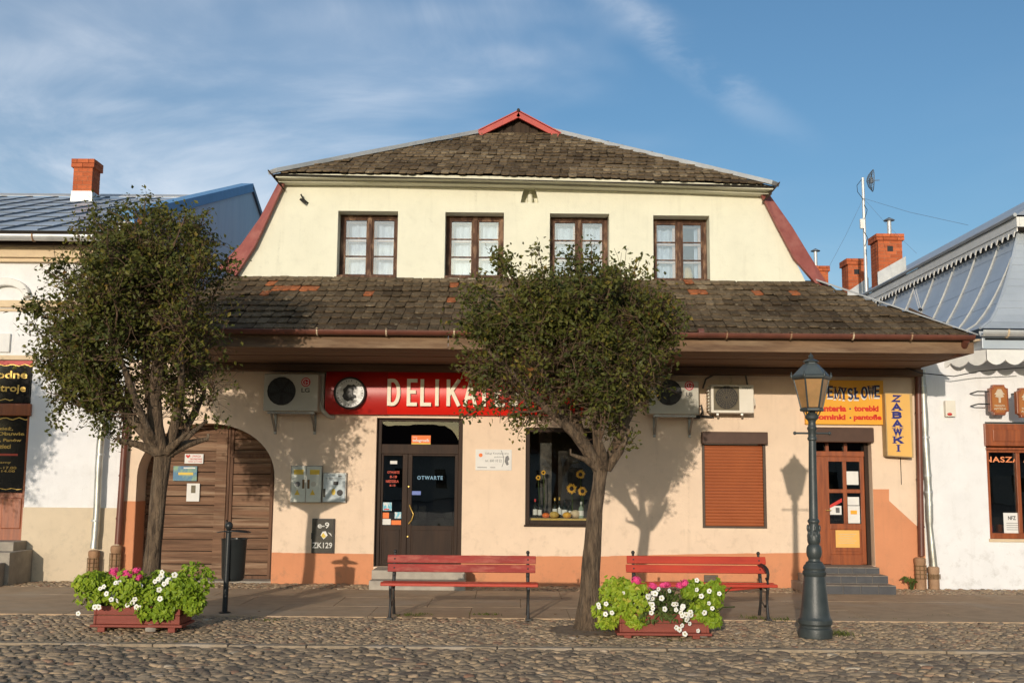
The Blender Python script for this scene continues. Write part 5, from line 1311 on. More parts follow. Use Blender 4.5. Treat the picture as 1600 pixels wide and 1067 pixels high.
A_('radio_box', MB().box(on(1346, 350, 27.4).x - .05, on(1346, 350, 27.4).x + .05, 27.32, 27.40, on(1346, 358, 27.4).z, on(1346, 343, 27.4).z), m_whitepaint, bevel=.012)
c0 = on(1349, 310, 27.38)
mb = MB(); mb.tube([on(1346, 281, 27.36), on(1339, 290, 27.35), on(1340, 300, 27.35), on(1349, 312, 27.35)], .008, 5)
mb.tube([on(1350, 320, 27.35), on(1355, 328, 27.32), on(1353, 336, 27.32), on(1349, 345, 27.35), on(1350, 362, 27.35), on(1356, 372, 27.3), on(1351, 385, 27.35)], .008, 5); A_('cable', mb, m_black)
for q in (on(1291, 425, 24.5), on(1513, 352, 21.0), on(1432, 396, 23.0)):
    A_('guy_wire', MB().tube([c0, c0.lerp(q, .5) + Vector((0, 0, -.05)), q], .0035, 4), m_wire)
# second roof aerial: two thin rods on the mansard
ar = thing('roof_rods', 'pair of thin pale rods leaning on the blue grey mansard', 'aerial', on(1437, 485, 18.6), world=True)
for a in (0, 5): part('rod', MB().tube([on(1427 + a * .8, 452 + a * .2, 18.8), on(1440 + a * .5, 497, 18.2)], .010, 5), m_mastwhite, ar)
part('clamp', MB().ball(on(1438, 484, 18.35), .035, 8, 6), m_black, ar)
dp = downpipe((1440, 578), (1452, 790), 17.92, .060, m_zincpipe, right, wob=.004, cuff=m_zinc, rings=(.12, .5, .78, .9))
a = on(1452, 790, 17.92); b = on(1453, 822, 17.92); c = on(1459, 885, 17.92)
part('pipe', MB().tube([a, b.lerp(a, .3), b, b.lerp(c, .2), c.lerp(b, .3), c], [.06, .058, .046, .050, .058, .06], 14), m_zincpipe, dp, smooth=60)
clay_foot(dp, on(1459, 900, 17.92).x, 17.92, .36, .085)
single('alarm_box', MB().box(*rect(1475, 626, 1491, 651, 18)[:2], 17.93, 18.02, *rect(1475, 626, 1491, 651, 18)[2:]), m_acwhite, 'small white alarm box with red lamp on the white wall right of the downpipes', 'alarm', loc=on(1483, 640, 18), bevel=.012)
alb = COL.objects['alarm_box']; WORLD_BASE['alarm_box'] = alb.location.copy()
part('alarm_lamp', MB().ball((on(1484, 647, 17.93).x, 17.935, on(1484, 647, 17.93).z), .045, 12, 8, (1, .5, .55)), m_redink, alb, smooth=60)
# hanging wooden pharmacy signs
def hang_sign(cx_px, y0_px, y1_px, w_px, Y, label, arms=True):
    x0, x1, z0, z1 = rect(cx_px - w_px/2, y0_px, cx_px + w_px/2, y1_px, Y); c = .055; cx = (x0 + x1)/2
    poly = [(x0, z0 + c), (x0 + .03, z0 + c), (x0 + c, z0 + .03), (x0 + c, z0), (x1 - c, z0), (x1 - c, z0 + .03), (x1 - .03, z0 + c), (x1, z0 + c), (x1, z1 - c), (x1 - .03, z1 - c), (x1 - c, z1 - .03), (x1 - c, z1), (x0 + c, z1), (x0 + c, z1 - .03), (x0 + .03, z1 - c), (x0, z1 - c)]
    t = thing('hanging_sign', label, 'sign', ((x0+x1)/2, Y, z0), world=True, group='carved wooden pharmacy signs')
    part('board', MB().prism(poly, Y, Y + .10), m_orangewood, t, bevel=.008)
    inn = [(cx + (a - cx) * .80, (z0+z1)/2 + (b - (z0+z1)/2) * .86) for a, b in poly]
    part('carved_panel', MB().prism(inn, Y - .008, Y + .001), m_tanwood, t)
    pl = MB(); hh = z1 - z0
    pl.ribbon([(cx, z0 + hh*.40), (cx, z0 + hh*.62)], .035, Y - .016, Y - .008)
    for k, (w, zz) in enumerate(((.075, .62), (.085, .70), (.055, .78))):
        pl.prism([(cx - w, z0 + hh*zz - .01), (cx - w*.4, z0 + hh*(zz - .05)), (cx + w*.4, z0 + hh*(zz - .05)), (cx + w, z0 + hh*zz - .01), (cx + w*.5, z0 + hh*(zz + .07)), (cx - w*.5, z0 + hh*(zz + .07))], Y - .017 - .001*k, Y - .008)
    part('carved_emblem', pl, m_tanpale, t)
    text_mesh('NASZA', m_tanpale, 'lettering', t, cx - .085, cx + .085, z0 + hh*.27, z0 + hh*.335, Y - .008, .006, .02)
    text_mesh('APTEKA', m_tanpale, 'lettering', t, cx - .10, cx + .10, z0 + hh*.165, z0 + hh*.235, Y - .008, .006, .02)
    if arms:
        for f in (.36, .78):
            zz = z0 + hh * f; part('iron_arm', MB().tube([(x0 - .20, 18.0, zz - .02), (x0 - .18, Y + .05, zz), (x0, Y + .05, zz)], .012, 6), m_iron, t, smooth=50)
    return t
hang_sign(1561.5, 601, 648, 29, 17.72, 'carved wooden pharmacy sign on two iron arms, whole in view above the window')
hang_sign(1604, 606, 652, 30, 17.5, 'carved wooden pharmacy sign cut off by the right edge of the photo', arms=False)
ho = COL.objects['hanging_sign.001']; part('iron_arm', MB().tube([(on(1604, 625, 17.5).x, 17.55, on(1604, 612, 17.5).z), (on(1604, 625, 17.5).x, 18.02, on(1604, 612, 17.5).z)], .014, 6), m_iron, ho)

# ------------------------------------------------------------------ signs and boxes on the facade
ys0 = 17.80
s0, s1, sz0_, sz1_ = rect(508, 581, 912, 647.5, ys0)
xm = W(605, 615, ys0)[0]
sg = thing('shop_sign', 'long red fascia sign with raised ivory letters and a round dial, above the brown door', 'sign', ((s0+s1)/2, ys0, sz0_), world=True)
def bowed(x0, x1, z0, z1, mt, name, round_l=False):
    mb = MB(); n = 10; pr = [(18.0, z0)] + [(ys0 + .10 * (1 - math.sin(R_(t)) ** .7), z0 + (z1 - z0) * (i / n)) for i, t in enumerate(np.linspace(4, 176, n + 1))] + [(18.0, z1)]
    k = len(pr); mb.v = [(x0, a, b) for a, b in pr] + [(x1, a, b) for a, b in pr]
    mb.f = [(j + k, (j+1) % k + k, (j+1) % k, j) for j in range(k)] + [tuple(range(k)), tuple(range(2*k-1, k-1, -1))]
    return part(name, mb, mt, sg, smooth=50)
bowed(s0, xm - .002, sz0_ - .005, sz1_ - .005, m_redsign2, 'end_panel'); bowed(xm, s1, sz0_, sz1_, m_redsign, 'main_panel')
LP = [('D', 605.5, 626), ('E', 636, 652), ('L', 657, 674), ('I', 679, 687), ('K', 698, 719), ('A', 724, 745), ('T', 747, 766), ('E', 773, 789), ('S', 794, 812), ('Y', 813, 834)]
for ch, a, b in LP:
    xa, xb = W(a, 615, ys0)[0], W(b, 615, ys0)[0]; w = .058
    mb = glyph(MB(), ch, xa, xb, W(700, 634.5, ys0)[1], W(700, 593, ys0)[1], w, ys0 - .006, .035)
    part('letter', mb, m_letter, sg)
dcx, dcz = W(546, 613.5, 17.7); rr_ = .265
rot90 = lambda x, y, z: Matrix.Translation((x, y, z)) @ Matrix.Rotation(R_(90), 4, 'X')
part('dial_rim', MB().lathe([(rr_, -.03), (rr_, .05), (rr_ - .012, .062), (rr_ - .03, .055), (rr_ - .03, .02)], 40).xf(rot90(dcx, ys0 - .02, dcz)), m_iron, sg, smooth=40)
part('dial', MB().lathe([(rr_ - .03, 0), (rr_ - .03, .012)], 40).xf(rot90(dcx, ys0 - .03, dcz)), m_dial, sg)
pm = MB(); yd_ = ys0 - .0425
blob = [(-.09, -.11), (-.125, -.05), (-.10, .0), (-.12, .06), (-.07, .10), (-.04, .14), (.03, .13), (.06, .145), (.11, .10), (.10, .055), (.075, .075), (.05, .03), (.055, -.02), (.10, -.035), (.11, -.08), (.07, -.085), (.05, -.12), (.0, -.115), (-.03, -.14)]
pm.prism([(dcx + a, dcz + b) for a, b in blob], yd_ - .003, yd_)
part('dial_print', pm, m_black, sg)
pm = MB(); pm.prism([(dcx + a, dcz + b) for a, b in ((-.03, .08), (-.06, .02), (-.05, -.04), (.0, -.08), (.045, -.05), (.04, .0), (.045, .04), (.02, .075))], yd_ - .006, yd_ - .0032)
pm.prism([(dcx + a, dcz + b) for a, b in ((.06, .095), (.10, .085), (.09, .068), (.055, .075))], yd_ - .006, yd_ - .0032)
part('dial_print', pm, m_dialgrey, sg)
for k in range(30):
    if k % 7 == 6: continue
    t = 2 * math.pi * k / 30; a, b = math.cos(t), math.sin(t)
    mb = MB().bar((dcx + a * .194, yd_ - .0015, dcz + b * .192), (dcx + a * (.216 if k % 2 else .208), yd_ - .0015, dcz + b * (.216 if k % 2 else .208)), .014, .003, (0, 1, 0)); part('dial_mark', mb, m_dialgrey, sg)

# air conditioners on the wall
def aircon(px, label, shell, fan_px, fan_r, name='air_conditioner', front=17.62, depth=.30, bracket=True, logo=None, square=False):
    x0, x1, z0, z1 = rect(*px, front); t = thing(name, label, 'air conditioner', ((x0+x1)/2, front, z0), world=True, group='air conditioner units on the peach wall')
    part('casing', MB().box(x0, x1, front, front + depth, z0, z1), shell, t, bevel=.012)
    fx, fz = W(*fan_px, front); r = fan_r / FPX * front
    M = rot90(fx, front, fz)
    part('fan_recess', MB().lathe([(r, .001), (r, .006)], 32).xf(M), m_fan, t)
    blades = MB()
    for k in range(5):
        a0 = 2*math.pi*k/5
        pts = [(.18*r, a0), (.92*r, a0 - .15), (.95*r, a0 + .45), (.85*r, a0 + .75), (.2*r, a0 + .7)]
        blades.prism([(fx + q * math.cos(w), fz + q * math.sin(w)) for q, w in pts], front - .009, front - .0065)
    part('fan_blades', blades, m_fan if square else m_iron, t)
    gr = MB(); nring = 6
    for k in range(1, nring + 1):
        rr = r * k / nring; gr.tube([(fx + rr * math.cos(R_(q)), front - .016, fz + rr * math.sin(R_(q))) for q in range(0, 361, 20)], .0035, 4)
    for k in range(16): 
        q = R_(k * 22.5); gr.bar((fx + r*.12*math.cos(q), front - .013, fz + r*.12*math.sin(q)), (fx + r*math.cos(q), front - .013, fz + r*math.sin(q)), .005, .005, (0, 1, 0))
    part('fan_guard', gr, m_fangrey if square else m_fan, t)
    if square: part('grille_panel', MB().box(fx - r*1.12, fx + r*1.12, front - .0008, front + .002, z0 + .04, z1 - .03), m_fangrey, t, bevel=.003)
    if bracket:
        for bxx in (x0 + .13, x1 - .10):
            mb = MB(); mb.bar((bxx, 18.0, z0 - .02), (bxx, front + .01, z0 - .02), .04, .035); mb.bar((bxx, 18.0, z0 - .32), (bxx, front + .03, z0 - .04), .03, .03); mb.box(bxx - .02, bxx + .02, 17.97, 18.0, z0 - .36, z0 - .04)
            part('wall_bracket', mb, m_galv, t)
        part('bracket_rail', MB().box(x0 + .07, x1 - .05, front + .0, front + .035, z0 - .045, z0 - .012), m_galv, t)
    return t, (x0, x1, z0, z1)
t1, _ = aircon((412, 584, 497, 642), 'beige air conditioner left of the red sign, above the meter cabinets', m_ac, (440, 611), 22)
t2, _ = aircon((1014, 595, 1092, 647), 'beige air conditioner half hidden by the middle tree, beside the smaller white unit', m_ac, (1045, 613), 20)
t3, _ = aircon((1111, 601, 1178, 645), 'small white air conditioner with square khaki grille, above the closed orange shutter', m_acwhite, (1135, 621), 18, square=True, bracket=False, front=17.66)
def lg(t, bx, by, tx0, ty0, tx1, ty1, Y=17.62):
    c = W(bx, by, Y); M = rot90(c[0], Y, c[1]); part('badge', MB().lathe([(.075, 0), (.075, .004)], 24).xf(M), m_brand, t)
    part('badge_print', MB().ribbon(ARC(c[0], c[1], .052, .052, 20, 330, 18) + [(c[0] + .045, c[1] - .002), (c[0] + .01, c[1] - .002)], .010, Y - .0065, Y - .004).ribbon([(c[0] - .012, c[1] + .026), (c[0] - .012, c[1] - .022), (c[0] + .006, c[1] - .022)], .009, Y - .0065, Y - .004), m_paper, t)
    text_mesh('LG', m_greytext, 'lettering', t, W(tx0, ty0, Y)[0], W(tx1, ty0, Y)[0], W(tx0, ty1, Y)[1], W(tx0, ty0, Y)[1], Y, .004, .03)
lg(t1, 478, 597, 471, 606, 484, 613); lg(t2, 1077, 602.5, 1072, 612.5, 1082, 619)
tb = W(1160, 606, 17.66); text_mesh('Whirlpool', m_greytext, 'lettering', t3, W(1159, 606, 17.66)[0], W(1173, 606, 17.66)[0], W(1159, 608.7, 17.66)[1], W(1159, 604.2, 17.66)[1], 17.66, .003, .01)
x0, x1, z0, z1 = rect(1111, 601, 1178, 645, 17.66)
for k in range(8): part('louvre', MB().tube([(x0 - .03, 17.72, z0 + .05 + k*.052), (x0 - .03, 17.9, z0 + .05 + k*.052), (x0 + .01, 17.9, z0 + .05 + k*.052)], .012, 5), m_acwhite, t3)
for q in (x0 + .13, x1 - .17): part('wall_bracket', MB().bar((q + .05, 18.0, z0 - .05), (q - .02, 17.70, z0 - .02), .035, .03), m_galv, t3)
part('valve_hose', MB().tube([(x1, 17.80, z0 + .12), (x1 + .05, 17.82, z0 + .14), (x1 + .055, 17.86, z0 + .24), (x1 + .02, 17.9, z0 + .28), (x1 - .03, 17.9, z0 + .26)], .012, 6), m_acwhite, t3, smooth=60)
part('hose', MB().tube([on(1098, 607, 17.95), on(1103, 592, 17.95), on(1125, 580, 17.95), on(1152, 577, 17.95), on(1165, 586, 17.95), on(1168, 602, 17.9)], .016, 6), m_dialgrey, t3, smooth=60)
a0, a1, b0, b1 = rect(1014, 595, 1092, 647, 17.62)
part('hose', MB().tube([(a1, 17.8, b0 + .12), (a1 + .07, 17.8, b0 + .16), (a1 + .09, 17.8, b0 + .05), (a1 + .04, 17.85, b0 - .04), (a1 - .06, 17.9, b0 - .03), (a1 + .03, 17.95, b0 - .01), (a1 + .3, 17.97, b0 - .02)], .02, 7), m_iron, t2, smooth=60)
c0_, c1_, d0_, d1_ = rect(497.5, 583, 507, 640, 17.9)
part('pipe_cover', MB().box(c0_, c1_, 17.88, 18.0, d0_, d1_), m_ac, t1, bevel=.01)
part('hose', MB().tube([on(500, 600, 17.85), on(498, 625, 17.85), on(503, 640, 17.85), on(513, 650, 17.9), on(522, 652, 17.98)], .035, 8), m_ac, t1, smooth=60)

# meter cabinets
def cabinet(px, label, mt, Y, d=.12): 
    x0, x1, z0, z1 = rect(*px, Y); t = thing('meter_cabinet', label, 'meter cabinet', ((x0+x1)/2, Y, z0), world=True)
    part('casing', MB().box(x0, x1, Y, Y + d, z0, z1), m_galv, t, bevel=.006); return t
Ym = 17.93; mx = lambda a: W(a, 756, Ym)[0]; mz_ = lambda a: W(480, a, Ym)[1]
mc = cabinet((454, 727, 503, 785), 'two door grey meter cabinet with yellow labels on the peach wall', m_meter, Ym)
for a, b in ((455.5, 477.5), (479, 502)):
    part('door', MB().box(mx(a), mx(b), Ym - .014, Ym - .001, mz_(784), mz_(728.5)), m_meter, mc, bevel=.004)
def disc(t, px, py, r, mt, y): part('meter_window', MB().lathe([(r, 0), (r, .004)], 18).xf(rot90(W(px, py, Ym)[0], y, W(px, py, Ym)[1])), mt, t)
def lab(t, a, b, c, d, mt, y, name='label_plate'): part(name, MB().box(mx(a), mx(c), y - .004, y, mz_(d), mz_(b)), mt, t)
ym = Ym - .014
lab(mc, 459, 733.5, 474, 741, m_yellow, ym); lab(mc, 484, 733.5, 499, 741, m_yellow, ym); disc(mc, 465.5, 756, .042, m_dialgrey, ym); disc(mc, 490, 756, .042, m_ac, ym)
lab(mc, 472.5, 749, 476, 763, m_rust, ym, 'handle'); lab(mc, 480.5, 749, 484, 763, m_rust, ym, 'handle')
for q in (465, 489): part('warning_sign', MB().prism([(mx(q - 4), mz_(773)), (mx(q + 4), mz_(773)), (mx(q), mz_(764.5))], ym - .004, ym), m_yellow, mc)
mc2 = cabinet((504, 738, 541, 785), 'smaller blue grey meter cabinet right of the two door one', m_meterblue, Ym + .01)
part('door', MB().box(mx(505.5), mx(539.5), Ym - .003, Ym + .009, mz_(783.5), mz_(739.5)), m_meterblue, mc2, bevel=.004)
ym = Ym - .003
disc(mc2, 531, 769.5, .050, m_black, ym); part('label_plate', MB().lathe([(.04, 0), (.04, .004)], 14).xf(rot90(mx(521.5), ym, mz_(768)) @ Matrix.Diagonal((.8, 1.3, 1, 1))), m_yellow, mc2)
lab(mc2, 521, 751.5, 528.5, 757, m_black, ym); lab(mc2, 505.5, 763, 509, 776, m_plate, ym, 'handle'); lab(mc2, 509, 746.6, 538, 747.4, m_plate, ym, 'slot'); lab(mc2, 528, 742, 534, 744.5, m_dialgrey, ym)
Yz = 17.95; x0, x1, z0, z1 = rect(487, 810, 522, 864, Yz)
zk = thing('meter_cabinet', 'dark steel cabinet door stencilled ZK129 low on the peach wall', 'meter cabinet', ((x0+x1)/2, Yz, z0), world=True)
part('casing', MB().box(x0, x1, Yz, 18.0, z0, z1), m_iron, zk, bevel=.004)
part('door', MB().box(x0 + .015, x1 - .015, Yz - .012, Yz - .001, z0 + .015, z1 - .015), m_plate, zk, bevel=.004)
zx = lambda a: W(a, 840, Yz)[0]; zz_ = lambda a: W(505, a, Yz)[1]; yk = Yz - .0125
text_mesh('ZK129', m_chalk, 'lettering', zk, zx(488.5), zx(519.5), zz_(856), zz_(847), yk, .002, .015)
text_mesh('e-9', m_chalk, 'lettering', zk, zx(496), zx(514), zz_(825), zz_(815.5), yk, .002, .02)
part('label_plate', MB().prism([(zx(501), zz_(836)), (zx(506), zz_(842)), (zx(512), zz_(836)), (zx(509), zz_(829.5)), (zx(504), zz_(830))], yk - .003, yk), m_paper, zk)
part('label_plate', MB().prism([(zx(502), zz_(837)), (zx(506), zz_(840.5)), (zx(509.5), zz_(837.5)), (zx(505), zz_(831.5))], yk - .006, yk - .0032), m_yellow, zk)
part('paint_smudge', MB().prism([(zx(512), zz_(831)), (zx(517), zz_(833)), (zx(519), zz_(838)), (zx(515), zz_(834))], yk - .002, yk), m_chalk, zk)
part('hinge', MB().tube([(x0 + .006, Yz - .014, zz_(832)), (x0 + .006, Yz - .014, zz_(842))], .014, 6), m_iron, zk)
# paper plaque by the door
Yp = 17.985; x0, x1, z0, z1 = rect(743, 702, 799.5, 734.5, Yp); pl = thing('wall_plaque', 'white printed plaque with small orange logo, between brown door and shop window', 'plaque', ((x0+x1)/2, Yp, z0), world=True)
part('plate', MB().box(x0, x1, Yp, 18.0, z0, z1), m_paper, pl)
qx2 = lambda a: W(a, 718, Yp)[0]; qz2 = lambda a: W(770, a, Yp)[1]
part('logo', MB().prism([(qx2(751 + 3.1 * math.cos(R_(t))), qz2(711 + 3.1 * math.sin(R_(t)))) for t in range(0, 360, 45)], Yp - .003, Yp), m_orange, pl)
text_mesh('Us\u0142ugi Kosmetyczne', m_dialgrey, 'lettering', pl, qx2(758), qx2(795), qz2(710.5), qz2(706.5), Yp, .002)
text_mesh('gabinet', m_dialgrey, 'lettering', pl, qx2(772), qx2(788), qz2(715), qz2(712.5), Yp, .002)
text_mesh('tel. 600 10 22', m_dialgrey, 'lettering', pl, qx2(758), qx2(784), qz2(721.5), qz2(717.5), Yp, .002)
for i, (a, b) in enumerate(((746, 761), (766, 774))): part('print', MB().box(qx2(a), qx2(b), Yp - .002, Yp, qz2(730.6), qz2(729.6)), m_dialgrey, pl)
part('emblem', MB().ribbon([(qx2(783 + 4 * math.sin(i * .35)), qz2(703.5 + i * 3.2)) for i in range(9)], .008, Yp - .003, Yp).prism([(qx2(792), qz2(727)), (qx2(788.5), qz2(721)), (qx2(790), qz2(713)), (qx2(794), qz2(711)), (qx2(796), qz2(717)), (qx2(793.5), qz2(720)), (qx2(795), qz2(725))], Yp - .0035, Yp), m_dialgrey, pl)

# yellow board over the glazed door, with serif lettering
Yb_ = 17.93; x0, x1, z0, z1 = rect(1258, 594, 1381, 663, Yb_)
bd = thing('shop_sign', 'yellow board with wavy navy and red lettering above the varnished glazed door', 'sign', ((x0+x1)/2, Yb_, z0), world=True)
part('board', MB().box(x0, x1, Yb_, 18.0, z0, z1), m_signyellow, bd, bevel=.004)
bx_ = lambda a: W(a, 630, Yb_)[0]; bz_ = lambda a: W(1320, a, Yb_)[1]
word = 'PRZEMYS\u0141OWE'; pitch = (1377 - 1262) / len(word)
for i, ch in enumerate(word):
    a = 1262 + i * pitch; ww = pitch * (.98 if ch in 'MWO' else .82); yo = 2.2 * math.sin((i - 3.5) * .72)
    xa, xb = bx_(a), bx_(a + ww); zt_, zb_ = bz_(604 + yo), bz_(622 + yo)
    part('letter_shadow', glyph(MB(), ch, xa - .006, xb - .006, zb_ - .028, zt_ - .028, .027, Yb_ - .0004, .0022, serif=.024), m_paper, bd)
    part('letter', glyph(MB(), ch, xa, xb, zb_, zt_, .030, Yb_ - .009, .004, serif=.027), m_navy, bd)
text_mesh('Art.', m_navy, 'lettering', bd, bx_(1284), bx_(1297), bz_(601.5), bz_(597), Yb_, .004, .02)
for t, a, b, c, d in (('galanteria', 1264, 633, 1322, 646), ('torebki', 1334, 633, 1372.5, 642.5), ('upominki', 1263, 647, 1320.5, 658.5), ('pantofle', 1333, 647, 1376.5, 658)):
    text_mesh(t, m_signred, 'lettering', bd, bx_(a), bx_(c), bz_(d), bz_(b), Yb_, .005, .05)
for b in (638.5, 652.5): part('dot', MB().lathe([(.014, 0), (.014, .005)], 10).xf(rot90(bx_(1328), Yb_, bz_(b))), m_navy, bd)
# tall light box ZABAWKI
Yv = 17.78; c0 = on(1404, 664, Yv)
vb = thing('lightbox_sign', 'tall narrow yellow light box with stacked blue letters beside the downpipes', 'sign', c0, world=True)
poly = [W(1384, 615, Yv), W(1421, 616, Yv), W(1425, 713.5, Yv), W(1387.5, 711, Yv)]
part('casing', MB().prism([(poly[0][0] - .015, poly[0][1] + .015), (poly[1][0] + .05, poly[1][1] + .015), (poly[2][0] + .03, poly[2][1] - .015), (poly[3][0] - .012, poly[3][1] - .015)], Yv + .004, 17.99), m_signframe, vb, bevel=.006)
part('face', MB().prism(poly, Yv - .006, Yv + .004), m_boxyellow, vb)
for i, ch in enumerate('ZABAWKI'):
    yc = 622.5 + i * 12.9; xc = 1399.5 + i * .55; ww = 8.0 if ch != 'I' else 5.0
    part('letter', glyph(MB(), ch, W(xc - ww + 1.5, yc, Yv)[0], W(xc + ww, yc, Yv)[0], W(xc, yc + 5.6, Yv)[1], W(xc, yc - 5.4, Yv)[1], .034, Yv - .0065, .004, serif=.034 if ch != 'Z' else 0), m_blueletter, vb)
part('cable', MB().tube([W3 for W3 in (on(1407, 713, 17.97), on(1408, 740, 17.985), on(1408.5, 757, 17.985))], .005, 4), m_black, vb)

# notices on the gate
def gate_note(px, mt, label):
    x0, x1, z0, z1 = rect(*px, 18.45); return single('notice', MB().box(x0, x1, 18.435, 18.441, z0, z1), mt, label, 'notice', loc=((x0+x1)/2, 18.44, z0))
g1 = gate_note((289, 709, 318, 724), m_paper, 'white notice with red print, highest on the plank gate'); WORLD_BASE[g1.name] = g1.location.copy()
gx = lambda a: W(a, 720, 18.45)[0]; gzz = lambda a: W(305, a, 18.45)[1]
for t, a, b, c, d in (('UWAGA', 300, 711, 314, 714), ('ZAKAZ PARKOWANIA', 297, 715.5, 316, 718.5), ('WJAZD NA POSESJE', 294, 720, 316, 722.5)): text_mesh(t, m_redink, 'lettering', g1, gx(a), gx(c), gzz(d), gzz(b), 18.435, .002, .01)
part('print', MB().prism([(gx(290), gzz(712)), (gx(294), gzz(716)), (gx(298), gzz(712)), (gx(296), gzz(710)), (gx(294), gzz(711.5)), (gx(292), gzz(710))], 18.432, 18.435), m_redink, g1)
g2 = gate_note((271, 728, 308, 751), m_paperblue, 'blue and green poster on the plank gate, under the red and white notice'); WORLD_BASE[g2.name] = g2.location.copy()
part('print', MB().box(gx(288), gx(306), 18.432, 18.435, gzz(732), gzz(730)), m_paper, g2); part('print', MB().box(gx(280), gx(303), 18.432, 18.435, gzz(742), gzz(738)), m_yellow, g2)
g3 = gate_note((292, 755, 312, 783), m_paper, 'plain white sheet with small grey picture, lowest on the plank gate'); WORLD_BASE[g3.name] = g3.location.copy()
part('print', MB().box(gx(301), gx(308), 18.432, 18.435, gzz(770), gzz(758)), m_fangrey, g3)
# cable slung under the eaves on the right
single('overhead_cable', MB().tube([on(1330, 567, 17.9), on(1390, 566, 17.7), on(1440, 583, 17.7), on(1490, 588, 17.7), on(1530, 580, 17.6), on(1600, 574, 17.5)], .009, 5), m_iron, 'thin dark cable slung under the eaves toward the right building', 'cable', loc=on(1440, 583, 17.7))

# goods in the shop window
def bottle(px, h, r, mt, cap, label, Y=18.35):
    x = W(px, 800, Y)[0]; t = thing('bottle', label, 'bottle', (x, Y, SHELF), world=True, group='bottles in the shop window')
    part('glass_body', MB().lathe([(r, 0), (r, h * .58), (r * .8, h * .66), (r * .34, h * .74), (r * .32, h)], 14, (x, Y, SHELF)), mt, t, smooth=45)
    part('label', MB().lathe([(r * 1.02, h * .16), (r * 1.02, h * .46)], 14, (x, Y, SHELF), cap=False), m_paper, t, smooth=45)
    part('cap', MB().lathe([(r * .42, h * .86), (r * .42, h * 1.01)], 10, (x, Y, SHELF)), cap, t, smooth=45)
bottle(836, .31, .038, m_bottle, m_redink, 'dark wine bottle with red neck, leftmost in the shop window')
bottle(843.5, .29, .036, m_bottle, m_black, 'dark wine bottle second from left in the shop window')
bottle(867, .33, .042, m_bottle, m_gold, 'dark bottle with gold neck and large label, middle of the shop window', 18.42)
bottle(874, .34, .034, m_bottle, m_gold, 'slim dark bottle with gold neck behind the squash in the window', 18.5)
bottle(882, .30, .050, m_bottle, m_black, 'broad dark bottle with oval label in the shop window', 18.45)
bottle(891, .26, .034, m_bottle, m_iron, 'short dark bottle right of the broad one in the window', 18.5)
bottle(908, .27, .045, m_bottleclear, m_paper, 'pale clear bottle at the right end of the window shelf', 18.4)
def sunflower(px, py, r, label, Y=18.42, lean=.2):
    c = on(px, py, Y); t = thing('sunflower', label, 'sunflower', (c.x, Y, SHELF), world=True, group='sunflowers in the shop window')
    mb = MB()
    for k in range(16):
        a = 2 * math.pi * k / 16 + random.uniform(-.08, .08); L_ = r * random.uniform(.85, 1.08); d = Vector((math.cos(a), random.uniform(-.15, .12), math.sin(a))); s_ = Vector((-math.sin(a), 0, math.cos(a)))
        mb.slab([c + d * r * .26 - s_ * r * .12, c + d * r * .7 - s_ * r * .15, c + d * L_, c + d * r * .7 + s_ * r * .15, c + d * r * .26 + s_ * r * .12], (0, .004, 0))
    part('petals', mb, m_sun, t); part('seed_head', MB().ball((c.x, c.y - .008, c.z), r * .38, 12, 8, (1, .35, 1)), m_seed, t, smooth=60)
    part('stem', MB().tube([c + Vector((0, .02, 0)), Vector((c.x + .02, Y + .05, (c.z + SHELF) / 2)), Vector((c.x + .03 * lean, Y + .03, SHELF))], .009, 6), m_greenleaf, t)
sunflower(907, 741, .085, 'large sunflower high at the right of the shop window'); sunflower(893, 763, .095, 'largest sunflower, middle right of the shop window', 18.36)
sunflower(910, 767, .085, 'sunflower nearest the tree trunk in the shop window', 18.38); sunflower(849, 738, .045, 'small sunflower, upper of the two at left in the window', 18.6); sunflower(841, 746, .048, 'small sunflower, lower of the two at left in the window', 18.55)
def squash(px, r, mt, label, Y=18.3):
    x = W(px, 800, Y)[0]; mb = MB(); n = 16; pf = [(math.sin(math.pi * i / 8), -math.cos(math.pi * i / 8) * .75 + .75) for i in range(9)]
    for rr, zz in pf:
        for j in range(n): q = 2*math.pi*j/n; k = r * (rr + .02) * (1 + .07 * math.cos(4*q)); mb.v.append((x + k * math.cos(q), Y + k * math.sin(q), SHELF + zz * r))
    for i in range(8):
        for j in range(n): mb.f.append((i*n + j, i*n + (j+1) % n, (i+1)*n + (j+1) % n, (i+1)*n + j))
    single('squash', mb, mt, label, 'squash', loc=(x, Y, SHELF), smooth=60)
squash(853, .060, m_orange, 'small orange squash beside the left bottles in the window'); squash(866, .075, m_straw, 'yellow squash in front of the gold necked bottle', 18.26); squash(886, .07, m_sun, 'orange yellow squash lying among leaves in the window', 18.25)
squash(899, .09, m_trim, 'pale pinkish squash near the clear bottle in the window', 18.42)
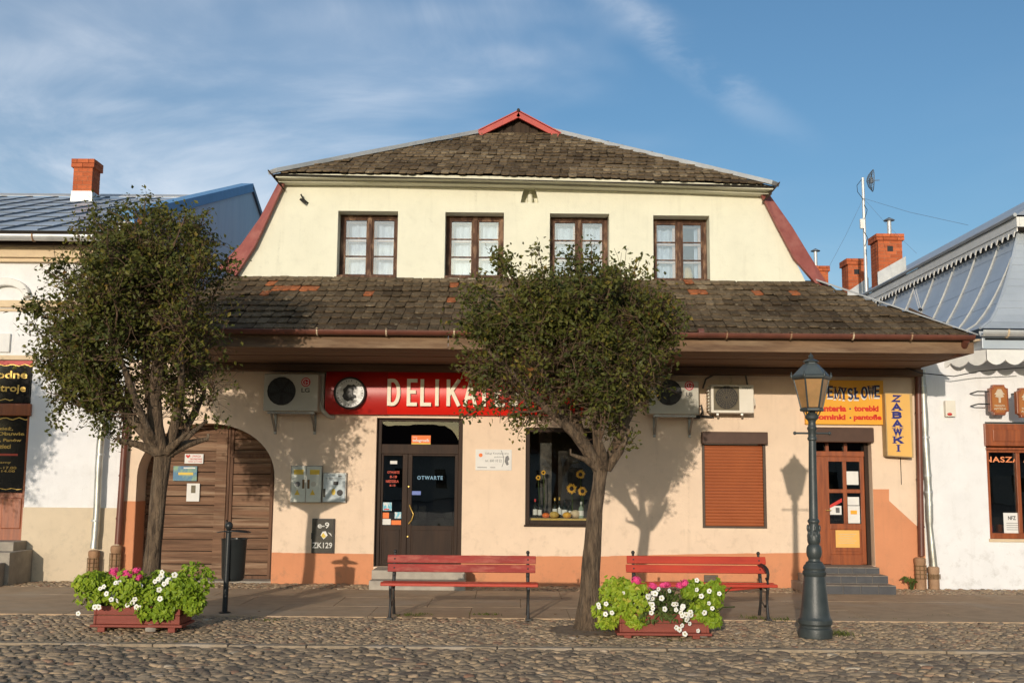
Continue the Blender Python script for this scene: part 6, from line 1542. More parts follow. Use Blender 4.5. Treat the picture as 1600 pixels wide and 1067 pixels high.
# ------------------------------------------------------------------ street trees: pollarded crowns of thin shoots and small leaves
def wander(p, d, L_, n, bend, up, r_):
    pts = [p.copy()]; d = d.normalized()
    for i in range(n):
        d = (d + Vector((r_.gauss(0, bend), r_.gauss(0, bend), r_.gauss(0, bend) + up))).normalized()
        p = p + d * (L_ / n); pts.append(p.copy())
    return pts, d
def street_tree(name, label, base, trunk_pts, trunk_r, limbs, center, radii, seed, green, shoots=(), n_sec=185, n_ter=9):
    """green(p) -> share of leafy twigs at a place in the crown; center/radii bound the clipped crown."""
    r_ = random.Random(seed); t = thing(name, label, 'tree', base, group='clipped street trees on the cobbled verge')
    # trunk with flared root and ribbed bark
    mb = MB(); n = 40; P = [Vector(p) for p in trunk_pts]; rings = []
    m_ = 70
    for i in range(m_ + 1):
        f = i / m_ * (len(P) - 1); k = min(int(f), len(P) - 2); u = f - k
        c = P[k].lerp(P[k+1], u); rad = trunk_r[k] + (trunk_r[k+1] - trunk_r[k]) * u
        for j in range(n):
            a = 2 * math.pi * j / n; q = Vector((math.cos(a), math.sin(a), 0))
            w = 1 + .16 * mnoise.noise(Vector((math.cos(a) * 1.6, math.sin(a) * 1.6, c.z * 2.2 + seed))) + .08 * mnoise.noise(Vector((math.cos(a) * 5, math.sin(a) * 5, c.z * 3.0 + seed)))
            w += .07 * abs(mnoise.noise(Vector((math.cos(a) * 6.5, math.sin(a) * 6.5, c.z * 1.3 + seed)))) - .03 + .02 * mnoise.noise(Vector((math.cos(a) * 11, math.sin(a) * 11, c.z * 5)))
            if c.z < .35: w += .10 * (1 - c.z / .35) * math.cos(3 * a + seed)
            mb.v.append(tuple(c + q * rad * w))
    for i in range(m_):
        for j in range(n): mb.f.append((i*n + j, i*n + (j+1) % n, (i+1)*n + (j+1) % n, (i+1)*n + j))
    mb.f.append(tuple(m_*n + j for j in range(n)))
    part('trunk', mb, m_bark, t, smooth=70)
    top = P[-1]; C = Vector(center); Rr = Vector(radii)
    def depth(p): 
        q = p - C; return math.sqrt((q.x/Rr.x)**2 + (q.y/Rr.y)**2 + (q.z/Rr.z)**2)
    def lump(p):
        return 1.0 + .34 * mnoise.noise(p * 1.6 + Vector((seed, 0, 0))) + .18 * mnoise.noise(p * 3.4 + Vector((0, seed, 0)))
    tw = MB(); twigs = []; LP_ = []
    for d_, L_, rad in limbs:
        lm = MB(); st = top + Vector((d_[0], d_[1], 0)).normalized() * .05 + Vector((0, 0, -.12))
        pts, dd = wander(st, Vector(d_), L_, 7, .16, .05, r_)
        nk = next((i for i in range(3, 8) if depth(pts[i]) > .93), 8); end_ = pts[nk - 1]; pts = pts[:nk] + [end_ + Vector((0, 0, .012 * (i + 1))) for i in range(8 - nk)]
        lm.tube(pts, [rad * max(.22, 1.12 - .82 * i / max(2, nk - 1)) * (1 + r_.uniform(-.10, .12)) for i in range(8)], 9); part('limb', lm, m_bark, t, smooth=60)
        LP_ += [pts[i].lerp(pts[i+1], q) for i in range(1, min(nk, 7)) for q in (0, .5)]
    made = 0
    while made < n_sec:                          # a branch to every place in the crown, from the nearest limb
        d = Vector((r_.gauss(0, 1), r_.gauss(0, 1), r_.gauss(0, 1))).normalized(); rr = r_.random() ** .42 * .97
        T_ = C + Vector((d.x * Rr.x, d.y * Rr.y, d.z * Rr.z)) * rr
        if depth(T_) > .99 * lump(T_): continue
        if T_.z < top.z + .55 and r_.random() < (.50 if abs(T_.x - top.x) < .7 else .12): continue
        if mnoise.noise(T_ * 1.9 + Vector((3, seed, 0))) < -.30 and r_.random() < .75: continue
        made += 1
        p = min(LP_, key=lambda v: (v - T_).length + max(0, v.z - T_.z + .15) * 1.2 + r_.uniform(0, .18))
        gap = T_ - p; L2_ = max(.12, gap.length); mid1 = p + gap * .45 + Vector((r_.gauss(0, .06), r_.gauss(0, .06), -.10 * L2_ + r_.gauss(0, .05)))
        q = [p, p.lerp(mid1, .5) + Vector((0, 0, -.02)), mid1, mid1.lerp(T_, .5) + Vector((r_.gauss(0, .03), r_.gauss(0, .03), .02)), T_]; dq = (q[4] - q[2]).normalized()
        r0 = .007 + .009 * min(1, L2_)
        tw.tube(q, [r0 * (1 - .62 * i / 4) for i in range(5)], 5, cap=False)
        for s3 in range(n_ter):
            a = q[2].lerp(q[4], r_.random()) if r_.random() < .8 else q[2]; d3 = (dq * .45 + Vector((r_.gauss(0, .7), r_.gauss(0, .7), r_.gauss(.15, .6)))).normalized()
            w, dw = wander(a, d3, r_.uniform(.18, .46), 3, .22, .02, r_)
            w = [b for i, b in enumerate(w) if i < 2 or depth(b) < 1.06 * lump(b)]
            tw.tube(w, [.0050 * (1 - .5 * i / 3) for i in range(len(w))], 3, cap=False); twigs.append((w, .06))
            for s4 in range(3):
                b = r_.choice(w[1:]); e, _ = wander(b, dw + Vector((r_.gauss(0, .9), r_.gauss(0, .9), r_.gauss(.1, .8))), r_.uniform(.12, .30), 2, .25, 0, r_)
                if depth(e[-1]) < 1.10 * lump(e[-1]): tw.tube(e, [.0034, .0028, .0022], 3, cap=False); twigs.append((e, .05))
    shoots = list(shoots)
    for _ in range(16):                          # short ragged shoots all over the top and sides
        d = Vector((r_.gauss(0, .8), r_.gauss(0, .8), abs(r_.gauss(.4, .5)))).normalized(); p = C + Vector((d.x * Rr.x, d.y * Rr.y, d.z * Rr.z)) * .82
        shoots.append((p, d + Vector((0, 0, .5)), r_.uniform(.22, .42)))
    for p0, d_, L_ in shoots:                    # long water shoots standing out of the crown
        q, dq = wander(Vector(p0), Vector(d_), L_, 6, .06, .04, r_); tw.tube(q, [.014 * (1 - .7 * i / 6) for i in range(7)], 4); twigs.append((q, .10)); twigs.append((q[3:], .10)); twigs.append((q[3:], .09))
        for _ in range(6):
            b = r_.choice(q[2:]); e, _x = wander(b, dq + Vector((r_.gauss(0, .8), r_.gauss(0, .8), 0)), .16, 2, .2, 0, r_); tw.tube(e, [.005, .004, .003], 3); twigs += [(e, .06), (e, .06)]
    part('twigs', tw, m_twig, t, kind='stuff')
    V = []; T = []; g = np.random.default_rng(seed)
    for w, sp in twigs:
        mid = w[len(w) // 2]; low = mid.z < top.z + .55
        if low and mid.z < top.z + .10 and depth(mid) > 1.05 and r_.random() < .7: continue
        ga = green(mid) * ((.42 if abs(mid.x - top.x) < .75 else .68 if mid.x > C.x else .85) if low else 1) * min(1.15, .36 + .80 * depth(mid) ** 2)
        if r_.random() > ga: continue
        patch = mnoise.noise(mid * 2.3 + Vector((0, 0, seed)))
        cl_ = mnoise.noise(mid * 3.6 + Vector((seed * 2.0, 5, 0)))
        for k in range(max(3, min(26, int(9.5 * (1 + 1.3 * cl_))))):
            i = r_.randrange(len(w) - 1); c = w[i].lerp(w[i+1], r_.random()) + Vector((r_.gauss(0, sp), r_.gauss(0, sp), r_.gauss(0, sp)))
            nrm = Vector((r_.gauss(0, 1), r_.gauss(0, 1) - .25, r_.gauss(.35, 1))).normalized(); ax = nrm.orthogonal().normalized(); ax = Matrix.Rotation(r_.uniform(0, 6.28), 3, nrm) @ ax; bx = nrm.cross(ax)
            s_ = r_.uniform(.016, .038)
            V += [c - ax * s_, c - bx * s_ * .62 + nrm * s_ * .22, c + ax * s_ * 1.15, c + bx * s_ * .62 + nrm * s_ * .22]
            q = .38 + .38 * patch + r_.gauss(0, .17)
            T += [min(1, max(0, q))] * 4
    V = np.array([tuple(v) for v in V]); F = np.arange(len(V)).reshape(-1, 4)
    F = np.concatenate([F[:, [0, 1, 2]], F[:, [0, 2, 3]]])
    o = bpy.data.objects.new('crown', np_mesh('crown', V, F, m_leaf, False, np.array(T))); link(o); o.parent = t; o['kind'] = 'stuff'
    return t
bx1, by1 = TREE1; bx2, by2 = TREE2
def P1(px, py, dy=0): v = on(px, py, by1 + dy); return Vector((v.x - bx1, dy, v.z))
def P2(px, py, dy=0): v = on(px, py, by2 + dy); return Vector((v.x - bx2, dy, v.z))
c1 = (P1(30, 500) + P1(392, 500)) / 2; top1, bot1 = P1(220, 318).z, P1(220, 700).z
def green1(p): return max(.28, min(1.0, 1.0 - .52 * max(0, (p.x - c1.x + .35) / 1.4) - .10 * max(0, -(p.z - 3.1))))
street_tree('street_tree', 'clipped street tree before the arched gate, its trunk behind the left planter', (bx1, by1, 0),
    [(0, 0, -.1), (.0, 0, .05), P1(236, 900), P1(243, 830), P1(248, 770), P1(254, 720), P1(256, 692)], [.205, .150, .105, .092, .088, .096, .115],
    [((-.70, .1, .85), 2.15, .078), ((-.95, -.25, .38), 1.75, .070), ((-.16, -.30, 1), 2.45, .088), ((.45, .3, .95), 2.25, .078), ((.72, .35, .85), 2.1, .06), ((-.45, .35, .95), 2.3, .06), ((.85, .05, .72), 1.85, .072), ((.08, .7, .85), 1.9, .065), ((-.2, -.75, .75), 1.7, .055), ((.55, -.55, .75), 1.8, .052), ((.1, .1, 1), 2.4, .06)],
    (c1.x, 0, (top1 + bot1) / 2 + .08), (1.36, 1.15, (top1 - bot1) / 2 - .02), 11, green1,
    shoots=[(P1(222, 400), (.02, 0, 1), .78), (P1(330, 470), (.35, 0, 1), .42), (P1(130, 420), (-.15, 0, 1), .5), (P1(175, 390), (.1, 0, 1), .42), (P1(115, 590), (-.2, -.2, -.75), .55), (P1(150, 610), (.25, -.2, -.6), .6), (P1(195, 640), (-.1, -.2, -.6), .4)])
c2 = (P2(722, 545) + P2(1066, 545)) / 2; top2, bot2 = P2(890, 398).z, P2(890, 692).z
def green2(p): return (.42 if p.z < 3.25 and p.x < c2.x + .25 else 1) * max(.24, min(1.0, .98 - .55 * max(0, (p.x - c2.x + .05) / 1.3) + .1 * (p.z - 3.3)))
street_tree('street_tree', 'clipped street tree standing between the two red benches before the shop window', (bx2, by2, 0),
    [(0, 0, -.1), (.0, 0, .04), P2(921, 930), P2(924, 870), P2(930, 800), P2(937, 750), P2(941, 715)], [.215, .158, .108, .098, .086, .080, .098],
    [((-.85, .1, .62), 1.95, .060), ((-.45, -.30, 1), 2.2, .063), ((.26, .25, 1), 2.15, .060), ((.72, -.2, .85), 1.85, .058), ((.62, .4, .8), 1.9, .05), ((-.65, .3, .85), 2.0, .05), ((-.25, .75, .8), 1.75, .05), ((.1, -.75, .8), 1.65, .05), ((-1.0, -.3, .34), 1.55, .045), ((.0, .1, 1), 2.25, .052)],
    (c2.x, 0, (top2 + bot2) / 2 + .06), (1.26, 1.10, (top2 - bot2) / 2 - .01), 23, green2,
    shoots=[(P2(855, 470), (-.1, 0, 1), .55), (P2(980, 480), (.12, 0, 1), .55), (P2(800, 450), (-.25, 0, .8), .35), (P2(770, 615), (-.3, -.2, -.5), .40), (P2(830, 640), (-.2, -.3, -.6), .28), (P2(960, 700), (.5, -.2, .2), .25)])

far_tree = copy_tree(COL.objects['street_tree.001']); far_tree.location = (-10.0, 12.8, 0); far_tree.rotation_euler = (0, 0, 2.0)
far_tree['label'] = 'clipped street tree farther along the kerb, shading the white wall beside the black shop boards'
# ------------------------------------------------------------------ cast-iron street lamp
LB = ground(1274, 985); LYC = 12.27; lpx = lambda py: on(1268 + (py - 560) * .0155, py, LYC).z
sc = LYC / FPX
prof = [(25, 990), (25.5, 986), (25, 976), (23, 974), (23, 971), (25.5, 968), (25.5, 962), (23.5, 960), (22.5, 957), (20.5, 945), (18.2, 920), (16.4, 898), (15.8, 895), (17.5, 892), (18, 888), (16.4, 886), (16.4, 884), (17.3, 882), (15.5, 878),
        (13.5, 876), (12.5, 873), (9, 871), (8.6, 868), (11, 863), (11.8, 857), (11, 850), (9.5, 847), (8, 845), (9.5, 842), (10, 838), (9.6, 833), (8.6, 824), (7.6, 814), (7.8, 812), (9.2, 810), (9.2, 808), (7.4, 806), (6.8, 804), (6.4, 760), (5.8, 700), (5.4, 684),
        (7.2, 682), (7.2, 679), (6.0, 677), (6.2, 668), (7.4, 666), (7.4, 663), (6, 661), (5.6, 655), (6.5, 652), (10, 649), (10.5, 646), (9, 643), (6.5, 641), (3.8, 636)]
lb = on(1274, 990, LYC); LX = lb.x
lamp = thing('street_lamp', 'dark green grey cast iron street lamp with hexagonal amber lantern, before the glazed door', 'street lamp', (LX, LYC, 0), world=True)
base_z = lpx(990)
lean = on(1268, 600, LYC).x - LX
def lz(py): return lpx(py) - base_z
def lsh(mb):
    mb.v = [(x + lean * (z / lz(560)), y, z) for x, y, z in mb.v]; return mb
K = lambda n, mb, mt, **k: part(n, lsh(mb), mt, lamp, **k)
zcut = lambda a, b: [(r * sc, lz(p)) for r, p in prof if b <= p <= a]
K('pedestal', MB().lathe(zcut(990, 873), 32, (LX, LYC, 0)), m_lamp, smooth=32)
K('post', MB().lathe(zcut(873, 636), 24, (LX, LYC, 0)), m_lamp, smooth=32)
mb = MB()
for k in range(6):
    a = 2*math.pi*k/6 + .3
    for q, (rr, py) in enumerate(((8.4, 828), (9.0, 820), (8.2, 833))): mb.ball((LX + math.cos(a + q*.25) * rr * sc, LYC + math.sin(a + q*.25) * rr * sc, lz(py)), .020, 7, 5, (.7, .7, 2.0))
K('leaf_ornament', mb, m_lamp, smooth=60)
mb = MB(); zb_ = lz(672); mb.tube([(LX - .195, LYC, zb_), (LX - .05, LYC, zb_), (LX + .05, LYC, zb_), (LX + .195, LYC, zb_)], .011, 8)
for s_ in (-1, 1): mb.ball((LX + s_ * .195, LYC, zb_), .020, 10, 6)
K('ladder_bar', mb, m_lamp, smooth=50)
rot6 = R_(-5)
def hexr(r_px, py): return [(LX + r_px * sc * math.cos(rot6 + math.pi/3*k), LYC + r_px * sc * math.sin(rot6 + math.pi/3*k), lz(py)) for k in range(6)]
mb = MB()
for k in range(6):
    a = rot6 + math.pi/3*k; mb.tube([(LX + math.cos(a)*.03, LYC + math.sin(a)*.03, lz(646)), (LX + math.cos(a)*.075, LYC + math.sin(a)*.075, lz(644)), (LX + math.cos(a)*.10, LYC + math.sin(a)*.10, lz(636))], .007, 5)
K('lantern_bracket', mb, m_lamp, smooth=50)
rb, rt = 16.3, 27.2
K('lantern_base', MB().lathe([(17.5*sc, lz(638)), (18.5*sc, lz(636.5)), (18.5*sc, lz(634)), (16.5*sc, lz(632.5))], 6, (LX, LYC, 0), rot=rot6), m_lamp, bevel=.004)
lo, hi = hexr(rb, 633), hexr(rt, 587)
m_lampglass = tint_mat('amber_lantern_glass', [(0, (.66, .40, .17)), (1, (.74, .48, .22))], rough=.25, transl=.55, nscale=5, namt=.15, spec=.5)
for k in range(6):
    K('lantern_rib', MB().bar(lo[k], hi[k], .017, .017, (math.cos(rot6 + math.pi/3*k), math.sin(rot6 + math.pi/3*k), 0)), m_lamp, bevel=.003)
    a, b, c, d = [Vector(v) for v in (lo[k], lo[(k+1) % 6], hi[(k+1) % 6], hi[k])]
    cc = (a + b + c + d) / 4; pane = [cc + (v - cc) * .955 for v in (a, b, c, d)]
    o = K('lantern_pane', MB().slab(pane, (Vector((LX, LYC, cc.z)) - cc).normalized() * .004), m_lampglass)
    set_tint(o.data, (k * .37) % 1)
K('lantern_rim', MB().lathe([(rt*1.0*sc, lz(589)), (rt*1.13*sc, lz(587)), (rt*1.15*sc, lz(584)), (rt*1.04*sc, lz(582.5))], 6, (LX, LYC, 0), rot=rot6), m_lamp, bevel=.004)
K('lantern_roof', MB().lathe([(rt*1.06*sc, lz(582.3)), (20*sc, lz(573)), (12.5*sc, lz(565.5)), (9.5*sc, lz(563.5)), (9.2*sc, lz(561))], 6, (LX, LYC, 0), rot=rot6), m_lamproof, smooth=20)
K('lantern_cap', MB().lathe([(12*sc, lz(561.5)), (12.5*sc, lz(560)), (9*sc, lz(558)), (5*sc, lz(556.5)), (3.2*sc, lz(555)), (4.2*sc, lz(553)), (3*sc, lz(550.5)), (1.2*sc, lz(549)), (.4*sc, lz(546))], 18, (LX, LYC, 0)), m_lamp, smooth=35)
for p in hexr(rt * 1.12, 583): K('rim_finial', MB().lathe([(.012, -.02), (.018, .0), (.010, .014), (.004, .045)], 7, p), m_lamp, smooth=50)

# ------------------------------------------------------------------ litter bin
B0 = ground(351, 957); bs = B0.y / FPX; bz_p = lambda py: on(352, py, B0.y).z
bin_ = thing('litter_bin', 'dark steel litter bin hung on a post with ball top, before the gate', 'litter bin', (B0.x, B0.y, 0), world=True)
part('post', MB().tube([(B0.x, B0.y, -.05), (B0.x + .01, B0.y, bz_p(829))], .034, 14), m_binpaint, bin_, smooth=50)
part('post_top', MB().lathe([(.036, -.03), (.040, -.02), (.030, -.01), (.022, 0), (.046, .03), (.052, .055), (.045, .085), (.02, .105), (.004, .108)], 16, (B0.x + .01, B0.y, bz_p(828))), m_binpaint, bin_, smooth=40)
part('base_plate', MB().lathe([(.075, -.01), (.075, .012), (.05, .02)], 18, (B0.x, B0.y, 0)), m_binpaint, bin_, smooth=40)
cx, cy = B0.x + .045, B0.y + .165; zt_, zb_ = bz_p(842), bz_p(909)
part('bucket', MB().lathe([(.10, zb_), (.125, zb_ + .012), (.142, zb_ + .05), (.160, zt_ - .02), (.168, zt_ - .01), (.168, zt_), (.156, zt_), (.150, zt_ - .04), (.135, zb_ + .08)], 26, (cx, cy, 0)), m_binpaint, bin_, smooth=40)
zl = bz_p(829)
mb = MB(); mb.v = []; nn_ = 16
for i in range(nn_ + 1):
    t = i / nn_; x_ = cx - .20 + .42 * t - .02; h = .035 * math.sin(math.pi * t)
    for yy in (-.19, .19): mb.v.append((x_, cy + yy * (.25 + .75 * math.sin(math.pi * t) ** .6), zl + h * .6 - .02))
mb.f = [(2*i, 2*i+2, 2*i+3, 2*i+1) for i in range(nn_)]
o = part('lid', mb, m_binpaint, bin_, smooth=60); sol = o.modifiers.new('thick', 'SOLIDIFY'); sol.thickness = .012
part('hanger', MB().bar((B0.x, B0.y + .02, zl - .06), (cx - .02, cy - .15, zt_ - .06), .03, .012).bar((B0.x, B0.y + .02, zb_ + .15), (cx - .02, cy - .12, zb_ + .15), .03, .012), m_binpaint, bin_)

# ------------------------------------------------------------------ benches
def bench(label, xl, xr, yf, arms, bright, broken):
    xc = (xl + xr) / 2; t = thing('park_bench', label, 'bench', (xc, yf, 0), world=True, group='red park benches')
    seat_z, hw = .415, (xr - xl) / 2
    mback = m_benchbright if bright else m_benchred
    def side(x, sgn):
        yb = yf + .42
        mb = MB()
        mb.tube([(x, yf + .02, 0), (x, yf + .06, .10), (x, yf + .075, .22), (x, yf + .04, .34), (x, yf + .03, seat_z - .035)], [.022, .017, .015, .018, .022], 8)
        mb.box(x - .035, x + .035, yf - .03, yf + .07, 0, .018)
        part('front_leg', mb, m_iron, t, smooth=50)
        mb = MB(); mb.tube([(x, yb + .10, 0), (x, yb + .03, .14), (x, yb - .02, .28), (x, yb - .01, seat_z - .03), (x, yb + .03, .50), (x, yb + .08, .66), (x, yb + .10, .76)], [.022, .017, .016, .020, .024, .018, .016], 8); mb.ball((x, yb + .10, .775), .024, 8, 6)
        part('rear_leg', mb, m_iron, t, smooth=50)
        mb = MB(); mb.bar((x, yf - .01, seat_z - .03), (x, yb + .02, seat_z - .03), .03, .035); mb.tube([(x, yf + .07, .20), (x, yf + .2, .14), (x, yb, .20)], .011, 6); 
        mb.tube([(x, yb + .035 + .035 * math.cos(R_(q)), .50 + .035 * math.sin(R_(q))) for q in range(0, 331, 30)], .011, 6)
        part('side_frame', mb, m_iron, t, smooth=50)
        if arms and (arms == 2 or sgn > 0):
            pts = [(x, yb + .04, .62), (x, yb - .06, .645), (x, yf + .18, .635), (x, yf + .05, .605), (x, yf + .0, .56), (x, yf + .01, .50), (x, yf + .06, .475), (x, yf + .09, .50)]
            mb = MB(); mb.tube(pts, [.020, .020, .022, .024, .020, .016, .014, .018], 8); mb.tube([(x, yf + .02, .52), (x, yf + .03, seat_z - .02)], .014, 7)
            part('arm', mb, m_iron, t, smooth=50)
    sx = hw - .09
    side(xc - sx, -1); side(xc + sx, 1)
    for i in range(4):                                    # seat slats
        y0 = yf - .035 + i * .105; mb = MB()
        z = seat_z - (.012 if i == 3 else 0)
        if broken and i == 1:
            mb.bar((xc - hw * .98, y0 + .045, z - .03), (xc + hw * .5, y0 + .045, z - .14), .09, .03)
            mb = MB().bar((xc - hw * .25, y0 + .04, z - .115), (xc + hw * .92, y0 + .04, z - .01), .085, .03)
        else: mb.box(xc - hw - .03 + random.uniform(-.01, .01), xc + hw + .03 + random.uniform(-.01, .01), y0, y0 + .088, z - .018, z + .018)
        part('seat_slat', mb, m_benchbright, t, bevel=.007)
    for i in range(2):                                    # back boards lean with the frame
        y0 = yf + .415 + .050 * i; z0 = .535 + i * .108; mb = MB(); nb = 10
        L0, L1 = xc - hw + random.uniform(-.012, .012), xc + hw + random.uniform(-.012, .012)
        mb.slab([(L0, y0, z0), (L1, y0, z0 + random.uniform(-.004, .004)), (L1, y0 + .035, z0 + .093), (L0, y0 + .035, z0 + .093)], (0, .026, -.009))
        part('back_board', mb, mback, t, bevel=.007)
        for sgn in (-1, 1): part('bolt', MB().ball((xc + sgn * sx, y0 + .012, z0 + .045), .011, 8, 5, (1, .5, 1)), m_iron, t)
    return t
g = ground(607, 967); gr_ = ground(831, 969)
yb1 = (g.y + gr_.y) / 2; bxl, bxr = on(605, 890, yb1 + .45).x, on(836, 890, yb1 + .45).x
bench('faded red slatted bench without arms, directly before the brown shop door', bxl, bxr, yb1, 0, False, False)
yb2 = ground(1208, 969).y; bxl, bxr = on(979, 890, yb2 + .45).x, on(1198, 890, yb2 + .45).x
bench('bright red bench with broken seat slat and iron arm, behind the right planter', bxl, bxr, yb2, 1, True, True)

# ------------------------------------------------------------------ flower planters and their plants
def leafy(name, label, cat, group, base, cen, rad, n, mt, size, seed, tint, flowers=None, fl_mat=None, fl_kind=None, pointed=True, droop=.25):
    g = np.random.default_rng(seed); t = thing(name, label, cat, base, group=group)
    V = []; T = []; C = Vector(cen) - Vector(base)
    for i in range(n):
        d = g.normal(0, 1, 3); d[1] -= .25; d /= np.linalg.norm(d); rr = g.uniform(.35, 1.0) ** .5
        if i % 9 == 0: sub_c = [(g.uniform(-.80, .80), g.uniform(-.6, .5), g.uniform(-.78, .66), g.uniform(.34, .58)) for _ in range(9)]
        if i == 0: lobes = sub_c
        lb_ = lobes[i % 9]
        p = C + Vector(((lb_[0] + d[0] * lb_[3] * rr) * rad[0], (lb_[1] + d[1] * lb_[3] * rr) * rad[1], (lb_[2] + d[2] * lb_[3] * rr) * rad[2]))
        if p.z < .12 - base[2]: continue
        p += Vector([.03 * mnoise.noise(p * 7 + Vector((k * 9, 0, 0))) for k in range(3)])
        outw = Vector((d[0], d[1] - .5, d[2] * .7 + .5)).normalized(); nrm = (outw + Vector(g.normal(0, .45, 3))).normalized()
        ax = Vector((d[0] * .7 + g.normal(0, .4), d[1] * .6, -droop + g.normal(0, .45))); ax = (ax - nrm * ax.dot(nrm)).normalized(); bx = nrm.cross(ax)
        s_ = size * g.uniform(.6, 1.25); w = s_ * (.55 if pointed else .45)
        q = [p - ax * s_ * .45, p - bx * w + nrm * s_ * .12 - ax * s_ * .10, p - bx * w * .55 + nrm * s_ * .03 + ax * s_ * .40, p + ax * s_ * .85 - nrm * s_ * .18, p + bx * w * .55 + nrm * s_ * .03 + ax * s_ * .40, p + bx * w + nrm * s_ * .12 - ax * s_ * .10]
        V += q; T += [min(1, max(0, g.normal(tint, .2)))] * 6
    V = np.array([tuple(v) for v in V]); F = np.arange(len(V)).reshape(-1, 6)
    F = np.concatenate([F[:, [0, 1, 2]], F[:, [0, 2, 3]], F[:, [0, 3, 4]], F[:, [0, 4, 5]]])
    o = bpy.data.objects.new('foliage', np_mesh('foliage', V, F, mt, False, np.array(T))); link(o); o.parent = t; o['kind'] = 'stuff'
    st = MB()
    for i in range(14):
        d = g.normal(0, 1, 3); e = C + Vector((d[0] * rad[0] * .5, d[1] * rad[1] * .5, abs(d[2]) * rad[2] * .4))
        st.tube([Vector((e.x * .3, e.y * .3, -.02)), (Vector((e.x * .3, e.y * .3, 0)) + e) / 2 + Vector((0, 0, .04)), e], .006, 4)
    part('stems', st, m_greenleaf, t, kind='stuff')
    return t
def petunia_mesh(k):
    mb = MB(); n = 20
    for r, y in ((.10, .35), (.30, .12), (.72, -.05), (1.0, .06)):
        for j in range(n):
            a = 2*math.pi*j/n; w = r * (1 + (.10 * math.cos(5*a + k) if r > .5 else 0)); mb.v.append((w * math.cos(a), y + (.06 * math.cos(5*a + k) if r > .5 else 0), w * math.sin(a)))
    for i in range(3):
        for j in range(n): mb.f.append((i*n + j, (i+1)*n + j, (i+1)*n + (j+1) % n, i*n + (j+1) % n))
    mb.f.append(tuple(range(n)))
    me = mesh_from('flower', mb, [m_whitepetal, m_flowereye], 60)
    for i, p in enumerate(me.polygons): p.material_index = 1 if i < n or i == len(me.polygons) - 1 else 0
    return me
PET = [petunia_mesh(k) for k in range(3)]
def pinkhead_mesh(k):
    g = random.Random(k); mb = MB()
    for i in range(34):
        d = Vector((g.gauss(0, 1), g.gauss(0, 1), g.gauss(.3, .8))).normalized(); c = d * g.uniform(.75, 1.0); c.z *= .72
        a = d.orthogonal().normalized(); b = d.cross(a); r = .34
        for j in range(5):
            q = 2*math.pi*j/5 + g.random(); e = a * math.cos(q) + b * math.sin(q); f = a * math.cos(q + .6) + b * math.sin(q + .6); h = a * math.cos(q - .6) + b * math.sin(q - .6)
            mb.add([c, c + h * r * .7 + d * .05, c + e * r, c + f * r * .7 + d * .05], [(0, 1, 2, 3)])
    mb.ball((0, 0, 0), .62, 8, 5, (1, 1, .7))
    return mesh_from('flower_head', mb, m_pink)
PNK = [pinkhead_mesh(k) for k in range(3)]
def put_flower(t, name, me, loc, s_, face):
    o = bpy.data.objects.new(name, me); COL.objects.link(o); o.parent = t; o.location = Vector(loc) - Vector(t.location); o.rotation_euler = face; o.scale = (s_, s_, s_)
def planter(which, px0, px1, py_b, py_t, feet, yF):
    x0, x1 = on(px0, py_b, yF).x, on(px1, py_b, yF).x; z0, z1 = on((px0+px1)/2, py_b, yF).z, on((px0+px1)/2, py_t, yF).z; z0 = max(z0, .055); dp_ = .42
    lab = {0: 'red brown wooden planter box on feet before the left tree, pink flowers at its back', 1: 'red brown wooden planter box on feet before the right bench'}[which]
    t = thing('planter_box', lab, 'planter', ((x0+x1)/2, yF, 0), world=True, group='wooden flower planters on the cobbles')
    h = (z1 - z0) / 2; tap = .035
    for i in range(2):
        a, b = z0 + i*h, z0 + (i+1)*h - .006; e0, e1 = tap * (2 - i) / 2 * -1 + tap, tap * (i + 1) / 2
        part('front_board', MB().box(x0 + .02, x1 - .02, yF - .004*i, yF + .026, a, b), m_planterred, t, bevel=.006)
        part('back_board', MB().box(x0 + .02, x1 - .02, yF + dp_, yF + dp_ + .026, a, b), m_planterred, t, bevel=.006)
        for xx in (x0, x1 - .026): part('end_board', MB().box(xx, xx + .026, yF - .012, yF + dp_ + .03, a, b), m_planterred, t, bevel=.006)
    part('bottom_board', MB().box(x0 - .03, x1 + .03, yF - .03, yF + dp_ + .05, z0 - .030, z0 - .002), m_planterred, t, bevel=.006)
    for f in feet:
        xx = on(f, py_b, yF).x
        for yy in (yF + .0, yF + dp_ - .08): part('foot', MB().box(xx - .04, xx + .04, yy, yy + .08, -.01, z0 - .031), m_planterred, t, bevel=.006)
    part('soil', MB().box(x0 + .03, x1 - .03, yF + .03, yF + dp_ - .004, z0, z1 - .03), m_earth, t)
    return t, x0, x1, z0, z1
yf1 = ground(212, 986).y; pl1, a0, a1, q0, q1 = planter(0, 146, 281, 975, 946, (158, 268), yf1)
yf2 = ground(1038, 996).y; pl2, b0, b1, u0, u1 = planter(1, 968, 1108, 991, 958, (981, 1088), yf2)
def PT(px, py, Y): v = on(px, py, Y); return (v.x, Y, v.z)
gv = 'lime green trailing plants in the planters'; gp = 'pink geraniums in the planters'; gw = 'white petunias in the planters'
def soilpt(px, Y, z): return (on(px, 960, Y).x, Y, z)
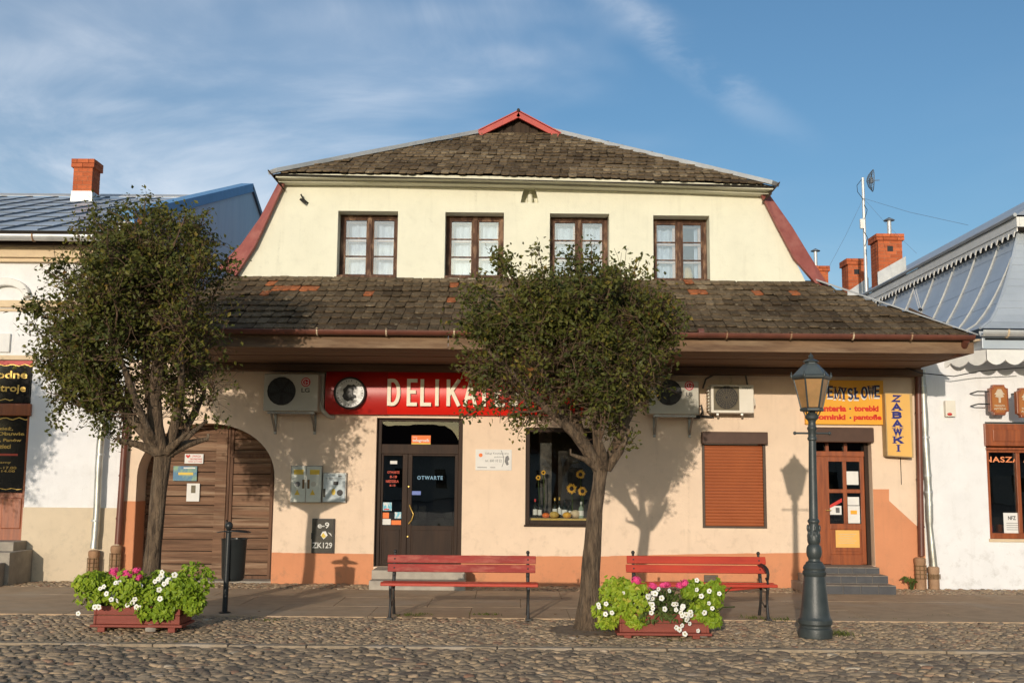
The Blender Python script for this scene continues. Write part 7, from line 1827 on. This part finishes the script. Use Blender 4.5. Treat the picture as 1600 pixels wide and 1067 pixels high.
# left planter
leafy('vine_plant', 'lime green trailing vine over the left end of the left planter', 'plant', gv, soilpt(168, yf1 + .15, q1 - .03), PT(165, 929, yf1 + .08), (.40, .30, .30), 2100, m_lime, .044, 41, .42)
leafy('vine_plant', 'lime green trailing vine over the right end of the left planter, nearest the bin', 'plant', gv, soilpt(268, yf1 + .15, q1 - .03), PT(281, 934, yf1 + .05), (.40, .32, .34), 2700, m_lime, .044, 42, .30)
t = leafy('geranium', 'pink geranium at the back of the left planter, before the tree trunk', 'plant', gp, soilpt(205, yf1 + .25, q1 - .03), PT(202, 925, yf1 + .20), (.30, .16, .15), 260, m_greenleaf, .055, 43, .4, pointed=False)
for i, (px, py, r) in enumerate(((178, 893, .055), (187, 902, .05), (199, 898, .065), (195, 903, .05), (214, 892, .048), (216, 904, .052), (205, 902, .045))): put_flower(t, 'flower_head', PNK[i % 3], PT(px, py - 1, yf1 + .02 - .02 * (i % 3)), r, (.5, 0, i))
t = leafy('petunia', 'white petunias spilling over the front of the left planter', 'plant', gw, soilpt(215, yf1 + .12, q1 - .03), PT(218, 936, yf1 + .06), (.42, .14, .13), 420, m_greenleaf, .040, 44, .35, pointed=False)
for i, (px, py) in enumerate(((183, 916), (162, 916), (202, 919), (206, 924), (197, 924), (208, 917), (219, 915), (166, 927), (174, 936), (177, 928), (148, 948), (154, 948), (122, 958), (199, 945), (207, 941), (213, 948), (218, 949), (247, 904), (252, 900), (253, 894), (261, 908), (264, 906), (249, 921), (250, 935), (273, 898), (256, 912))):
    put_flower(t, 'flower', PET[i % 3], PT(px, py, yf1 - .06 - .16 * (px < 160 or 175 > px) * .8 - (.18 if px > 240 else 0)), random.uniform(.023, .033), (random.uniform(-.3, .25), random.uniform(-.4, .4), random.uniform(-.5, .5)))
def extra(t, spots, Yb, n, seed):
    g = random.Random(seed)
    for i in range(n):
        px, py = g.choice(spots); put_flower(t, 'flower', PET[i % 3], PT(px + g.uniform(-9, 9), py + g.uniform(-7, 6), Yb - g.uniform(.05, .20)), g.uniform(.022, .033), (g.uniform(-.5, .4), g.uniform(-.6, .6), g.uniform(-.8, .8)))
extra(t, [(160, 925), (185, 915), (205, 922), (215, 940), (250, 905), (240, 925), (175, 940)], yf1, 12, 3)
# right planter
leafy('vine_plant', 'lime and yellow trailing vine over the left end of the right planter, by the trunk', 'plant', gv, soilpt(985, yf2 + .15, u1 - .03), PT(975, 950, yf2 + .05), (.30, .28, .33), 2200, m_lime, .046, 51, .52)
leafy('vine_plant', 'lime green trailing vine over the right end of the right planter', 'plant', gv, soilpt(1095, yf2 + .15, u1 - .03), PT(1105, 946, yf2 + .08), (.32, .28, .28), 1900, m_lime, .042, 52, .30)
t = leafy('geranium', 'pink geranium along the back of the right planter', 'plant', gp, soilpt(1040, yf2 + .25, u1 - .03), PT(1035, 936, yf2 + .18), (.42, .16, .16), 420, m_greenleaf, .055, 53, .5, pointed=False)
for i, (px, py, r) in enumerate(((994, 910, .052), (1006, 924, .055), (1020, 919, .045), (1042, 917, .042), (1036, 918, .040), (1069, 915, .050), (1062, 918, .040))): put_flower(t, 'flower_head', PNK[i % 3], PT(px, py - 4, yf2 - .04 - .02 * (i % 3)), r * 1.08, (.4, 0, i))
t = leafy('petunia', 'white petunias trailing over the front of the right planter', 'plant', gw, soilpt(1045, yf2 + .1, u1 - .03), PT(1045, 945, yf2 + .03), (.46, .15, .17), 560, m_greenleaf, .040, 54, .42, pointed=False)
for i, (px, py) in enumerate(((1089, 906), (1020, 926), (1029, 920), (1034, 934), (1014, 939), (1019, 944), (1020, 950), (1018, 957), (1020, 935), (988, 922), (947, 943), (936, 948), (935, 944), (946, 959), (956, 957), (1077, 918), (1089, 921), (1081, 929), (1096, 931), (1108, 923), (1108, 942), (1113, 950), (1066, 950), (1064, 957), (1079, 956), (1073, 968), (1078, 974), (1066, 977), (1070, 990), (1057, 980), (1062, 983), (1091, 985), (1039, 951), (1124, 927), (1101, 957), (973, 927))):
    put_flower(t, 'flower', PET[i % 3], PT(px, py, yf2 - .09 - (.14 if px < 965 or px > 1085 else 0) - (.03 if py > 960 else 0)), random.uniform(.022, .031), (random.uniform(-.3, .25), random.uniform(-.4, .4), random.uniform(-.5, .5)))

extra(t, [(1020, 930), (1040, 925), (1085, 925), (1060, 950), (1075, 965), (1100, 945), (950, 950), (1000, 940)], yf2, 16, 4)
# ------------------------------------------------------------------ weeds, leaves and a loose stone
def tuft(name, cx, cy, n, rad, h, seed, parent=None):
    g = np.random.default_rng(seed); V = []; T = []
    for i in range(n):
        p = Vector((cx + g.normal(0, rad), cy + g.normal(0, rad * .45), -.012)); a = g.uniform(0, 6.28); L_ = h * g.uniform(.5, 1.2); d = Vector((math.cos(a) * g.uniform(.2, .8), math.sin(a) * g.uniform(.2, .8), 1)).normalized(); s_ = d.orthogonal().normalized() * .006
        V += [p - s_, p + s_, p + d * L_ * .6 + s_ * .8, p + d * L_ + Vector((d.x, d.y, -.3)) * L_ * .3]; T += [g.uniform(0, 1)] * 4
    V = np.array([tuple(v) for v in V]); F = np.arange(len(V)).reshape(-1, 4); F = np.concatenate([F[:, [0, 1, 2]], F[:, [0, 2, 3]]])
    return V, F, T
Vs, Fs, Ts, o_ = [], [], [], 0
for i, (px, py, n, rad, h) in enumerate(((640, 961, 60, .12, .05), (760, 960, 60, .10, .05), (655, 959, 30, .08, .05), (1180, 966, 70, .09, .07), (1222, 968, 50, .08, .06), (1305, 990, 90, .09, .07), (1316, 992, 40, .10, .05), (420, 968, 30, .10, .04), (940, 985, 30, .08, .04), (1055, 1000, 30, .10, .03), (1360, 965, 30, .3, .03), (1480, 962, 30, .3, .03), (250, 950, 30, .2, .03))):
    g = ground(px, py); V, F, T = tuft('w', g.x, g.y, n, rad, h, 70 + i); Vs.append(V); Fs.append(F + o_); Ts += T; o_ += len(V)
o = bpy.data.objects.new('grass', np_mesh('grass', np.concatenate(Vs), np.concatenate(Fs), m_grass, False, np.array(Ts))); link(o)
tag(o, 'sparse green grass tufts growing between the cobbles', 'grass', kind='stuff')
wd = leafy('weed', 'small leafy weed at the foot of the clay pipe beside the tiled steps', 'weed', None, (on(1424, 918, 17.8).x, 17.8, 0), PT(1425, 910, 17.8), (.11, .08, .12), 70, m_greenleaf, .075, 61, .8)
gl_ = random.Random(5); V = []; T = []
for i in range(260):
    px = gl_.choice([gl_.uniform(930, 1120), gl_.uniform(140, 300), gl_.uniform(0, 1600), gl_.uniform(860, 960)]); py = gl_.uniform(955, 1010) if i % 3 else gl_.uniform(990, 1006)
    g = ground(px, py); a = gl_.uniform(0, 6.28); s_ = gl_.uniform(.012, .028); d = Vector((math.cos(a), math.sin(a), gl_.uniform(-.2, .2))) * s_; e = Vector((-math.sin(a), math.cos(a), gl_.uniform(-.3, .3))) * s_ * .6; c = g + Vector((0, 0, .022))
    V += [c - d, c - e, c + d, c + e]; T += [gl_.choice([.88, .95, 1.0, .8])] * 4
V = np.array([tuple(v) for v in V]); o = bpy.data.objects.new('fallen_leaves', np_mesh('fallen_leaves', V, np.arange(len(V)).reshape(-1, 4), m_leaf, False, np.array(T))); link(o)
tag(o, 'few dry fallen leaves scattered over the cobbles', 'leaves', kind='stuff')
for px, py, r, lab in ((235, 986, .055, 'loose round pale stone under the left planter'), (1098, 995, .050, 'loose round grey stone beside the right planter foot')):
    g = ground(px, py); v, f = SHAPES[3]; mb = MB(); mb.v = [(g.x + a * r, g.y + b * r, max(0, c + .4) * r) for a, b, c in v]; mb.f = [tuple(q) for q in f]
    single('loose_stone', mb, m_stone, lab, 'stone', loc=(g.x, g.y, 0), smooth=60)

# ------------------------------------------------------------------ the other side of the square, behind the viewer: low houses and trees that the panes mirror
m_backwall = mat('far_house_render', (.45, .40, .34), (.38, .34, .29), rough=.95)
m_backroof = mat('far_house_roof', (.14, .07, .05), (.10, .055, .04), rough=.95)
for i, (xc, w, hw_, hr) in enumerate(((-44, 16, 3.8, 2.6), (-27, 15, 4.2, 2.8), (-11, 14, 3.9, 2.5), (4, 13, 4.1, 2.9), (18, 13, 3.8, 2.4), (33, 15, 4.2, 2.7), (49, 15, 3.9, 2.5))):
    hb = thing('row_house', 'low rendered house with dark red roof across the square', 'house', (xc, -58, 0), group='low houses across the square')
    part('wall', MB().box(-w/2, w/2, -8, 0, -.1, hw_), m_backwall, hb)
    part('roof', MB().add([(-w/2 - .3, .5, hw_), (w/2 + .3, .5, hw_), (w/2 - 2, -4, hw_ + hr), (-w/2 + 2, -4, hw_ + hr), (-w/2 - .3, -8.5, hw_), (w/2 + .3, -8.5, hw_)], [(0, 1, 2, 3), (5, 4, 3, 2), (4, 0, 3), (1, 5, 2)]), m_backroof, hb)
    for k in range(4): part('window', MB().box(-w/2 + 1.5 + k * (w - 4) / 3, -w/2 + 2.6 + k * (w - 4) / 3, .0, .04, 1.0, 2.6), m_blackglass, hb)
